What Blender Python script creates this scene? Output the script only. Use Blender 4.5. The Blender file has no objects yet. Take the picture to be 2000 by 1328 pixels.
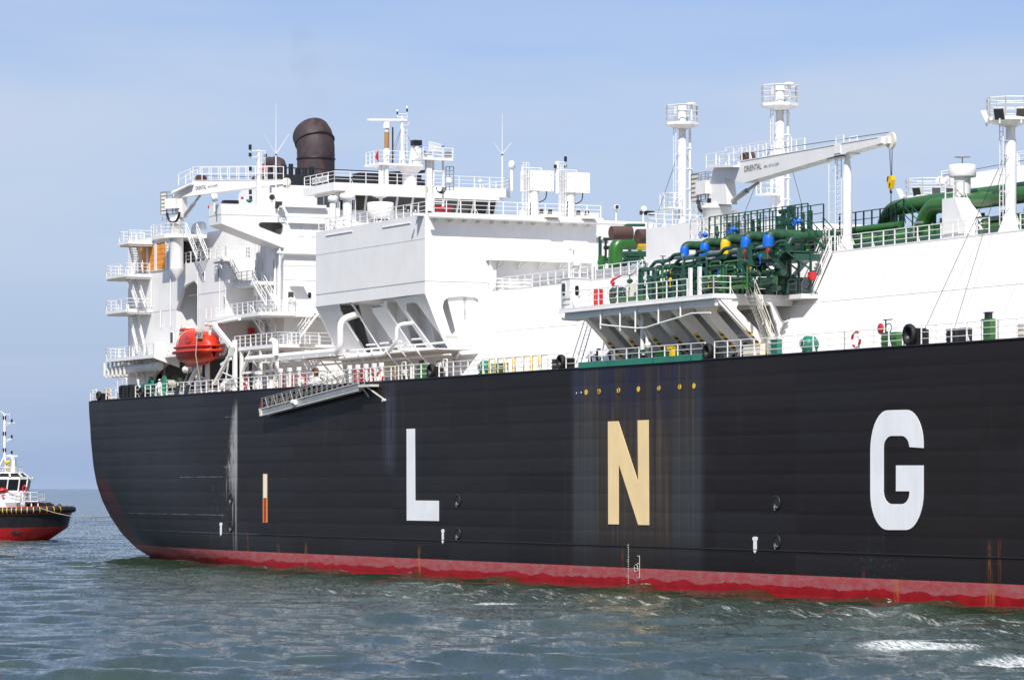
import bpy, bmesh, math, random
import numpy as np
from mathutils import Vector, Matrix
from mathutils.geometry import tessellate_polygon
random.seed(7)
R = math.radians
scene = bpy.context.scene
COL = scene.collection

# ------------------------------------------------------------------ camera
CAM_H = 7.3
cam_data = bpy.data.cameras.new('camera'); cam = bpy.data.objects.new('camera', cam_data); COL.objects.link(cam)
cam.location = (0, 0, CAM_H); cam.rotation_euler = (R(90), 0, 0)
cam_data.sensor_width = 36.0; cam_data.lens = 36.0 * 3.5
cam_data.shift_y = 0.1445; cam_data.clip_start = 0.5; cam_data.clip_end = 60000
scene.camera = cam
# ------------------------------------------------------------------ sky and sun
SUN = Vector((-0.128, -0.671, 0.73)).normalized()
sun_el = math.asin(SUN.z); sun_az = math.atan2(SUN.x, SUN.y)
world = bpy.data.worlds.new('World'); scene.world = world; world.use_nodes = True
wn = world.node_tree.nodes; wl = world.node_tree.links
for n in list(wn): wn.remove(n)
wo = wn.new('ShaderNodeOutputWorld'); bg = wn.new('ShaderNodeBackground')
sky = wn.new('ShaderNodeTexSky'); sky.sky_type = 'NISHITA'; sky.sun_disc = False
sky.sun_elevation = sun_el; sky.sun_rotation = sun_az; sky.altitude = 0
sky.air_density = 1.0; sky.dust_density = 0.35; sky.ozone_density = 3.0
bg.inputs[1].default_value = 0.089
# thin veil of high cloud, everywhere in the sky
tc = wn.new('ShaderNodeTexCoord'); mp = wn.new('ShaderNodeMapping'); mp.inputs['Scale'].default_value = (1.6, 1.6, 9.0)
nz = wn.new('ShaderNodeTexNoise'); nz.inputs['Scale'].default_value = 1.7; nz.inputs['Detail'].default_value = 5; nz.inputs['Roughness'].default_value = .5
mr = wn.new('ShaderNodeMapRange'); mr.interpolation_type = 'SMOOTHERSTEP'
mr.inputs['From Min'].default_value = .38; mr.inputs['From Max'].default_value = .68
mr.inputs['To Min'].default_value = 0.0; mr.inputs['To Max'].default_value = .75
hsv = wn.new('ShaderNodeHueSaturation'); hsv.inputs['Saturation'].default_value = 1.0; hsv.inputs['Value'].default_value = 1.0
tint = wn.new('ShaderNodeMix'); tint.data_type = 'RGBA'; tint.blend_type = 'MULTIPLY'; tint.inputs['Factor'].default_value = 1
tint.inputs[7].default_value = (.80, .80, 1.0, 1)
mx = wn.new('ShaderNodeMix'); mx.data_type = 'RGBA'; mx.inputs[7].default_value = (5.6, 6.2, 7.2, 1)
wl.new(tc.outputs['Generated'], mp.inputs[0]); wl.new(mp.outputs[0], nz.inputs['Vector']); wl.new(nz.outputs['Fac'], mr.inputs['Value'])
wl.new(sky.outputs[0], hsv.inputs['Color']); wl.new(hsv.outputs[0], tint.inputs[6]); wl.new(tint.outputs[2], mx.inputs[6])
wl.new(mr.outputs[0], mx.inputs['Factor'])
# haze layer low over the sea, all round the horizon
sp = wn.new('ShaderNodeSeparateXYZ'); wl.new(tc.outputs['Generated'], sp.inputs[0])
hz = wn.new('ShaderNodeMapRange'); hz.interpolation_type = 'SMOOTHSTEP'
for k_, q_ in zip(('From Min', 'From Max', 'To Min', 'To Max'), (-.01, .17, .93, 0)): hz.inputs[k_].default_value = q_
wl.new(sp.outputs[2], hz.inputs['Value'])
hm = wn.new('ShaderNodeMapRange'); hm.interpolation_type = 'SMOOTHSTEP'
for k_, q_ in zip(('From Min', 'From Max', 'To Min', 'To Max'), (0, .09, 0, 1)): hm.inputs[k_].default_value = q_
wl.new(sp.outputs[2], hm.inputs['Value'])
hc = wn.new('ShaderNodeMix'); hc.data_type = 'RGBA'; hc.inputs[6].default_value = (2.75, 3.85, 6.05, 1); hc.inputs[7].default_value = (4.30, 5.20, 6.95, 1); wl.new(hm.outputs[0], hc.inputs['Factor'])
m2 = wn.new('ShaderNodeMix'); m2.data_type = 'RGBA'; wl.new(hz.outputs[0], m2.inputs['Factor']); wl.new(mx.outputs[2], m2.inputs[6]); wl.new(hc.outputs[2], m2.inputs[7])
mp2 = wn.new('ShaderNodeMapping'); mp2.inputs['Scale'].default_value = (3.0, 3.0, 34.0); nz2 = wn.new('ShaderNodeTexNoise'); nz2.inputs['Scale'].default_value = 1.3; nz2.inputs['Detail'].default_value = 4
wl.new(tc.outputs['Generated'], mp2.inputs[0]); wl.new(mp2.outputs[0], nz2.inputs['Vector'])
mr2 = wn.new('ShaderNodeMapRange'); mr2.interpolation_type = 'SMOOTHSTEP'
for k_, q_ in zip(('From Min', 'From Max', 'To Min', 'To Max'), (.42, .68, 0, .30)): mr2.inputs[k_].default_value = q_
wl.new(nz2.outputs['Fac'], mr2.inputs['Value'])
m3 = wn.new('ShaderNodeMix'); m3.data_type = 'RGBA'; m3.inputs[7].default_value = (4.9, 5.75, 7.3, 1); wl.new(mr2.outputs[0], m3.inputs['Factor']); wl.new(m2.outputs[2], m3.inputs[6])
wl.new(m3.outputs[2], bg.inputs[0]); wl.new(bg.outputs[0], wo.inputs[0])
sl = bpy.data.lights.new('sun', 'SUN'); sl.energy = 4.3; sl.angle = R(0.53); sl.color = (1, .965, .91)
so = bpy.data.objects.new('sun', sl); COL.objects.link(so); so.rotation_euler = SUN.to_track_quat('Z', 'Y').to_euler(); so.location = (0, -50, 300)
scene.view_settings.view_transform = 'Standard'; scene.view_settings.look = 'None'
scene.view_settings.exposure = 0.36; scene.view_settings.gamma = 1.0; scene.view_settings.use_curve_mapping = False
try:
    scene.cycles.max_bounces = 6; scene.cycles.diffuse_bounces = 3; scene.cycles.glossy_bounces = 3; scene.cycles.use_denoising = True
except Exception: pass

# ------------------------------------------------------------------ the ship's own axes: s forward, t inward from the starboard side, z up
PF = 7000.0; TH = math.atan(.4786)
ax_, ay_ = math.sin(TH), -math.cos(TH); nx_, ny_ = math.cos(TH), math.sin(TH)
OX, OY = -44.2, 375.1
ROT = math.atan2(ay_, ax_)
DECK = 16.4
def W(s, t, z): return Vector((OX + s*ax_ + t*nx_, OY + s*ay_ + t*ny_, z))
def S(u, v, t):                       # point of a plane parallel to the side at t
    k = (u-1000)/PF; s = (k*(OY+t*ny_)-OX-t*nx_)/(ax_-k*ay_); Y = OY+s*ay_+t*ny_
    return (s, t, CAM_H+(953-v)*Y/PF)
def T(u, v, s):                       # point of an athwartship plane at s
    k = (u-1000)/PF; t = (k*(OY+s*ay_)-OX-s*ax_)/(nx_-k*ny_); Y = OY+s*ay_+t*ny_
    return (s, t, CAM_H+(953-v)*Y/PF)
def D(u, v, z):                       # point of a level plane at z
    Y = PF*(z-CAM_H)/(953-v); X = (u-1000)/PF*Y; x, y = X-OX, Y-OY
    return (x*ax_+y*ay_, x*nx_+y*ny_, z)
def Ss(u, t): return S(u, 0, t)[0]
def Tt(u, s): return T(u, 0, s)[1]
def Zs(v, s, t): return CAM_H+(953-v)*(OY+s*ay_+t*ny_)/PF

# ------------------------------------------------------------------ materials
class NT:
    def __init__(self, name):
        self.m = bpy.data.materials.new(name); self.m.use_nodes = True
        self.n = self.m.node_tree.nodes; self.l = self.m.node_tree.links
        self.b = self.n['Principled BSDF']; self.tc = None
    def obj(self):
        if not self.tc: self.tc = self.n.new('ShaderNodeTexCoord')
        return self.tc.outputs['Object']
    def set(self, sock, v):
        if isinstance(v, bpy.types.NodeSocket): self.l.new(v, sock)
        elif isinstance(v, (tuple, list)) and len(v) == 3 and sock.type == 'RGBA': sock.default_value = (*v, 1)
        else: sock.default_value = v
    def math(self, op, a, b=0.0, clamp=False):
        x = self.n.new('ShaderNodeMath'); x.operation = op; x.use_clamp = clamp
        self.set(x.inputs[0], a); self.set(x.inputs[1], b); return x.outputs[0]
    def sep(self, v):
        x = self.n.new('ShaderNodeSeparateXYZ'); self.set(x.inputs[0], v); return x.outputs
    def comb(self, a, b, c):
        x = self.n.new('ShaderNodeCombineXYZ')
        for i, q in enumerate((a, b, c)): self.set(x.inputs[i], q)
        return x.outputs[0]
    def noise(self, v, scale, detail=3, rough=.5, vs=None):
        if vs:
            m = self.n.new('ShaderNodeMapping'); self.set(m.inputs['Vector'], v); m.inputs['Scale'].default_value = vs; v = m.outputs[0]
        x = self.n.new('ShaderNodeTexNoise'); self.set(x.inputs['Vector'], v)
        x.inputs['Scale'].default_value = scale; x.inputs['Detail'].default_value = detail; x.inputs['Roughness'].default_value = rough
        return x.outputs['Fac']
    def ramp(self, v, a, b, c=0.0, d=1.0, smooth=True):
        x = self.n.new('ShaderNodeMapRange'); x.interpolation_type = 'SMOOTHSTEP' if smooth else 'LINEAR'
        self.set(x.inputs['Value'], v)
        for k, q in zip(('From Min', 'From Max', 'To Min', 'To Max'), (a, b, c, d)): self.set(x.inputs[k], q)
        return x.outputs[0]
    def band(self, v, a, b, soft):
        return self.math('MULTIPLY', self.ramp(v, a-soft, a+soft), self.ramp(v, b-soft, b+soft, 1, 0))
    def mix(self, f, a, b, mode='MIX'):
        x = self.n.new('ShaderNodeMix'); x.data_type = 'RGBA'; x.blend_type = mode
        self.set(x.inputs[0], f); self.set(x.inputs[6], a); self.set(x.inputs[7], b); return x.outputs[2]
    def bump(self, h, strength=.3, dist=.05, normal=None):
        x = self.n.new('ShaderNodeBump'); self.set(x.inputs['Height'], h); x.inputs['Strength'].default_value = strength
        x.inputs['Distance'].default_value = dist
        if normal: self.set(x.inputs['Normal'], normal)
        return x.outputs[0]
    def fin(self, col, rough=.5, metal=0.0, normal=None, spec=None):
        self.set(self.b.inputs['Base Color'], col); self.set(self.b.inputs['Roughness'], rough); self.set(self.b.inputs['Metallic'], metal)
        if normal: self.set(self.b.inputs['Normal'], normal)
        if spec is not None: self.b.inputs['Specular IOR Level'].default_value = spec
        return self.m

def paint(name, c, rough=.4, var=.06, stain=None, metal=0, spec=None):
    """gloss marine paint: slight mottling, streaks of dirt running down"""
    g = NT(name); o = g.obj()
    n1 = g.noise(o, .35, 4, .6); n2 = g.noise(o, 2.2, 5, .65, (1.6, 1.6, .18))
    f = g.math('ADD', g.math('MULTIPLY', n1, .6), g.math('MULTIPLY', n2, .4))
    col = g.mix(g.ramp(f, .3, .7, 0, 1), tuple(x*(1-var*1.6) for x in c), tuple(min(1, x*(1+var*.4)) for x in c))
    if stain:
        k = g.ramp(g.noise(o, 1.1, 6, .7, (2.2, 2.2, .12)), .66, .80, 0, stain[1])
        col = g.mix(k, col, stain[0])
    return g.fin(col, g.ramp(n2, .3, .7, rough*.85, rough*1.15), metal, None, spec)
RUST = (.32, .14, .05)
M = {}
M['white'] = paint('white_paint', (.82, .80, .775), .40, .055, ((.60, .52, .42), .26))
M['white_fitting'] = paint('white_fitting_paint', (.80, .79, .76), .42, .05, ((.50, .36, .22), .38))
M['cream'] = paint('weathered_white_paint', (.70, .66, .56), .5, .08, ((.45, .30, .16), .6))
M['grey'] = paint('grey_paint', (.36, .37, .38), .5, .08)
M['deckpaint'] = paint('deck_paint', (.50, .42, .33), .7, .15)
M['green'] = paint('green_pipe_paint', (.016, .076, .047), .36, .28, ((.10, .05, .03), .45))
M['green_bright'] = paint('green_header_paint', (.029, .135, .022), .32, .18, ((.02, .05, .02), .4))
M['green_dull'] = paint('faded_green_paint', (.028, .10, .042), .5, .55, ((.20, .26, .10), .7))
M['teal'] = paint('teal_paint', (.02, .20, .13), .4, .2)
M['blue'] = paint('blue_paint', (.006, .13, .62), .35, .08)
M['yellow'] = paint('yellow_paint', (.80, .50, .01), .35, .08)
M['orange'] = paint('orange_red_paint', (.62, .035, .010), .42, .18, ((.35, .03, .02), .5))
M['red'] = paint('red_paint', (.55, .012, .02), .4, .1)
M['tugred'] = paint('tug_red_paint', (.45, .008, .010), .35, .25)
M['black'] = paint('black_paint', (.013, .013, .015), .42, .3)
M['rubber'] = paint('black_rubber', (.012, .011, .012), .6, .3)
M['steel'] = paint('galvanised_steel', (.42, .42, .42), .45, .12, None, .6)
M['lamp'] = paint('dark_lamp_glass', (.045, .05, .05), .15, .2)
M['rope'] = paint('rope_fibre', (.52, .46, .36), .85, .2)
M['cable'] = paint('black_cable', (.02, .018, .018), .5, .2)
M['skin'] = paint('skin', (.38, .20, .13), .6, .05)
M['boiler'] = paint('boiler_suit_cloth', (.78, .78, .78), .85, .05)
M['orangecloth'] = paint('brown_straw', (.16, .08, .04), .9, .5)
M['letter'] = paint('white_marking_paint', (.86, .86, .86), .5, .06, ((.52, .47, .40), .35))
M['letter_cream'] = paint('yellowed_marking_paint', (.93, .69, .35), .5, .07, ((.60, .36, .14), .35))
M['darkbrown'] = paint('brown_lagging', (.10, .055, .045), .8, .3)
M['brown'] = paint('brown_wood', (.46, .22, .06), .8, .2)

g = NT('window_glass'); M['glass'] = g.fin((.012, .016, .018), .06, 0, None, .6)
g = NT('orange_louvre_mesh'); o = g.obj(); x = g.sep(o)
M['louvre'] = g.fin(g.mix(g.ramp(g.noise(o, 1.2, 4, .6), .35, .65), (.70, .25, .03), (.85, .34, .05)), .7)
g = NT('funnel_steel'); o = g.obj()
n1 = g.noise(o, 1.5, 8, .75, (1, 1, .55)); n2 = g.noise(o, .35, 3, .5)
col = g.mix(g.ramp(n1, .47, .60), (.038, .029, .031), (.090, .045, .042))
col = g.mix(g.ramp(g.noise(o, 4, 6, .8), .60, .72, 0, .6), col, (.14, .09, .085))
M['funnel'] = g.fin(g.mix(g.ramp(n2, .4, .6, 0, .5), col, (.055, .045, .05)), .6, 0, None, .3)
# hull side: black topsides, faded and fresh red boot topping, scrapes, stains
g = NT('hull_paint'); o = g.obj(); s_, t_, z_ = g.sep(o)
st = g.noise(o, 1.0, 6, .7, (.9, .3, .05)); big = g.noise(o, .05, 4, .55, (1, 1, 1.5)); fine = g.noise(o, 9, 4, .7)
pl = g.noise(g.comb(g.math('FLOOR', g.math('MULTIPLY', s_, 1/11.3)), 0, g.math('FLOOR', g.math('MULTIPLY', z_, 1/1.42))), 3.7, 0)
blk = g.mix(g.ramp(big, .35, .65), (.0108, .0078, .0074), (.0168, .0132, .0125))
blk = g.mix(g.ramp(pl, .35, .68, 0, .42), blk, (.022, .020, .022))
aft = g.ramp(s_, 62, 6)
blk = g.mix(g.math('MULTIPLY', aft, .55), blk, (.031, .034, .042))  # lighter bluish shading of the curved stern, painted into the black
blk = g.mix(g.ramp(st, .56, .76, 0, .30), blk, (.052, .052, .056))
def spray(a, b, z0, z1, soft, th, amt, colr, col, vs=(2, 1, .10), lean=0.0):
    vs = (min(vs[0], 2.2), vs[1], vs[2])
    m = g.math('MULTIPLY', g.band(g.math('ADD', s_, g.math('MULTIPLY', z_, lean)), a, b, soft), g.band(z_, z0, z1, 1.2))
    return g.mix(g.math('MULTIPLY', m, g.ramp(g.noise(o, 1.0, 6, .8, vs), th, th+.16, 0, amt)), col, colr)
Lz = g.ramp(z_, 16.4, 7.5, 42.1, 39.2, False)
m_ = g.math('MULTIPLY', g.ramp(g.math('SUBTRACT', s_, Lz), -.5, .7), g.ramp(s_, 42.45, 42.75, 1, 0))
m_ = g.math('MULTIPLY', m_, g.math('MULTIPLY', g.ramp(z_, 15.9, 14.0), g.ramp(z_, 5.0, 9.5)))
fx = g.noise(o, 1.0, 5, .75, (1.9, 1, .8)); fy = g.noise(o, 1.0, 4, .7, (2.6, 1, .12))
fm = g.math('ADD', g.math('MULTIPLY', fx, .5), g.math('MULTIPLY', fy, .5))
dens = g.ramp(g.math('SUBTRACT', 42.6, s_), 0, 3.2, .42, .54)
blk = g.mix(g.math('MULTIPLY', m_, g.ramp(g.math('SUBTRACT', fm, dens), -.06, .05, 0, .92)), blk, (.34, .33, .32))
m_ = g.math('MULTIPLY', g.band(s_, 41.3, 42.5, .15), g.band(z_, 1.6, 12.5, 1.5))
blk = g.mix(g.math('MULTIPLY', m_, g.ramp(fy, .48, .56, 0, .85)), blk, (.34, .33, .32))
m_ = g.math('MULTIPLY', g.band(s_, 34, 41.2, 2.2), g.band(z_, 2.6, 7.5, 1.2))
blk = g.mix(g.math('MULTIPLY', m_, g.ramp(fm, .53, .64, 0, .55)), blk, (.18, .16, .14))
for (z0_, a_, b_) in ((4.72, 7.5, 39.2), (8.35, 27, 38.8), (9.3, 39, 42.4), (14.0, 39.3, 42)):
    m_ = g.math('MULTIPLY', g.band(z_, z0_, z0_+.05, .03), g.band(s_, a_, b_, .4))
    blk = g.mix(g.math('MULTIPLY', m_, g.ramp(g.noise(o, .5, 5, .8), .35, .6, .1, .75)), blk, (.30, .30, .31))
blk = spray(37, 46, 2.0, 7, 2.0, .60, .6, (.15, .13, .11), blk, (3.4, 1, .3))
blk = spray(22, 35, 7.0, 13, 2.0, .62, .7, (.13, .12, .12), blk, (2.4, 1, .08))
blk = spray(77, 79.4, 9, 16.4, .7, .40, .35, (.10, .11, .15), blk)
blk = spray(51, 64, 1.5, 3.5, 1.0, .58, .5, (.15, .15, .15), blk, (5, 1, .3))
blk = spray(154.5, 161, 1.6, 3.0, 1.2, .50, .35, (.12, .12, .12), blk, (3, 1, 2.4))
# stained panel under the manifold: blue edges, brown middle, thin vertical streaks
A0, A1 = 113.2, 133.6
inp = g.math('MULTIPLY', g.band(s_, A0, A1, .9), g.ramp(z_, 1.8, 5.0, .25, 1))
stk = g.noise(o, 1.0, 4, .7, (.8, .3, .012)); stk2 = g.noise(o, 1.0, 4, .75, (2.0, .3, .015))
pan = g.mix(g.ramp(stk, .38, .62), (.036, .026, .018), (.046, .039, .033))
pan = g.mix(g.ramp(stk2, .50, .62, 0, .7), pan, (.115, .085, .062))
pan = g.mix(g.math('MULTIPLY', g.ramp(z_, 10.5, 15.5), g.ramp(g.noise(o, 1.0, 3, .6, (.45, .3, .06)), .42, .56)), pan, (.022, .022, .044))
edge = g.math('MAXIMUM', g.band(s_, A0, A0+4.0, .4), g.band(s_, A1-4.3, A1, .4))
pan = g.mix(g.math('MULTIPLY', edge, g.ramp(z_, 14.5, 7, .25, .70)), pan, (.044, .052, .058))
hal = g.math('MAXIMUM', g.band(s_, A0-.2, A0+.5, .3), g.band(s_, A1-.6, A1+.3, .35))
pan = g.mix(g.math('MULTIPLY', hal, .40), pan, (.045, .058, .085))
blk = g.mix(g.math('MULTIPLY', inp, .92), blk, pan)
for (a, b, z0, z1, c) in ((170.4, 170.9, 1.0, 3.9, (.24, .08, .03)), (171.6, 171.9, 1.2, 4.2, (.22, .07, .03)), (59.3, 59.8, .6, 2.3, (.32, .13, .04)), (52.6, 53.2, .8, 2.2, (.3, .1, .03)), (84.2, 84.7, .3, 2.3, (.38, .17, .04)), (121.2, 121.5, .3, 2.6, (.32, .08, .03)), (45.2, 45.5, .2, 3.0, (.3, .1, .03)), (155.5, 155.8, 0, 2, (.3, .07, .03))):
    m = g.math('MULTIPLY', g.band(s_, a, b, .18), g.band(z_, z0, z1, .4))
    blk = g.mix(g.math('MULTIPLY', m, g.ramp(g.noise(o, 1.0, 5, .8, (5, 1, .5)), .45, .62, 0, .85)), blk, c)
line = g.band(z_, 3.02, 3.07, .03)
blk = g.mix(g.math('MULTIPLY', line, g.ramp(g.noise(o, .3, 5, .8), .3, .6, .15, .5)), blk, (.24, .24, .25))
faded = g.mix(g.ramp(g.noise(o, 1.0, 6, .7, (.8, 1, 2.2)), .40, .66), (.36, .060, .060), (.33, .125, .125))
faded = g.mix(g.ramp(g.noise(o, 1.0, 5, .8, (5, 1, .9)), .64, .76, 0, .4), faded, (.10, .07, .08))
fresh = g.mix(g.ramp(g.noise(o, .6, 5, .6), .35, .65), (.26, .006, .010), (.34, .010, .014))
wl_ = g.math('ADD', .62, g.math('MULTIPLY', g.math('SUBTRACT', g.noise(o, .22, 6, .62, (1, 1, .01)), .5), 1.5))
red = g.mix(g.ramp(g.math('SUBTRACT', z_, wl_), -.02, .03), fresh, faded)
for (a, b, c) in ((170.2, 171.2, (.36, .12, .04)), (59.3, 59.8, (.32, .13, .04)), (84.2, 84.7, (.38, .17, .04)), (121.2, 121.5, (.3, .05, .03)), (159.5, 160.1, (.42, .14, .05))):
    red = g.mix(g.math('MULTIPLY', g.band(s_, a, b, .15), g.ramp(g.noise(o, 1.0, 5, .8, (6, 1, .5)), .44, .6, 0, .9)), red, c)
sl_ = g.ramp(z_, 9.5, 1.4, -1.0, 6.4, False)
zb = g.math('ADD', 1.42, 0.0)
redge = g.math('MULTIPLY', g.ramp(g.math('SUBTRACT', s_, sl_), 2.2, .6), g.ramp(z_, 9.6, 7.0, 0, .55))
blk = g.mix(redge, blk, (.16, .022, .020))
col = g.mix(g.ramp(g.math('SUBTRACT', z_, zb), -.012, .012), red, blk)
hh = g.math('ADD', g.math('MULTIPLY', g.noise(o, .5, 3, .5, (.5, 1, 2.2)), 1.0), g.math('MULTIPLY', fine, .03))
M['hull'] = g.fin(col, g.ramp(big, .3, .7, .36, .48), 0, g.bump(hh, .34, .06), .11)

# ------------------------------------------------------------------ mesh builder (ship coordinates unless the thing is elsewhere)
BASE = {}
def rot_pts(pts, fn): return [fn(p) for p in pts]
class MB:
    def __init__(self): self.v = []; self.f = []; self.m = []; self.sm = []; self.cur = 0
    def mat(self, i): self.cur = i; return self
    def add(self, vs, fs, smooth=False):
        k = len(self.v); self.v += [tuple(p) for p in vs]; self.f += [tuple(i+k for i in f) for f in fs]
        self.m += [self.cur]*len(fs); self.sm += [smooth]*len(fs); return self
    def box(self, a, b):
        (x0, y0, z0), (x1, y1, z1) = [min(p, q) for p, q in zip(a, b)], [max(p, q) for p, q in zip(a, b)]
        vs = [(x, y, z) for z in (z0, z1) for y in (y0, y1) for x in (x0, x1)]
        return self.add(vs, [(0, 2, 3, 1), (4, 5, 7, 6), (0, 1, 5, 4), (2, 6, 7, 3), (0, 4, 6, 2), (1, 3, 7, 5)])
    def cbox(self, c, d): return self.box([p-q/2 for p, q in zip(c, d)], [p+q/2 for p, q in zip(c, d)])
    def poly(self, outer, lift, holes=()):
        """outer/holes: 2D points; lift(p, k) gives the 3D point on face k (0 or 1)"""
        loops = [list(outer)] + [list(h) for h in holes]
        flat = [p for lp in loops for p in lp]
        tri = tessellate_polygon([[Vector((p[0], p[1], 0)) for p in lp] for lp in loops])
        n = len(flat); vs = [lift(p, 0) for p in flat] + [lift(p, 1) for p in flat]
        fs = [tuple(t) for t in tri] + [tuple(i+n for i in reversed(t)) for t in tri]
        k = 0
        for lp in loops:
            m = len(lp)
            for i in range(m):
                a, b = k+i, k+(i+1) % m; fs.append((a, b, b+n, a+n))
            k += m
        return self.add(vs, fs)
    def side(self, pts, t0, t1, holes=()):    # outline in (s, z), from t0 to t1
        return self.poly(pts, lambda p, k: (p[0], t1 if k else t0, p[1]), holes)
    def front(self, pts, s0, s1, holes=()):   # outline in (t, z)
        return self.poly(pts, lambda p, k: (s1 if k else s0, p[0], p[1]), holes)
    def top(self, pts, z0, z1, holes=()):     # outline in (s, t)
        return self.poly(pts, lambda p, k: (p[0], p[1], z1 if k else z0), holes)
    def bar(self, a, b, w=.05, h=None, n=4):
        a, b = Vector(a), Vector(b); d = (b-a)
        if d.length < 1e-6: return self
        d.normalize(); up = Vector((0, 0, 1)) if abs(d.z) < .95 else Vector((1, 0, 0))
        x = d.cross(up).normalized(); y = x.cross(d).normalized(); h = h or w
        c = [(-1, -1), (1, -1), (1, 1), (-1, 1)]
        vs = [p + x*(i*w/2) + y*(j*h/2) for p in (a, b) for i, j in c]
        return self.add(vs, [(0, 1, 5, 4), (1, 2, 6, 5), (2, 3, 7, 6), (3, 0, 4, 7), (3, 2, 1, 0), (4, 5, 6, 7)])
    def tube(self, pts, r, n=8, smooth=True, caps=True, close=False):
        P = [Vector(p) for p in pts]; m = len(P)
        if not hasattr(r, '__len__'): r = [r]*m
        vs = []; px = None
        for i, p in enumerate(P):
            if close: d = P[(i+1) % m]-P[i-1]
            else: d = P[min(i+1, m-1)]-P[max(i-1, 0)]
            if d.length < 1e-9: d = Vector((0, 0, 1))
            d.normalize()
            if px is None: px = d.cross(Vector((0, 0, 1)) if abs(d.z) < .9 else Vector((1, 0, 0))).normalized()
            px = (px - d*px.dot(d)); px.normalize(); py = d.cross(px)
            for k in range(n):
                a = 2*math.pi*k/n; vs.append(p + (px*math.cos(a)+py*math.sin(a))*r[i])
        fs = []
        for i in range(m if close else m-1):
            for k in range(n):
                a, b = i*n+k, i*n+(k+1) % n; c = ((i+1) % m)*n
                fs.append((a, b, c+(k+1) % n, c+k))
        k0 = len(self.f); self.add(vs, fs, smooth)
        if caps and not close: self.add([vs[k] for k in range(n)], [tuple(range(n))[::-1]]); self.add(vs[-n:], [tuple(range(n))])
        return self
    def cyl(self, a, b, r, r2=None, n=16): return self.tube([a, b], [r, r if r2 is None else r2], n)
    def lathe(self, c, prof, n=24, smooth=True, axis='z', a0=0, a1=2*math.pi):
        """prof: list of (radius, height) about the vertical through c (axis t or s: about that axis)"""
        full = abs(a1-a0-2*math.pi) < 1e-6; k = n if full else n+1; vs = []
        for r, h in prof:
            for i in range(k):
                a = a0+(a1-a0)*i/n; x, y = r*math.cos(a), r*math.sin(a)
                vs.append((c[0]+x, c[1]+y, c[2]+h) if axis == 'z' else ((c[0]+x, c[1]+h, c[2]+y) if axis == 't' else (c[0]+h, c[1]+x, c[2]+y)))
        fs = []
        for j in range(len(prof)-1):
            for i in range(n):
                a, b = j*k+i, j*k+(i+1) % k; fs.append((a, b, b+k, a+k))
        self.add(vs, fs, smooth)
        return self
    def sphere(self, c, r, n=12, m=8, sc=(1, 1, 1)):
        vs = []; 
        for j in range(m+1):
            ph = math.pi*j/m
            for i in range(n):
                a = 2*math.pi*i/n; vs.append((c[0]+r*sc[0]*math.sin(ph)*math.cos(a), c[1]+r*sc[1]*math.sin(ph)*math.sin(a), c[2]+r*sc[2]*math.cos(ph)))
        fs = [(j*n+i, (j+1)*n+i, (j+1)*n+(i+1) % n, j*n+(i+1) % n) for j in range(m) for i in range(n)]
        return self.add(vs, fs, True)
    def text(self, txt, size, lift, depth=.02):
        """lift(x, y, k): 3D point for the letter-plane point, k 0/1 for back/front"""
        cu = bpy.data.curves.new('t', 'FONT'); cu.body = txt; cu.size = size; cu.resolution_u = 3; cu.fill_mode = 'FRONT'
        ob = bpy.data.objects.new('t', cu); COL.objects.link(ob)
        me = ob.to_mesh()
        vs = [(v.co.x, v.co.y) for v in me.vertices]; fs = [tuple(p.vertices) for p in me.polygons]
        n = len(vs); self.add([lift(x, y, 1) for x, y in vs], fs)
        ob.to_mesh_clear(); bpy.data.objects.remove(ob); bpy.data.curves.remove(cu)
        return self
    def build(self, name, mats, parent=None, base=None, world=False, **kw):
        if isinstance(mats, str): mats = [mats]
        b = base if base is not None else (BASE.get(parent.name, (0, 0, 0)) if parent else (0, 0, 0))
        me = bpy.data.meshes.new(name)
        arr = np.array(self.v, dtype=float) - np.array(b, dtype=float)
        me.from_pydata([tuple(p) for p in arr], [], self.f)
        me.polygons.foreach_set('material_index', self.m); me.polygons.foreach_set('use_smooth', self.sm)
        for m in mats: me.materials.append(M[m])
        bm = bmesh.new(); bm.from_mesh(me); bmesh.ops.recalc_face_normals(bm, faces=bm.faces); bm.to_mesh(me); bm.free()
        o = bpy.data.objects.new(name, me); COL.objects.link(o)
        if parent: o.parent = parent; BASE[o.name] = b
        else:
            BASE[o.name] = b
            if not world: o.location = W(*b); o.rotation_euler = (0, 0, ROT)
            else: o.location = b
        for k, q in kw.items(): o[k] = q
        return o
def thing(name, label, cat, base, group=None, world=False, rz=None):
    o = bpy.data.objects.new(name, None); COL.objects.link(o); o.empty_display_size = .3
    if world: o.location = base
    else: o.location = W(*base); o.rotation_euler = (0, 0, ROT)
    if rz is not None: o.rotation_euler = (0, 0, rz)
    BASE[o.name] = (0, 0, 0) if rz is not None else tuple(base); o['label'] = label; o['category'] = cat
    if group: o['group'] = group
    return o
def kids(o): return KID.get(o.name, [])
def copy_tree(o, parent=None, loc=None, label=None):
    c = o.copy(); COL.objects.link(c)
    if parent: c.parent = parent
    if loc is not None: c.location = loc
    if label: c['label'] = label
    for ch in [q for q in bpy.data.objects if q.parent == o]: copy_tree(ch, c)
    return c
def arc(c, r, a0, a1, n=8, ry=None):
    ry = r if ry is None else ry
    return [(c[0]+r*math.cos(R(a0+(a1-a0)*i/n)), c[1]+ry*math.sin(R(a0+(a1-a0)*i/n))) for i in range(n+1)]
def rrect(x0, y0, x1, y1, r, n=4):
    return arc((x1-r, y1-r), r, 0, 90, n)+arc((x0+r, y1-r), r, 90, 180, n)+arc((x0+r, y0+r), r, 180, 270, n)+arc((x1-r, y0+r), r, 270, 360, n)
def lerp(a, b, f): return tuple(p+(q-p)*f for p, q in zip(a, b))
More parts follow.
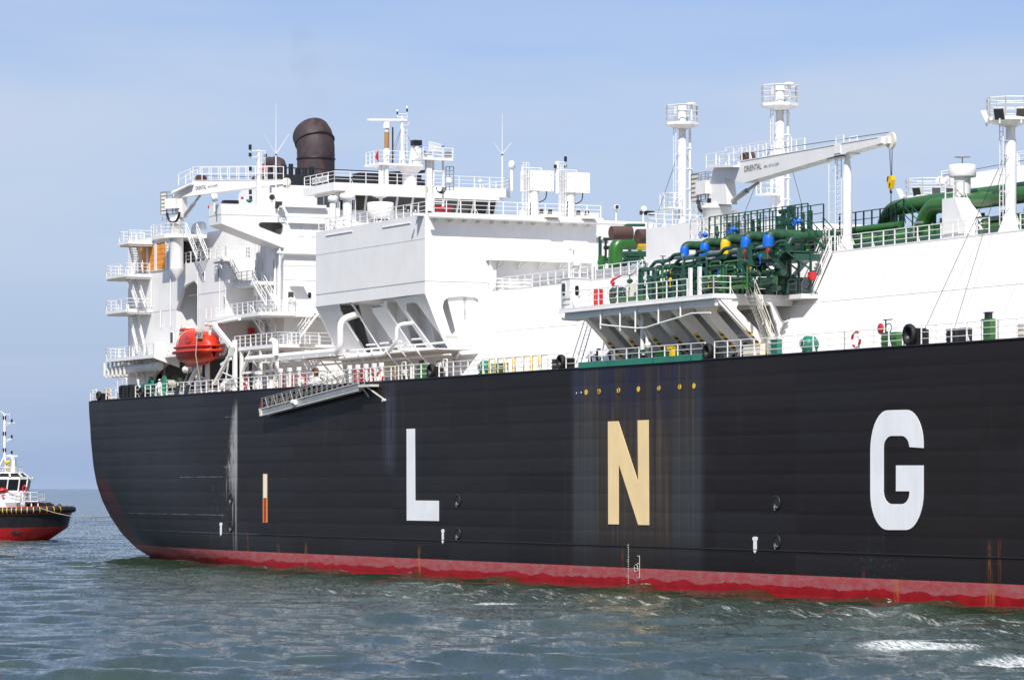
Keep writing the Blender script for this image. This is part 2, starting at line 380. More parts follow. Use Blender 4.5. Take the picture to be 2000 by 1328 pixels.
def bend(pts, r, n=6):
    """round the corners of a polyline"""
    P = [Vector(p) for p in pts]; out = [P[0]]
    for i in range(1, len(P)-1):
        a, b, c = P[i-1], P[i], P[i+1]; d1, d2 = (a-b), (c-b); q = min(r, d1.length*.49, d2.length*.49)
        p1, p2 = b+d1.normalized()*q, b+d2.normalized()*q
        for k in range(n+1):
            f = k/n; out.append(p1*(1-f)**2 + b*2*f*(1-f) + p2*f*f)
    out.append(P[-1]); return out

# ------------------------------------------------------------------ the sea
def build_sea():
    rng = np.random.RandomState(3)
    rad = [8.0]
    while rad[-1] < 30000:
        r = rad[-1]
        if r < 118: d = 3.0
        elif r < 330: d = .34*(1+((r-118)/212.)*.8)
        else: d = .0019*r*(1+(r-330)/1500.)
        rad.append(r+d)
    rad = np.array(rad)
    ang = np.concatenate([np.linspace(-math.pi, -.22, 60)[:-1], np.linspace(-.22, -.155, 30)[:-1], np.linspace(-.155, .155, 640), np.linspace(.155, .22, 30)[1:], np.linspace(.22, math.pi, 60)[1:-1]])
    Rr, A = np.meshgrid(rad, ang, indexing='ij')
    X = Rr*np.sin(A); Y = Rr*np.cos(A); Z = np.zeros_like(X)
    step = np.gradient(rad)[:, None]*np.ones_like(A)
    wind = -1.30
    DX = np.zeros_like(X); DY = np.zeros_like(X)
    for i in range(150):
        lam = .75*math.exp(rng.rand()**1.15*2.9); k = 2*math.pi/lam
        th = wind + rng.randn()*(.42 if lam > 2.5 else .8); amp = .0040*lam**.85*(.5+rng.rand())
        fade = np.clip(lam/(step*2.4)-.9, 0, 1)
        ph = k*(X*math.cos(th)+Y*math.sin(th))+rng.rand()*6.283
        Z += amp*fade*np.sin(ph); q = .8*amp*fade*np.cos(ph); DX += q*math.cos(th); DY += q*math.sin(th)
    Z += .04*np.sin(X*.17+Y*.22+1)+.04*np.sin(X*.11-Y*.29)
    # patches of rougher and calmer water
    pat = .8+.35*np.sin(X*.031+1.3+.8*np.sin(Y*.017))*np.sin(Y*.013+.4)
    Z *= pat; X = X+DX*pat; Y = Y+DY*pat
    # wave train thrown off by the hull
    x, y = X-OX, Y-OY; s = x*ax_+y*ay_; t = x*nx_+y*ny_
    near = np.exp(-np.clip(-t, 0, 200)/3.2)*(t < 4)*(s > -6)
    Z += near*(.16*np.sin(s/3.1+.6*np.sin(s/7.))+.10*np.sin(s/1.3+t*.7))
    foamw = np.exp(-((t+16-.02*(170-s))/4.5)**2)*((s > 120) & (s < 215))
    Z += .16*foamw*np.sin(s*.9+t*1.4)
    V = np.stack([X, Y, Z], -1).reshape(-1, 3); nr, na = X.shape
    i = np.arange(nr-1)[:, None]; j = np.arange(na)[None, :]
    a = i*na+j; b = i*na+(j+1) % na; F = np.stack([a, b, b+na, a+na], -1).reshape(-1, 4)[:, ::-1]
    c0 = len(V); V = np.vstack([V, [[0, 0, 0]]])
    tri = np.stack([np.arange(na), (np.arange(na)+1) % na, np.full(na, c0)], -1)
    me = bpy.data.meshes.new('sea'); nq, nt = len(F), len(tri)
    me.vertices.add(len(V)); me.vertices.foreach_set('co', V.ravel())
    me.loops.add(nq*4+nt*3); me.loops.foreach_set('vertex_index', np.concatenate([F.ravel(), tri.ravel()]))
    me.polygons.add(nq+nt)
    me.polygons.foreach_set('loop_start', np.concatenate([np.arange(nq)*4, nq*4+np.arange(nt)*3]))
    me.polygons.foreach_set('use_smooth', np.ones(nq+nt, bool))
    me.update(); me.validate()
    ob = bpy.data.objects.new('sea', me); COL.objects.link(ob); ob['kind'] = 'structure'; ob['label'] = 'choppy green and blue sea with white foam streaks around the ship'
    g = NT('sea_water'); o = g.obj()
    # ship-frame coordinates for wake and foam
    mp = g.n.new('ShaderNodeMapping'); mp.vector_type = 'TEXTURE'; g.set(mp.inputs['Vector'], o)
    mp.inputs['Location'].default_value = (OX, OY, 0); mp.inputs['Rotation'].default_value = (0, 0, ROT)
    sv = mp.outputs[0]; s_, t_, z_ = g.sep(sv)
    n1 = g.noise(o, .9, 6, .68, (1, .8, 1)); n2 = g.noise(o, 4.5, 5, .7, (1, .8, 1)); n3 = g.noise(o, .12, 4, .6)
    h = g.math('ADD', g.math('MULTIPLY', n1, .07), g.math('MULTIPLY', n2, .05))
    far = g.noise(o, .22, 5, .62, (1, .7, 1))
    nrm = g.bump(h, 1.0, 1.0)
    def vnoise(scale, amp, vs):
        m = g.n.new('ShaderNodeMapping'); g.set(m.inputs['Vector'], o); m.inputs['Scale'].default_value = vs
        x = g.n.new('ShaderNodeTexNoise'); g.set(x.inputs['Vector'], m.outputs[0]); x.inputs['Scale'].default_value = scale; x.inputs['Detail'].default_value = 6; x.inputs['Roughness'].default_value = .7
        a = g.n.new('ShaderNodeVectorMath'); a.operation = 'SUBTRACT'; g.set(a.inputs[0], x.outputs['Color']); a.inputs[1].default_value = (.5, .5, .5)
        b = g.n.new('ShaderNodeVectorMath'); b.operation = 'MULTIPLY'; g.set(b.inputs[0], a.outputs[0]); g.set(b.inputs[1], amp); return b.outputs[0]
    def vadd(a, b):
        x = g.n.new('ShaderNodeVectorMath'); x.operation = 'ADD'; g.set(x.inputs[0], a); g.set(x.inputs[1], b); return x.outputs[0]
    ln = g.n.new('ShaderNodeVectorMath'); ln.operation = 'LENGTH'; g.set(ln.inputs[0], o); dist = ln.outputs['Value']
    k1 = g.ramp(dist, 150, 700, .62, 1.35); av = g.comb(k1, k1, 0)
    nrm = vadd(vadd(nrm, vnoise(1.3, g.comb(g.math('MULTIPLY', k1, .38), g.math('MULTIPLY', k1, .38), 0), (.55, 1.1, 1))), vadd(vnoise(3.2, g.comb(g.math('MULTIPLY', k1, 1.35), g.math('MULTIPLY', k1, 1.35), 0), (1, .20, 1)), vnoise(8.5, g.comb(g.math('MULTIPLY', k1, 1.15), g.math('MULTIPLY', k1, 1.15), 0), (1, .13, 1))))
    nn_ = g.n.new('ShaderNodeVectorMath'); nn_.operation = 'NORMALIZE'; g.set(nn_.inputs[0], nrm); nrm = nn_.outputs[0]
    turb = g.math('MULTIPLY', g.ramp(t_, -46, -6), g.ramp(s_, -10, 60, .25, 1))
    base = g.mix(g.ramp(n3, .35, .65), (.028, .050, .050), (.040, .062, .052))
    base = g.mix(g.math('MULTIPLY', turb, .7), base, (.044, .062, .040))
    base = g.mix(g.band(t_, -9, 2, 3), base, (.014, .028, .009))  # green water darkened beside the ship: reflection of the black side painted in
    # foam
    f1 = g.noise(sv, 1.0, 9, .72, (.16, 1.1, 1)); f2 = g.noise(sv, 1.0, 7, .8, (1.5, 2.6, 1)); f3 = g.noise(sv, .09, 3, .5)
    streak = g.math('MULTIPLY', g.band(t_, -27, -9, 3.5), g.ramp(s_, 84, 150))
    e = g.math('ADD', g.math('MULTIPLY', f1, .62), g.math('MULTIPLY', f2, .38))
    ragged = g.noise(sv, 1.0, 9, .85, (2.4, 5.5, 1)); strand = g.noise(sv, 1.0, 8, .75, (.22, 2.6, 1))
    fs_ = g.math('ADD', g.math('MULTIPLY', g.noise(sv, 1.0, 8, .72, (.07, .9, 1)), .6), g.math('MULTIPLY', ragged, .4))
    foam = g.math('MULTIPLY', streak, g.ramp(fs_, .535, .64, 0, .85))
    def patch(sc, tc, ds, dt, k=1.0):
        q = g.math('ADD', g.math('POWER', g.math('ABSOLUTE', g.math('MULTIPLY', g.math('SUBTRACT', s_, sc), 1/ds)), 2), g.math('POWER', g.math('ABSOLUTE', g.math('MULTIPLY', g.math('SUBTRACT', t_, tc), 1/dt)), 2))
        m = g.ramp(q, 1.6, .1)
        v = g.math('ADD', g.math('ADD', g.math('MULTIPLY', m, .40*k), g.math('MULTIPLY', ragged, .75)), g.math('MULTIPLY', strand, .55))
        return g.math('MULTIPLY', g.ramp(v, .86, 1.12), g.ramp(m, 0, .35))
    fbreak = g.ramp(g.noise(sv, 1.0, 5, .8, (2, 7, 1)), .40, .58, .10, 1)
    for a in PATCH: foam = g.math('MAXIMUM', foam, g.math('MULTIPLY', patch(*a), fbreak))
    spots = g.math('MULTIPLY', g.ramp(ragged, .60, .72), g.ramp(f1, .50, .60))
    foam = g.math('MAXIMUM', foam, g.math('MULTIPLY', spots, g.ramp(t_, -60, -12, .10, .6)))
    hullf = g.math('MULTIPLY', g.band(t_, -.8, .5, .3), g.ramp(g.noise(sv, .8, 6, .75), .58, .68))
    foam = g.math('MAXIMUM', foam, g.math('MULTIPLY', hullf, .7))
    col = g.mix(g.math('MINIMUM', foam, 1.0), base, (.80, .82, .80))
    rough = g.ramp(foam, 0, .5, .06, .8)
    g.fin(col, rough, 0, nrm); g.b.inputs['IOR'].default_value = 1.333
    me.materials.append(g.m)
    return ob
def wpt(u, v):                        # ship-frame position of a point of the water surface
    a = D(u, v, 0.0); return a[0], a[1]
PATCH = []
for (u0, u1, v, th, k) in ((1660, 1950, 1268, 9, 1.0), (1930, 2060, 1293, 7, 1.0), (932, 986, 1181, 6, .95), (1380, 1700, 1237, 6, .85), (1740, 1960, 1251, 6, .85), (1560, 1800, 1262, 5, .7), (1690, 1720, 1162, 5, .8), (1930, 1975, 1190, 5, .8), (1300, 1480, 1228, 4, .6), (1830, 1870, 1212, 6, .7), (0, 60, 1056, 2, .7), (30, 140, 1052, 1.5, .8)):
    a, b = wpt(u0, v), wpt(u1, v); c = wpt((u0+u1)/2, v); d = wpt((u0+u1)/2, v+th)
    q_ = .42 if k == .95 else 1.0
    PATCH.append((c[0], c[1], q_*max(abs(a[0]-b[0])*.62, 2), q_*max(math.hypot(c[0]-d[0], c[1]-d[1])*.9, abs(a[1]-b[1])*.52), k))
build_sea()
# ------------------------------------------------------------------ the ship
ship = thing('lng_carrier', 'huge liquefied gas carrier with black hull, red boot topping and white superstructure at the stern', 'ship', (0, 0, 0))
def hull():
    mb = MB(); zs = []
    z = -4.0
    while z < DECK-.01:
        for f in (0, .05, .35, .65, .95): zs.append((z+f*1.36, 0.008 if f == 0 else 0.0))
        z += 1.36
    zs = [q for q in zs if q[0] < DECK-.02]+[(DECK, 0)]
    def wid(z): return .25+5.2*max(0.0, min(1.0, (DECK-z)/DECK))**1.7
    tab = []
    for (u, v) in ((173.5, 790), (176, 830), (179.5, 880), (182.5, 910), (189, 945), (200, 978), (215, 1008), (238, 1042), (266, 1070), (300, 1092), (350, 1120)):
        z = 10.0
        for _ in range(12): z = S(u, v, wid(z))[2]
        tab.append((z, S(u, v, wid(z))[0]))
    tab.sort(); tzs = [a for a, b in tab]; tss = [b for a, b in tab]
    def s0(z): return float(np.interp(z, tzs, tss))
    def off(s, z):
        q = max(0.0, min(1.0, (DECK-z)/DECK)); L = 14 + 34*q; w = .25 + 5.2*q**1.7
        x = max(0.0, 1-(s-s0(z))/L); o = w*x*x
        B0 = 216
        if s > B0: o += 22*((s-B0)/(288-B0))**2.2*(1.0)
        return o
    ns = [0, .15, .4, .8, 1.4, 2.2, 3.2, 4.4, 6, 8, 10, 12, 15, 18, 21, 24, 28, 32, 36, 40, 45, 50]+list(range(56, 217, 6))+list(range(220, 289, 6))
    for sgn in (0, 1):
        vs = []; fs = []
        for z, d in zs:
            for s in ns:
                ss = s+s0(z)*max(0, 1-s/50.); o = off(ss, z)+d; o = min(o, 21.9)
                vs.append((ss, o if not sgn else 44-o, z))
        n = len(ns)
        for j in range(len(zs)-1):
            for i in range(n-1): fs.append((j*n+i, j*n+i+1, (j+1)*n+i+1, (j+1)*n+i))
        mb.add(vs, fs, True)
    # transom and deck
    vs = []; fs = []
    for z, d in zs:
        o = off(s0(z), z)+d; vs += [(s0(z), o, z), (s0(z), 44-o, z)]
    for j in range(len(zs)-1): fs.append((2*j, 2*j+1, 2*j+3, 2*j+2))
    mb.add(vs, fs)
    zt = DECK-.004
    edge = []
    for s in ns:
        ss = s+s0(DECK)*max(0, 1-s/50.); edge.append((ss, off(ss, DECK)+.02))
    vs = [(a, b, zt) for a, b in edge]+[(a, 44-b, zt) for a, b in edge]; n = len(edge)
    mb.mat(1).add(vs, [(i, i+1, n+i+1, n+i) for i in range(n-1)])
    o = mb.build('hull', ['hull', 'deckpaint'], ship)
    # rounded gunwale bar
    g = MB(); g.tube([(s, off(s, DECK)-.02, DECK) for s in ns[:-8]], .07, 6); g.build('gunwale_bar', 'black', ship)
    return off
HOFF = hull()
def plate(name, px, mat, t=-.02, th=.03, parent=None, **kw):
    pts = [S(u, v, 0) for u, v in px]; mb = MB(); mb.side([(p[0], p[2]) for p in pts], t-th, t+.005); return mb.build(name, mat, parent or ship, **kw)
plate('letter', [(795, 837.5), (811, 837), (811.6, 977), (857.7, 977.5), (857.7, 1017), (795.3, 1016)], 'letter', label='white letter L painted on the black hull')
plate('letter', [(1188.3, 823), (1208.5, 822.4), (1247.6, 942), (1246.3, 820.7), (1267.5, 820), (1268.5, 1025), (1247.6, 1024.7), (1208.9, 904), (1209.2, 1023.7), (1189, 1023.4)], 'letter_cream', label='yellowed letter N painted on the stained hull panel')
def garc(cx, cy, rx, ry, a0, a1, n=9): return [(cx+rx*math.cos(R(a0+(a1-a0)*i/n)), cy-ry*math.sin(R(a0+(a1-a0)*i/n))) for i in range(n+1)]
G = [(1804.6, 874.7)]+garc(1771, 868, 33.6, 68, 5, 90)+garc(1735, 880, 34, 79, 90, 180)+garc(1735, 962, 34, 72.5, 180, 270)+garc(1771, 962, 33.6, 72.5, 270, 360)
G += [(1804.6, 908.6), (1751.1, 908.6), (1751.1, 959), (1777.5, 959)]+garc(1762, 962, 15.5, 22, 0, -90, 6)+garc(1743, 960, 16.3, 24, 270, 180, 6)+garc(1743, 876, 16.3, 25, 180, 90, 6)+garc(1762, 874, 15.3, 23, 90, 3, 6)
plate('letter', G, 'letter', label='white letter G painted on the black hull')
sb = plate('draught_stripe', [(514.2, 925), (522.6, 925), (522.6, 1020), (514.2, 1020)], 'yellow', t=-.02, th=.02, label='narrow upright stripe painted white over red with yellow edge')
plate('stripe_field', [(515.8, 926.5), (521.2, 926.5), (521.2, 972), (515.8, 972)], 'letter', t=-.035, parent=sb)
plate('stripe_field', [(515.8, 972), (521.2, 972), (521.2, 1018.5), (515.8, 1018.5)], 'red', t=-.035, parent=sb)
def ell(cx, cy, rx, ry, n=14): return [(cx+rx*math.cos(2*math.pi*i/n), cy+ry*math.sin(2*math.pi*i/n)) for i in range(n)]
for (u, v, d) in ((1145.4, 766, ''), (1170.5, 764.5, '4'), (1208.5, 762.3, '3'), (1247.5, 760, ''), (1287.3, 758, '2'), (1328, 755.6, '1'), (1356, 753.6, '')):
    dk = plate('number_disc', ell(u, v, 3.0, 5.4), 'yellow', th=.02)
    if d:
        p = S(u, v, 0); mb = MB(); mb.text(d, .66, lambda x, y, k, p=p: (p[0]-.22+x*1.25, -.055, p[2]-.24+y)); mb.build('number', 'black', dk)
for (u, v) in ((1126.5, 767.5), (1135.5, 766.5)): plate('number_disc', ell(u, v, .8, 1.6), 'letter', th=.02)
for (u, v) in ((432, 1023), (865.5, 1036), (1475.5, 1051)):    # tug push marks
    k = 1+(u-430)/4500
    a = [(-3.4, -1), (-2.2, -3), (2.2, -3), (3.4, -1), (3.4, 3), (2.2, 3), (2.2, 22), (0, 26.5), (-2.2, 22), (-2.2, 3), (-3.4, 3)]
    plate('tug_mark', [(u+x*k*(.7 if u < 900 else 1.15), v+y*k*.9) for x, y in a], 'letter')
# recessed mooring pockets in the hull side
for (u, v) in ((451.5, 973.5), (451.5, 1028), (894.5, 977.5), (894.5, 1042), (1517, 982), (1517.5, 1058)):
    p = S(u, v, 0); o = HOFF(p[0], p[2]); k = .62 if u < 1000 else .66
    mb = MB(); mb.lathe((p[0], o-.03, p[2]), [(.36*1.0, -.02), (.44, -.07), (.52, -.02), (.52, .03)], 18, axis='t'); mb.lathe((p[0], o-.03, p[2]), [(.37, -.01), (.30, -.012), (.01, -.015)], 18, axis='t')
    for f in mb.v[:]: pass
    ob = mb.build('mooring_pocket', 'rubber', ship); ob.scale = (1, 1, 1)
    b = MB(); b.bar((p[0]-.22, o-.10, p[2]-.28), (p[0]+.2, o-.10, p[2]-.28), .09, .09); b.bar((p[0]-.1, o-.10, p[2]-.5), (p[0]-.1, o-.10, p[2]-.1), .07, .07); b.build('bollard_bar', 'steel', ob)
# draught marks and load line amidships
mb = MB()
for i in range(17):
    v = 1064+i*4.6; p = S(1228, v, 0); mb.cbox((p[0], -.03, p[2]), (.10, .02, .09))
for i, n_ in enumerate(('12', '10', '8')):
    p = S(1226, 1068+i*29, 0); mb.text(n_, .24, lambda x, y, k, p=p: (p[0]-.1+x, -.035, p[2]+y))
mb.build('draught_marks', 'cream', ship, kind='stuff')
p = S(1243, 1109, 0); mb = MB(); 
mb.tube([(p[0]+.28*math.cos(a/16*6.283), -.035, p[2]+.28*math.sin(a/16*6.283)) for a in range(16)], .022, 4, close=True); mb.cbox((p[0], -.04, p[2]), (.8, .03, .04))
q = S(1250, 1108, 0)
for dz in (-.75, -.2, .3, .85): mb.cbox((q[0]-.18+(.36 if dz > .6 else 0)*0, -.04, q[2]+dz), (.34, .03, .045))
mb.cbox((q[0], -.04, q[2]+.05), (.045, .03, 1.6)); mb.build('load_line_mark', 'cream', ship)
# rub strake low on the side
mb = MB(); mb.bar((48, -.02, 3.05), (214, -.02, 3.05), .07, .06); mb.build('weld_bead', 'black', ship)
# ------------------------------------------------------------------ railings, stairs
def rail_mb(mb, pts, h=1.08, n=3, step=1.45, r=.042, brace=True, close=False):
    pts = [Vector(p) for p in pts]
    if close: pts.append(pts[0])
    up = Vector((0, 0, 1)); cnt = 0
    for a, b in zip(pts, pts[1:]):
        L = (b-a).length; k = max(1, round(L/step))
        for i in range(n):
            z = h*(i+1)/n; mb.bar(a+up*z, b+up*z, r*(1.35 if i == n-1 else 1), r*(1.35 if i == n-1 else 1))
        for i in range(k+1):
            p = a+(b-a)*(i/k); mb.bar(p, p+up*h, r*1.75, r*1.75); cnt += 1
            if brace and cnt % 4 == 0:
                q = (b-a).normalized()*.28; mb.bar(p+q, p+up*h*.45, r*1.2, r*1.2)
    return mb
def railing(pts, mat='white_fitting', parent=None, **kw):
    mb = MB(); rail_mb(mb, pts, **kw); return mb.build('railing', mat, parent or ship)
def stair(a, b, wd, parent=None, mat='white_fitting', n=None, hand=True, name='staircase', width=.75, tread=True):
    """a: foot, b: head (centre of the flight); wd: unit vector across"""
    a, b, wd = Vector(a), Vector(b), Vector(wd); mb = MB(); n = n or max(4, int(abs(b.z-a.z)/.25)); w = wd*width/2
    for q in (-1, 1):
        mb.bar(a+w*q, b+w*q, .06, .20)
        if hand:
            up = Vector((0, 0, .95)); mb.bar(a+w*q+up, b+w*q+up, .055, .055); mb.bar(a+w*q+up*.5, b+w*q+up*.5, .04, .04)
            m = max(2, int((b-a).length/1.3))
            for i in range(m+1): p = a+(b-a)*(i/m)+w*q; mb.bar(p, p+up, .05, .05)
    o = mb.build(name, mat, parent or ship); base = BASE[o.name]
    d = (b-a); d.z = 0; d = d.normalized() if d.length > .05 else Vector((1, 0, 0))
    if tread:
        t0 = None
        for i in range(n):
            p = a+(b-a)*((i+.5)/n)
            if t0 is None:
                tm = MB(); tm.bar(Vector(base)-w, Vector(base)+w, .20 if hand else .05, .045)
                # orient the tread across the flight
                t0 = tm.build('tread', 'steel' if hand else mat, o); t0.location = p-Vector(base)
            else:
                c = t0.copy(); COL.objects.link(c); c.parent = o; c.location = p-Vector(base)
    return o
def ladder(a, b, across, cage=False, parent=None, mat='white_fitting', w=.45, rung=.35, r=.05, name='ladder'):
    a, b, c = Vector(a), Vector(b), Vector(across)*w/2; mb = MB(); mb.bar(a+c, b+c, r, r); mb.bar(a-c, b-c, r, r)
    k = int((b-a).length/rung)
    for i in range(k): p = a+(b-a)*((i+.5)/k); mb.bar(p+c, p-c, r*.7, r*.7)
    if cage:
        n = Vector(across).cross(Vector((0, 0, 1))).normalized()*(-cage if isinstance(cage, (int, float)) and not isinstance(cage, bool) else -.7)
        k = int((b-a).length/1.1)
        for i in range(1, k+1):
            p = a+(b-a)*(i/k); mb.bar(p+c*1.3, p+c*1.3+n, r*.7, r*.7); mb.bar(p-c*1.3, p-c*1.3+n, r*.7, r*.7); mb.bar(p+c*1.3+n, p-c*1.3+n, r*.7, r*.7)
        for q in (-1.3, 0, 1.3): mb.bar(a+(b-a)*.15+c*q+n, b+c*q+n, r*.7, r*.7)
    return mb.build(name, mat, parent or ship)
X_ = (1, 0, 0); Y_ = (0, 1, 0)
def sz(u, v, t): p = S(u, v, t); return (p[0], p[2])
def tz(u, v, s): p = T(u, v, s); return (p[1], p[2])
def part(name, fn, mat='white', parent=None, **kw):
    mb = MB(); fn(mb); return mb.build(name, mat, parent or ship, **kw)
def boxp(name, a, b, mat='white', parent=None, **kw):
    mb = MB(); mb.box(a, b); return mb.build(name, mat, parent or ship, **kw)

# ------------------------------------------------------------------ after accommodation (stepped tower with the arch)
TW = 3.6; TP = .8
sA0, sA1 = Ss(250, TW), Ss(342, TW); sB1 = Ss(440, TW)
zA = S(290, 466, TW)[2]; zB = S(385, 511, TW)[2]
notch = [sz(*p, TW) for p in ((344, 700), (344, 606), (352, 580), (357, 562), (364, 556), (379, 548), (385, 556), (388, 570), (388, 700))]
zlow = DECK+.6
low = [(notch[0][0], zlow+2.4), (notch[0][0]-1.6, zlow+1.2)]
def f(mb):
    ol = [(sA0, DECK-.05), (sA0, zA), (sA1, zA), (sA1, zB), (sB1, zB), (sB1, DECK+4.6), (sB1-1.0, DECK+3.9), (notch[-1][0], DECK+3.9)]
    ol += notch[::-1]+[sz(318, 716, TW), sz(301, 732, TW), sz(298, 741, TW), (Ss(298, TW), DECK-.05)]
    mb.side(ol, TW, TW+.35)
part('after_side_wall', f)
part('after_house', lambda m: (m.box((sA0+.01, TW+.35, DECK), (sA1, 40, zA-.02)), ) if False else m.side([(sA0+.02, DECK+4.2), (sA0+.02, zA-.02), (sA1, zA-.02), (sA1, zB-.02), (sB1, zB-.02), (sB1, DECK+4.4), ], TW+3.2, 40.4))
part('after_house_end_wall', lambda m: m.box((sA0, TW+.35, DECK), (sA0+.3, 40.4, zA-.01)))
part('after_house_deck', lambda m: (m.box((sA0+.3, TW+.35, zA-.3), (sA1, TW+3.2, zA-.01)), m.box((sA1, TW+.35, zB-.3), (sB1, TW+3.2, zB-.01)), m.box((sA0+.3, TW+.35, DECK+4.3), (notch[0][0]-.01, TW+3.2, DECK+4.6)), m.box((sA0+.02, TW+1.2, DECK+.0), (Ss(298, TW), TW+1.4, DECK+4.3)), m.box((sB1-.3, TW+.35, DECK+4.6), (sB1-.002, TW+3.2, zB-.3)), m.box((notch[0][0]-.3, TW+.35, DECK+4.6), (notch[0][0]-.002, TW+3.2, zB-.3)), m.box((notch[-1][0]+.002, TW+.35, DECK+4), (notch[-1][0]+.3, TW+3.2, zB-.3))))
# weld seams along the wall
part('weld_seam', lambda m: (m.bar((sA0, TW-.005, S(300, 610, TW)[2]), (sA1, TW-.005, S(300, 610, TW)[2]), .02, .05), m.bar((sA1+4, TW-.005, S(420, 571, TW)[2]), (sB1, TW-.005, S(420, 571, TW)[2]), .02, .05)), 'grey')
# orange louvres
fr = part('louvre_frame', lambda m: m.side([sz(270, 533.5, TW), sz(328, 526.5, TW), sz(328, 471, TW), sz(270, 479.5, TW)], TW-.12, TW-.002, [[sz(a, b, TW) for a, b in q] for q in (((273.5, 532), (287.5, 530.5), (287.5, 480.8), (273.5, 482.8)), ((291.5, 530), (303.2, 528.7), (303.2, 477), (291.5, 479)), ((307.5, 528), (324.5, 525.7), (324.5, 473), (307.5, 475.5)))]))
for (a, b, v0, v1) in ((273.5, 287.5, 532, 482), (291.5, 303.2, 529.5, 478), (307.5, 324.5, 527, 474)):
    def f(m):
        p, q = S(a, v0, TW), S(b, v1, TW); m.box((p[0], TW-.06, p[2]), (q[0], TW-.045, q[2]))
        for i in range(1, 5): z = p[2]+(q[2]-p[2])*i/5; m.bar((p[0], TW-.07, z), (q[0], TW-.07, z), .03, .035)
    part('louvre', f, 'louvre', fr, label='orange louvred panel in the after house side')
# after platforms
def platform(name, u0, u1, v1, t0, t1, th=.32, mat='white', deep=0, rails='lfr', vref=None):
    s0, s1 = Ss(u0, t0), Ss(u1, t0); z = S(u1, v1, t0)[2]
    o = part(name, lambda m: m.box((s0, t0, z-th), (s1, t1, z)), mat)
    part('platform_beam', lambda m: [m.box((s0+.15+i*(s1-s0-.3)/2-.04, t0+.15, z-th-.18), (s0+.15+i*(s1-s0-.3)/2+.04, t1, z-th)) for i in range(3)], mat, o)
    return s0, s1, z
PL = []
for (u0, u1, v1) in ((231, 250.5, 470), (206, 244, 534), (206, 246, 603)):
    s0, s1, z = platform('after_platform', u0, u1, v1, TP, TW-.002); PL.append((s0, s1, z))
    railing([(s0+.05, TW, z), (s0+.05, TP+.05, z), (s1-.05, TP+.05, z), (s1-.05, TW-.1, z)])
s0, s1 = Ss(206, TP), Ss(299.5, TP); z3 = S(299.5, 692, TP)[2]
def f(m):
    m.box((s0, TP, z3-.34), (s1, TW-.002, z3))
    m.front([(TP, z3), (TP, z3-.34), (TW-.004, z3-1.3), (TW-.004, z3)], s1-.12, s1+.01)
    m.box((s1, TP+1.2, z3-.3), (Ss(344, TP+1.2), TW-.002, z3-.01))
part('after_platform', f); PL.append((s0, s1, z3))
railing([(s0+.05, TW, z3), (s0+.05, TP+.05, z3), (s1-.05, TP+.05, z3), (s1-.05, TW-.3, z3)])
railing([(s1+.3, TP+1.3, z3), (Ss(343, TP+1.3), TP+1.3, z3)])
# roof edge fascia
part('roof_fascia', lambda m: m.box((Ss(252, TP), TW-.45, zA-.12), (Ss(326, TW-.4), TW+.34, zA+.14)))
railing([(Ss(252, TP), TW-.4, zA+.14), (Ss(300, TW-.4), TW-.4, zA+.14)])
TS = 2.3
for (ua, va, ub, vb) in ((271.5, 533.5, 257, 471), (275.5, 601, 257, 545), (276, 690, 257.5, 612), (279, 757, 266, 697)):
    stair(S(ua, va, TS), S(ub, vb, TS), Y_, width=.85)
# exhaust pipe with hangers under the third platform
px = [S(214, 722, 1.9), S(300, 716, 1.9), S(312, 715, 1.9)]
part('overboard_pipe', lambda m: (m.tube([(px[0][0], 1.9, px[1][2]), (px[1][0], 1.9, px[1][2]), (px[2][0], 1.9, px[1][2])], .42, 14), m.cyl((px[1][0]+.6, 1.9, px[1][2]), (px[1][0]+.8, 1.9, px[1][2]), .55)), 'white_fitting')
for i in range(6):
    s = px[0][0]+.2+i*1.25
    part('pipe_hanger', lambda m: (m.box((s, TP+.35, px[1][2]-.75), (s+.12, TP+.55, z3-.34)), m.box((s, TP+.35, px[1][2]-.75), (s+.12, 2.9, px[1][2]-.6)), m.box((s, 2.75, px[1][2]-.75), (s+.12, 2.9, z3-.34))))
# drain pipes and lamps on the side wall
for (u, va, vb) in ((295.5, 548, 600), (333, 540, 638), (386.5, 512, 700), (313.5, 640, 606), (429.5, 505, 690)):
    part('drain_pipe', lambda m: m.tube([S(u, va, TW-.12), S(u, vb, TW-.12)], .06, 6), 'white_fitting')
def wall_window(u, v, w, h, plane, c, r=.12, name='window', parent=None, glass='glass'):
    """rounded window with a raised frame; plane 's' faces forward at s=c, plane 't' faces starboard at t=c"""
    if plane == 's': p = T(u, v, c); a, z = p[1], p[2]
    else: p = S(u, v, c); a, z = p[0], p[2]
    o_ = rrect(a-w/2-.07, z-h/2-.07, a+w/2+.07, z+h/2+.07, r+.05); i_ = rrect(a-w/2, z-h/2, a+w/2, z+h/2, r)
    fn = (lambda m, ol, x0, x1, hl=(): m.front(ol, c+x0, c+x1, hl)) if plane == 's' else (lambda m, ol, x0, x1, hl=(): m.side(ol, c-x0, c-x1, hl))
    m = MB(); fn(m, o_, -.01, .055, [i_]); o = m.build(name, 'white', parent or ship)
    m = MB(); fn(m, i_, -.02, .012); m.build('pane', glass, o)
    return o
for (u, v) in ((398.3, 540), (428, 533), (438.5, 588.5)): wall_window(u, v, .34, .85, 't', TW, .08)
for (u, v) in ((500, 518), (510.5, 520), (536, 517)): wall_window(u, v, .34, .95, 't', 6.4, .08)
wall_window(335.5, 660, .9, 1.1, 't', TW, .1)
wall_window(314, 739, .9, 1.0, 't', TW+1.2, .12)

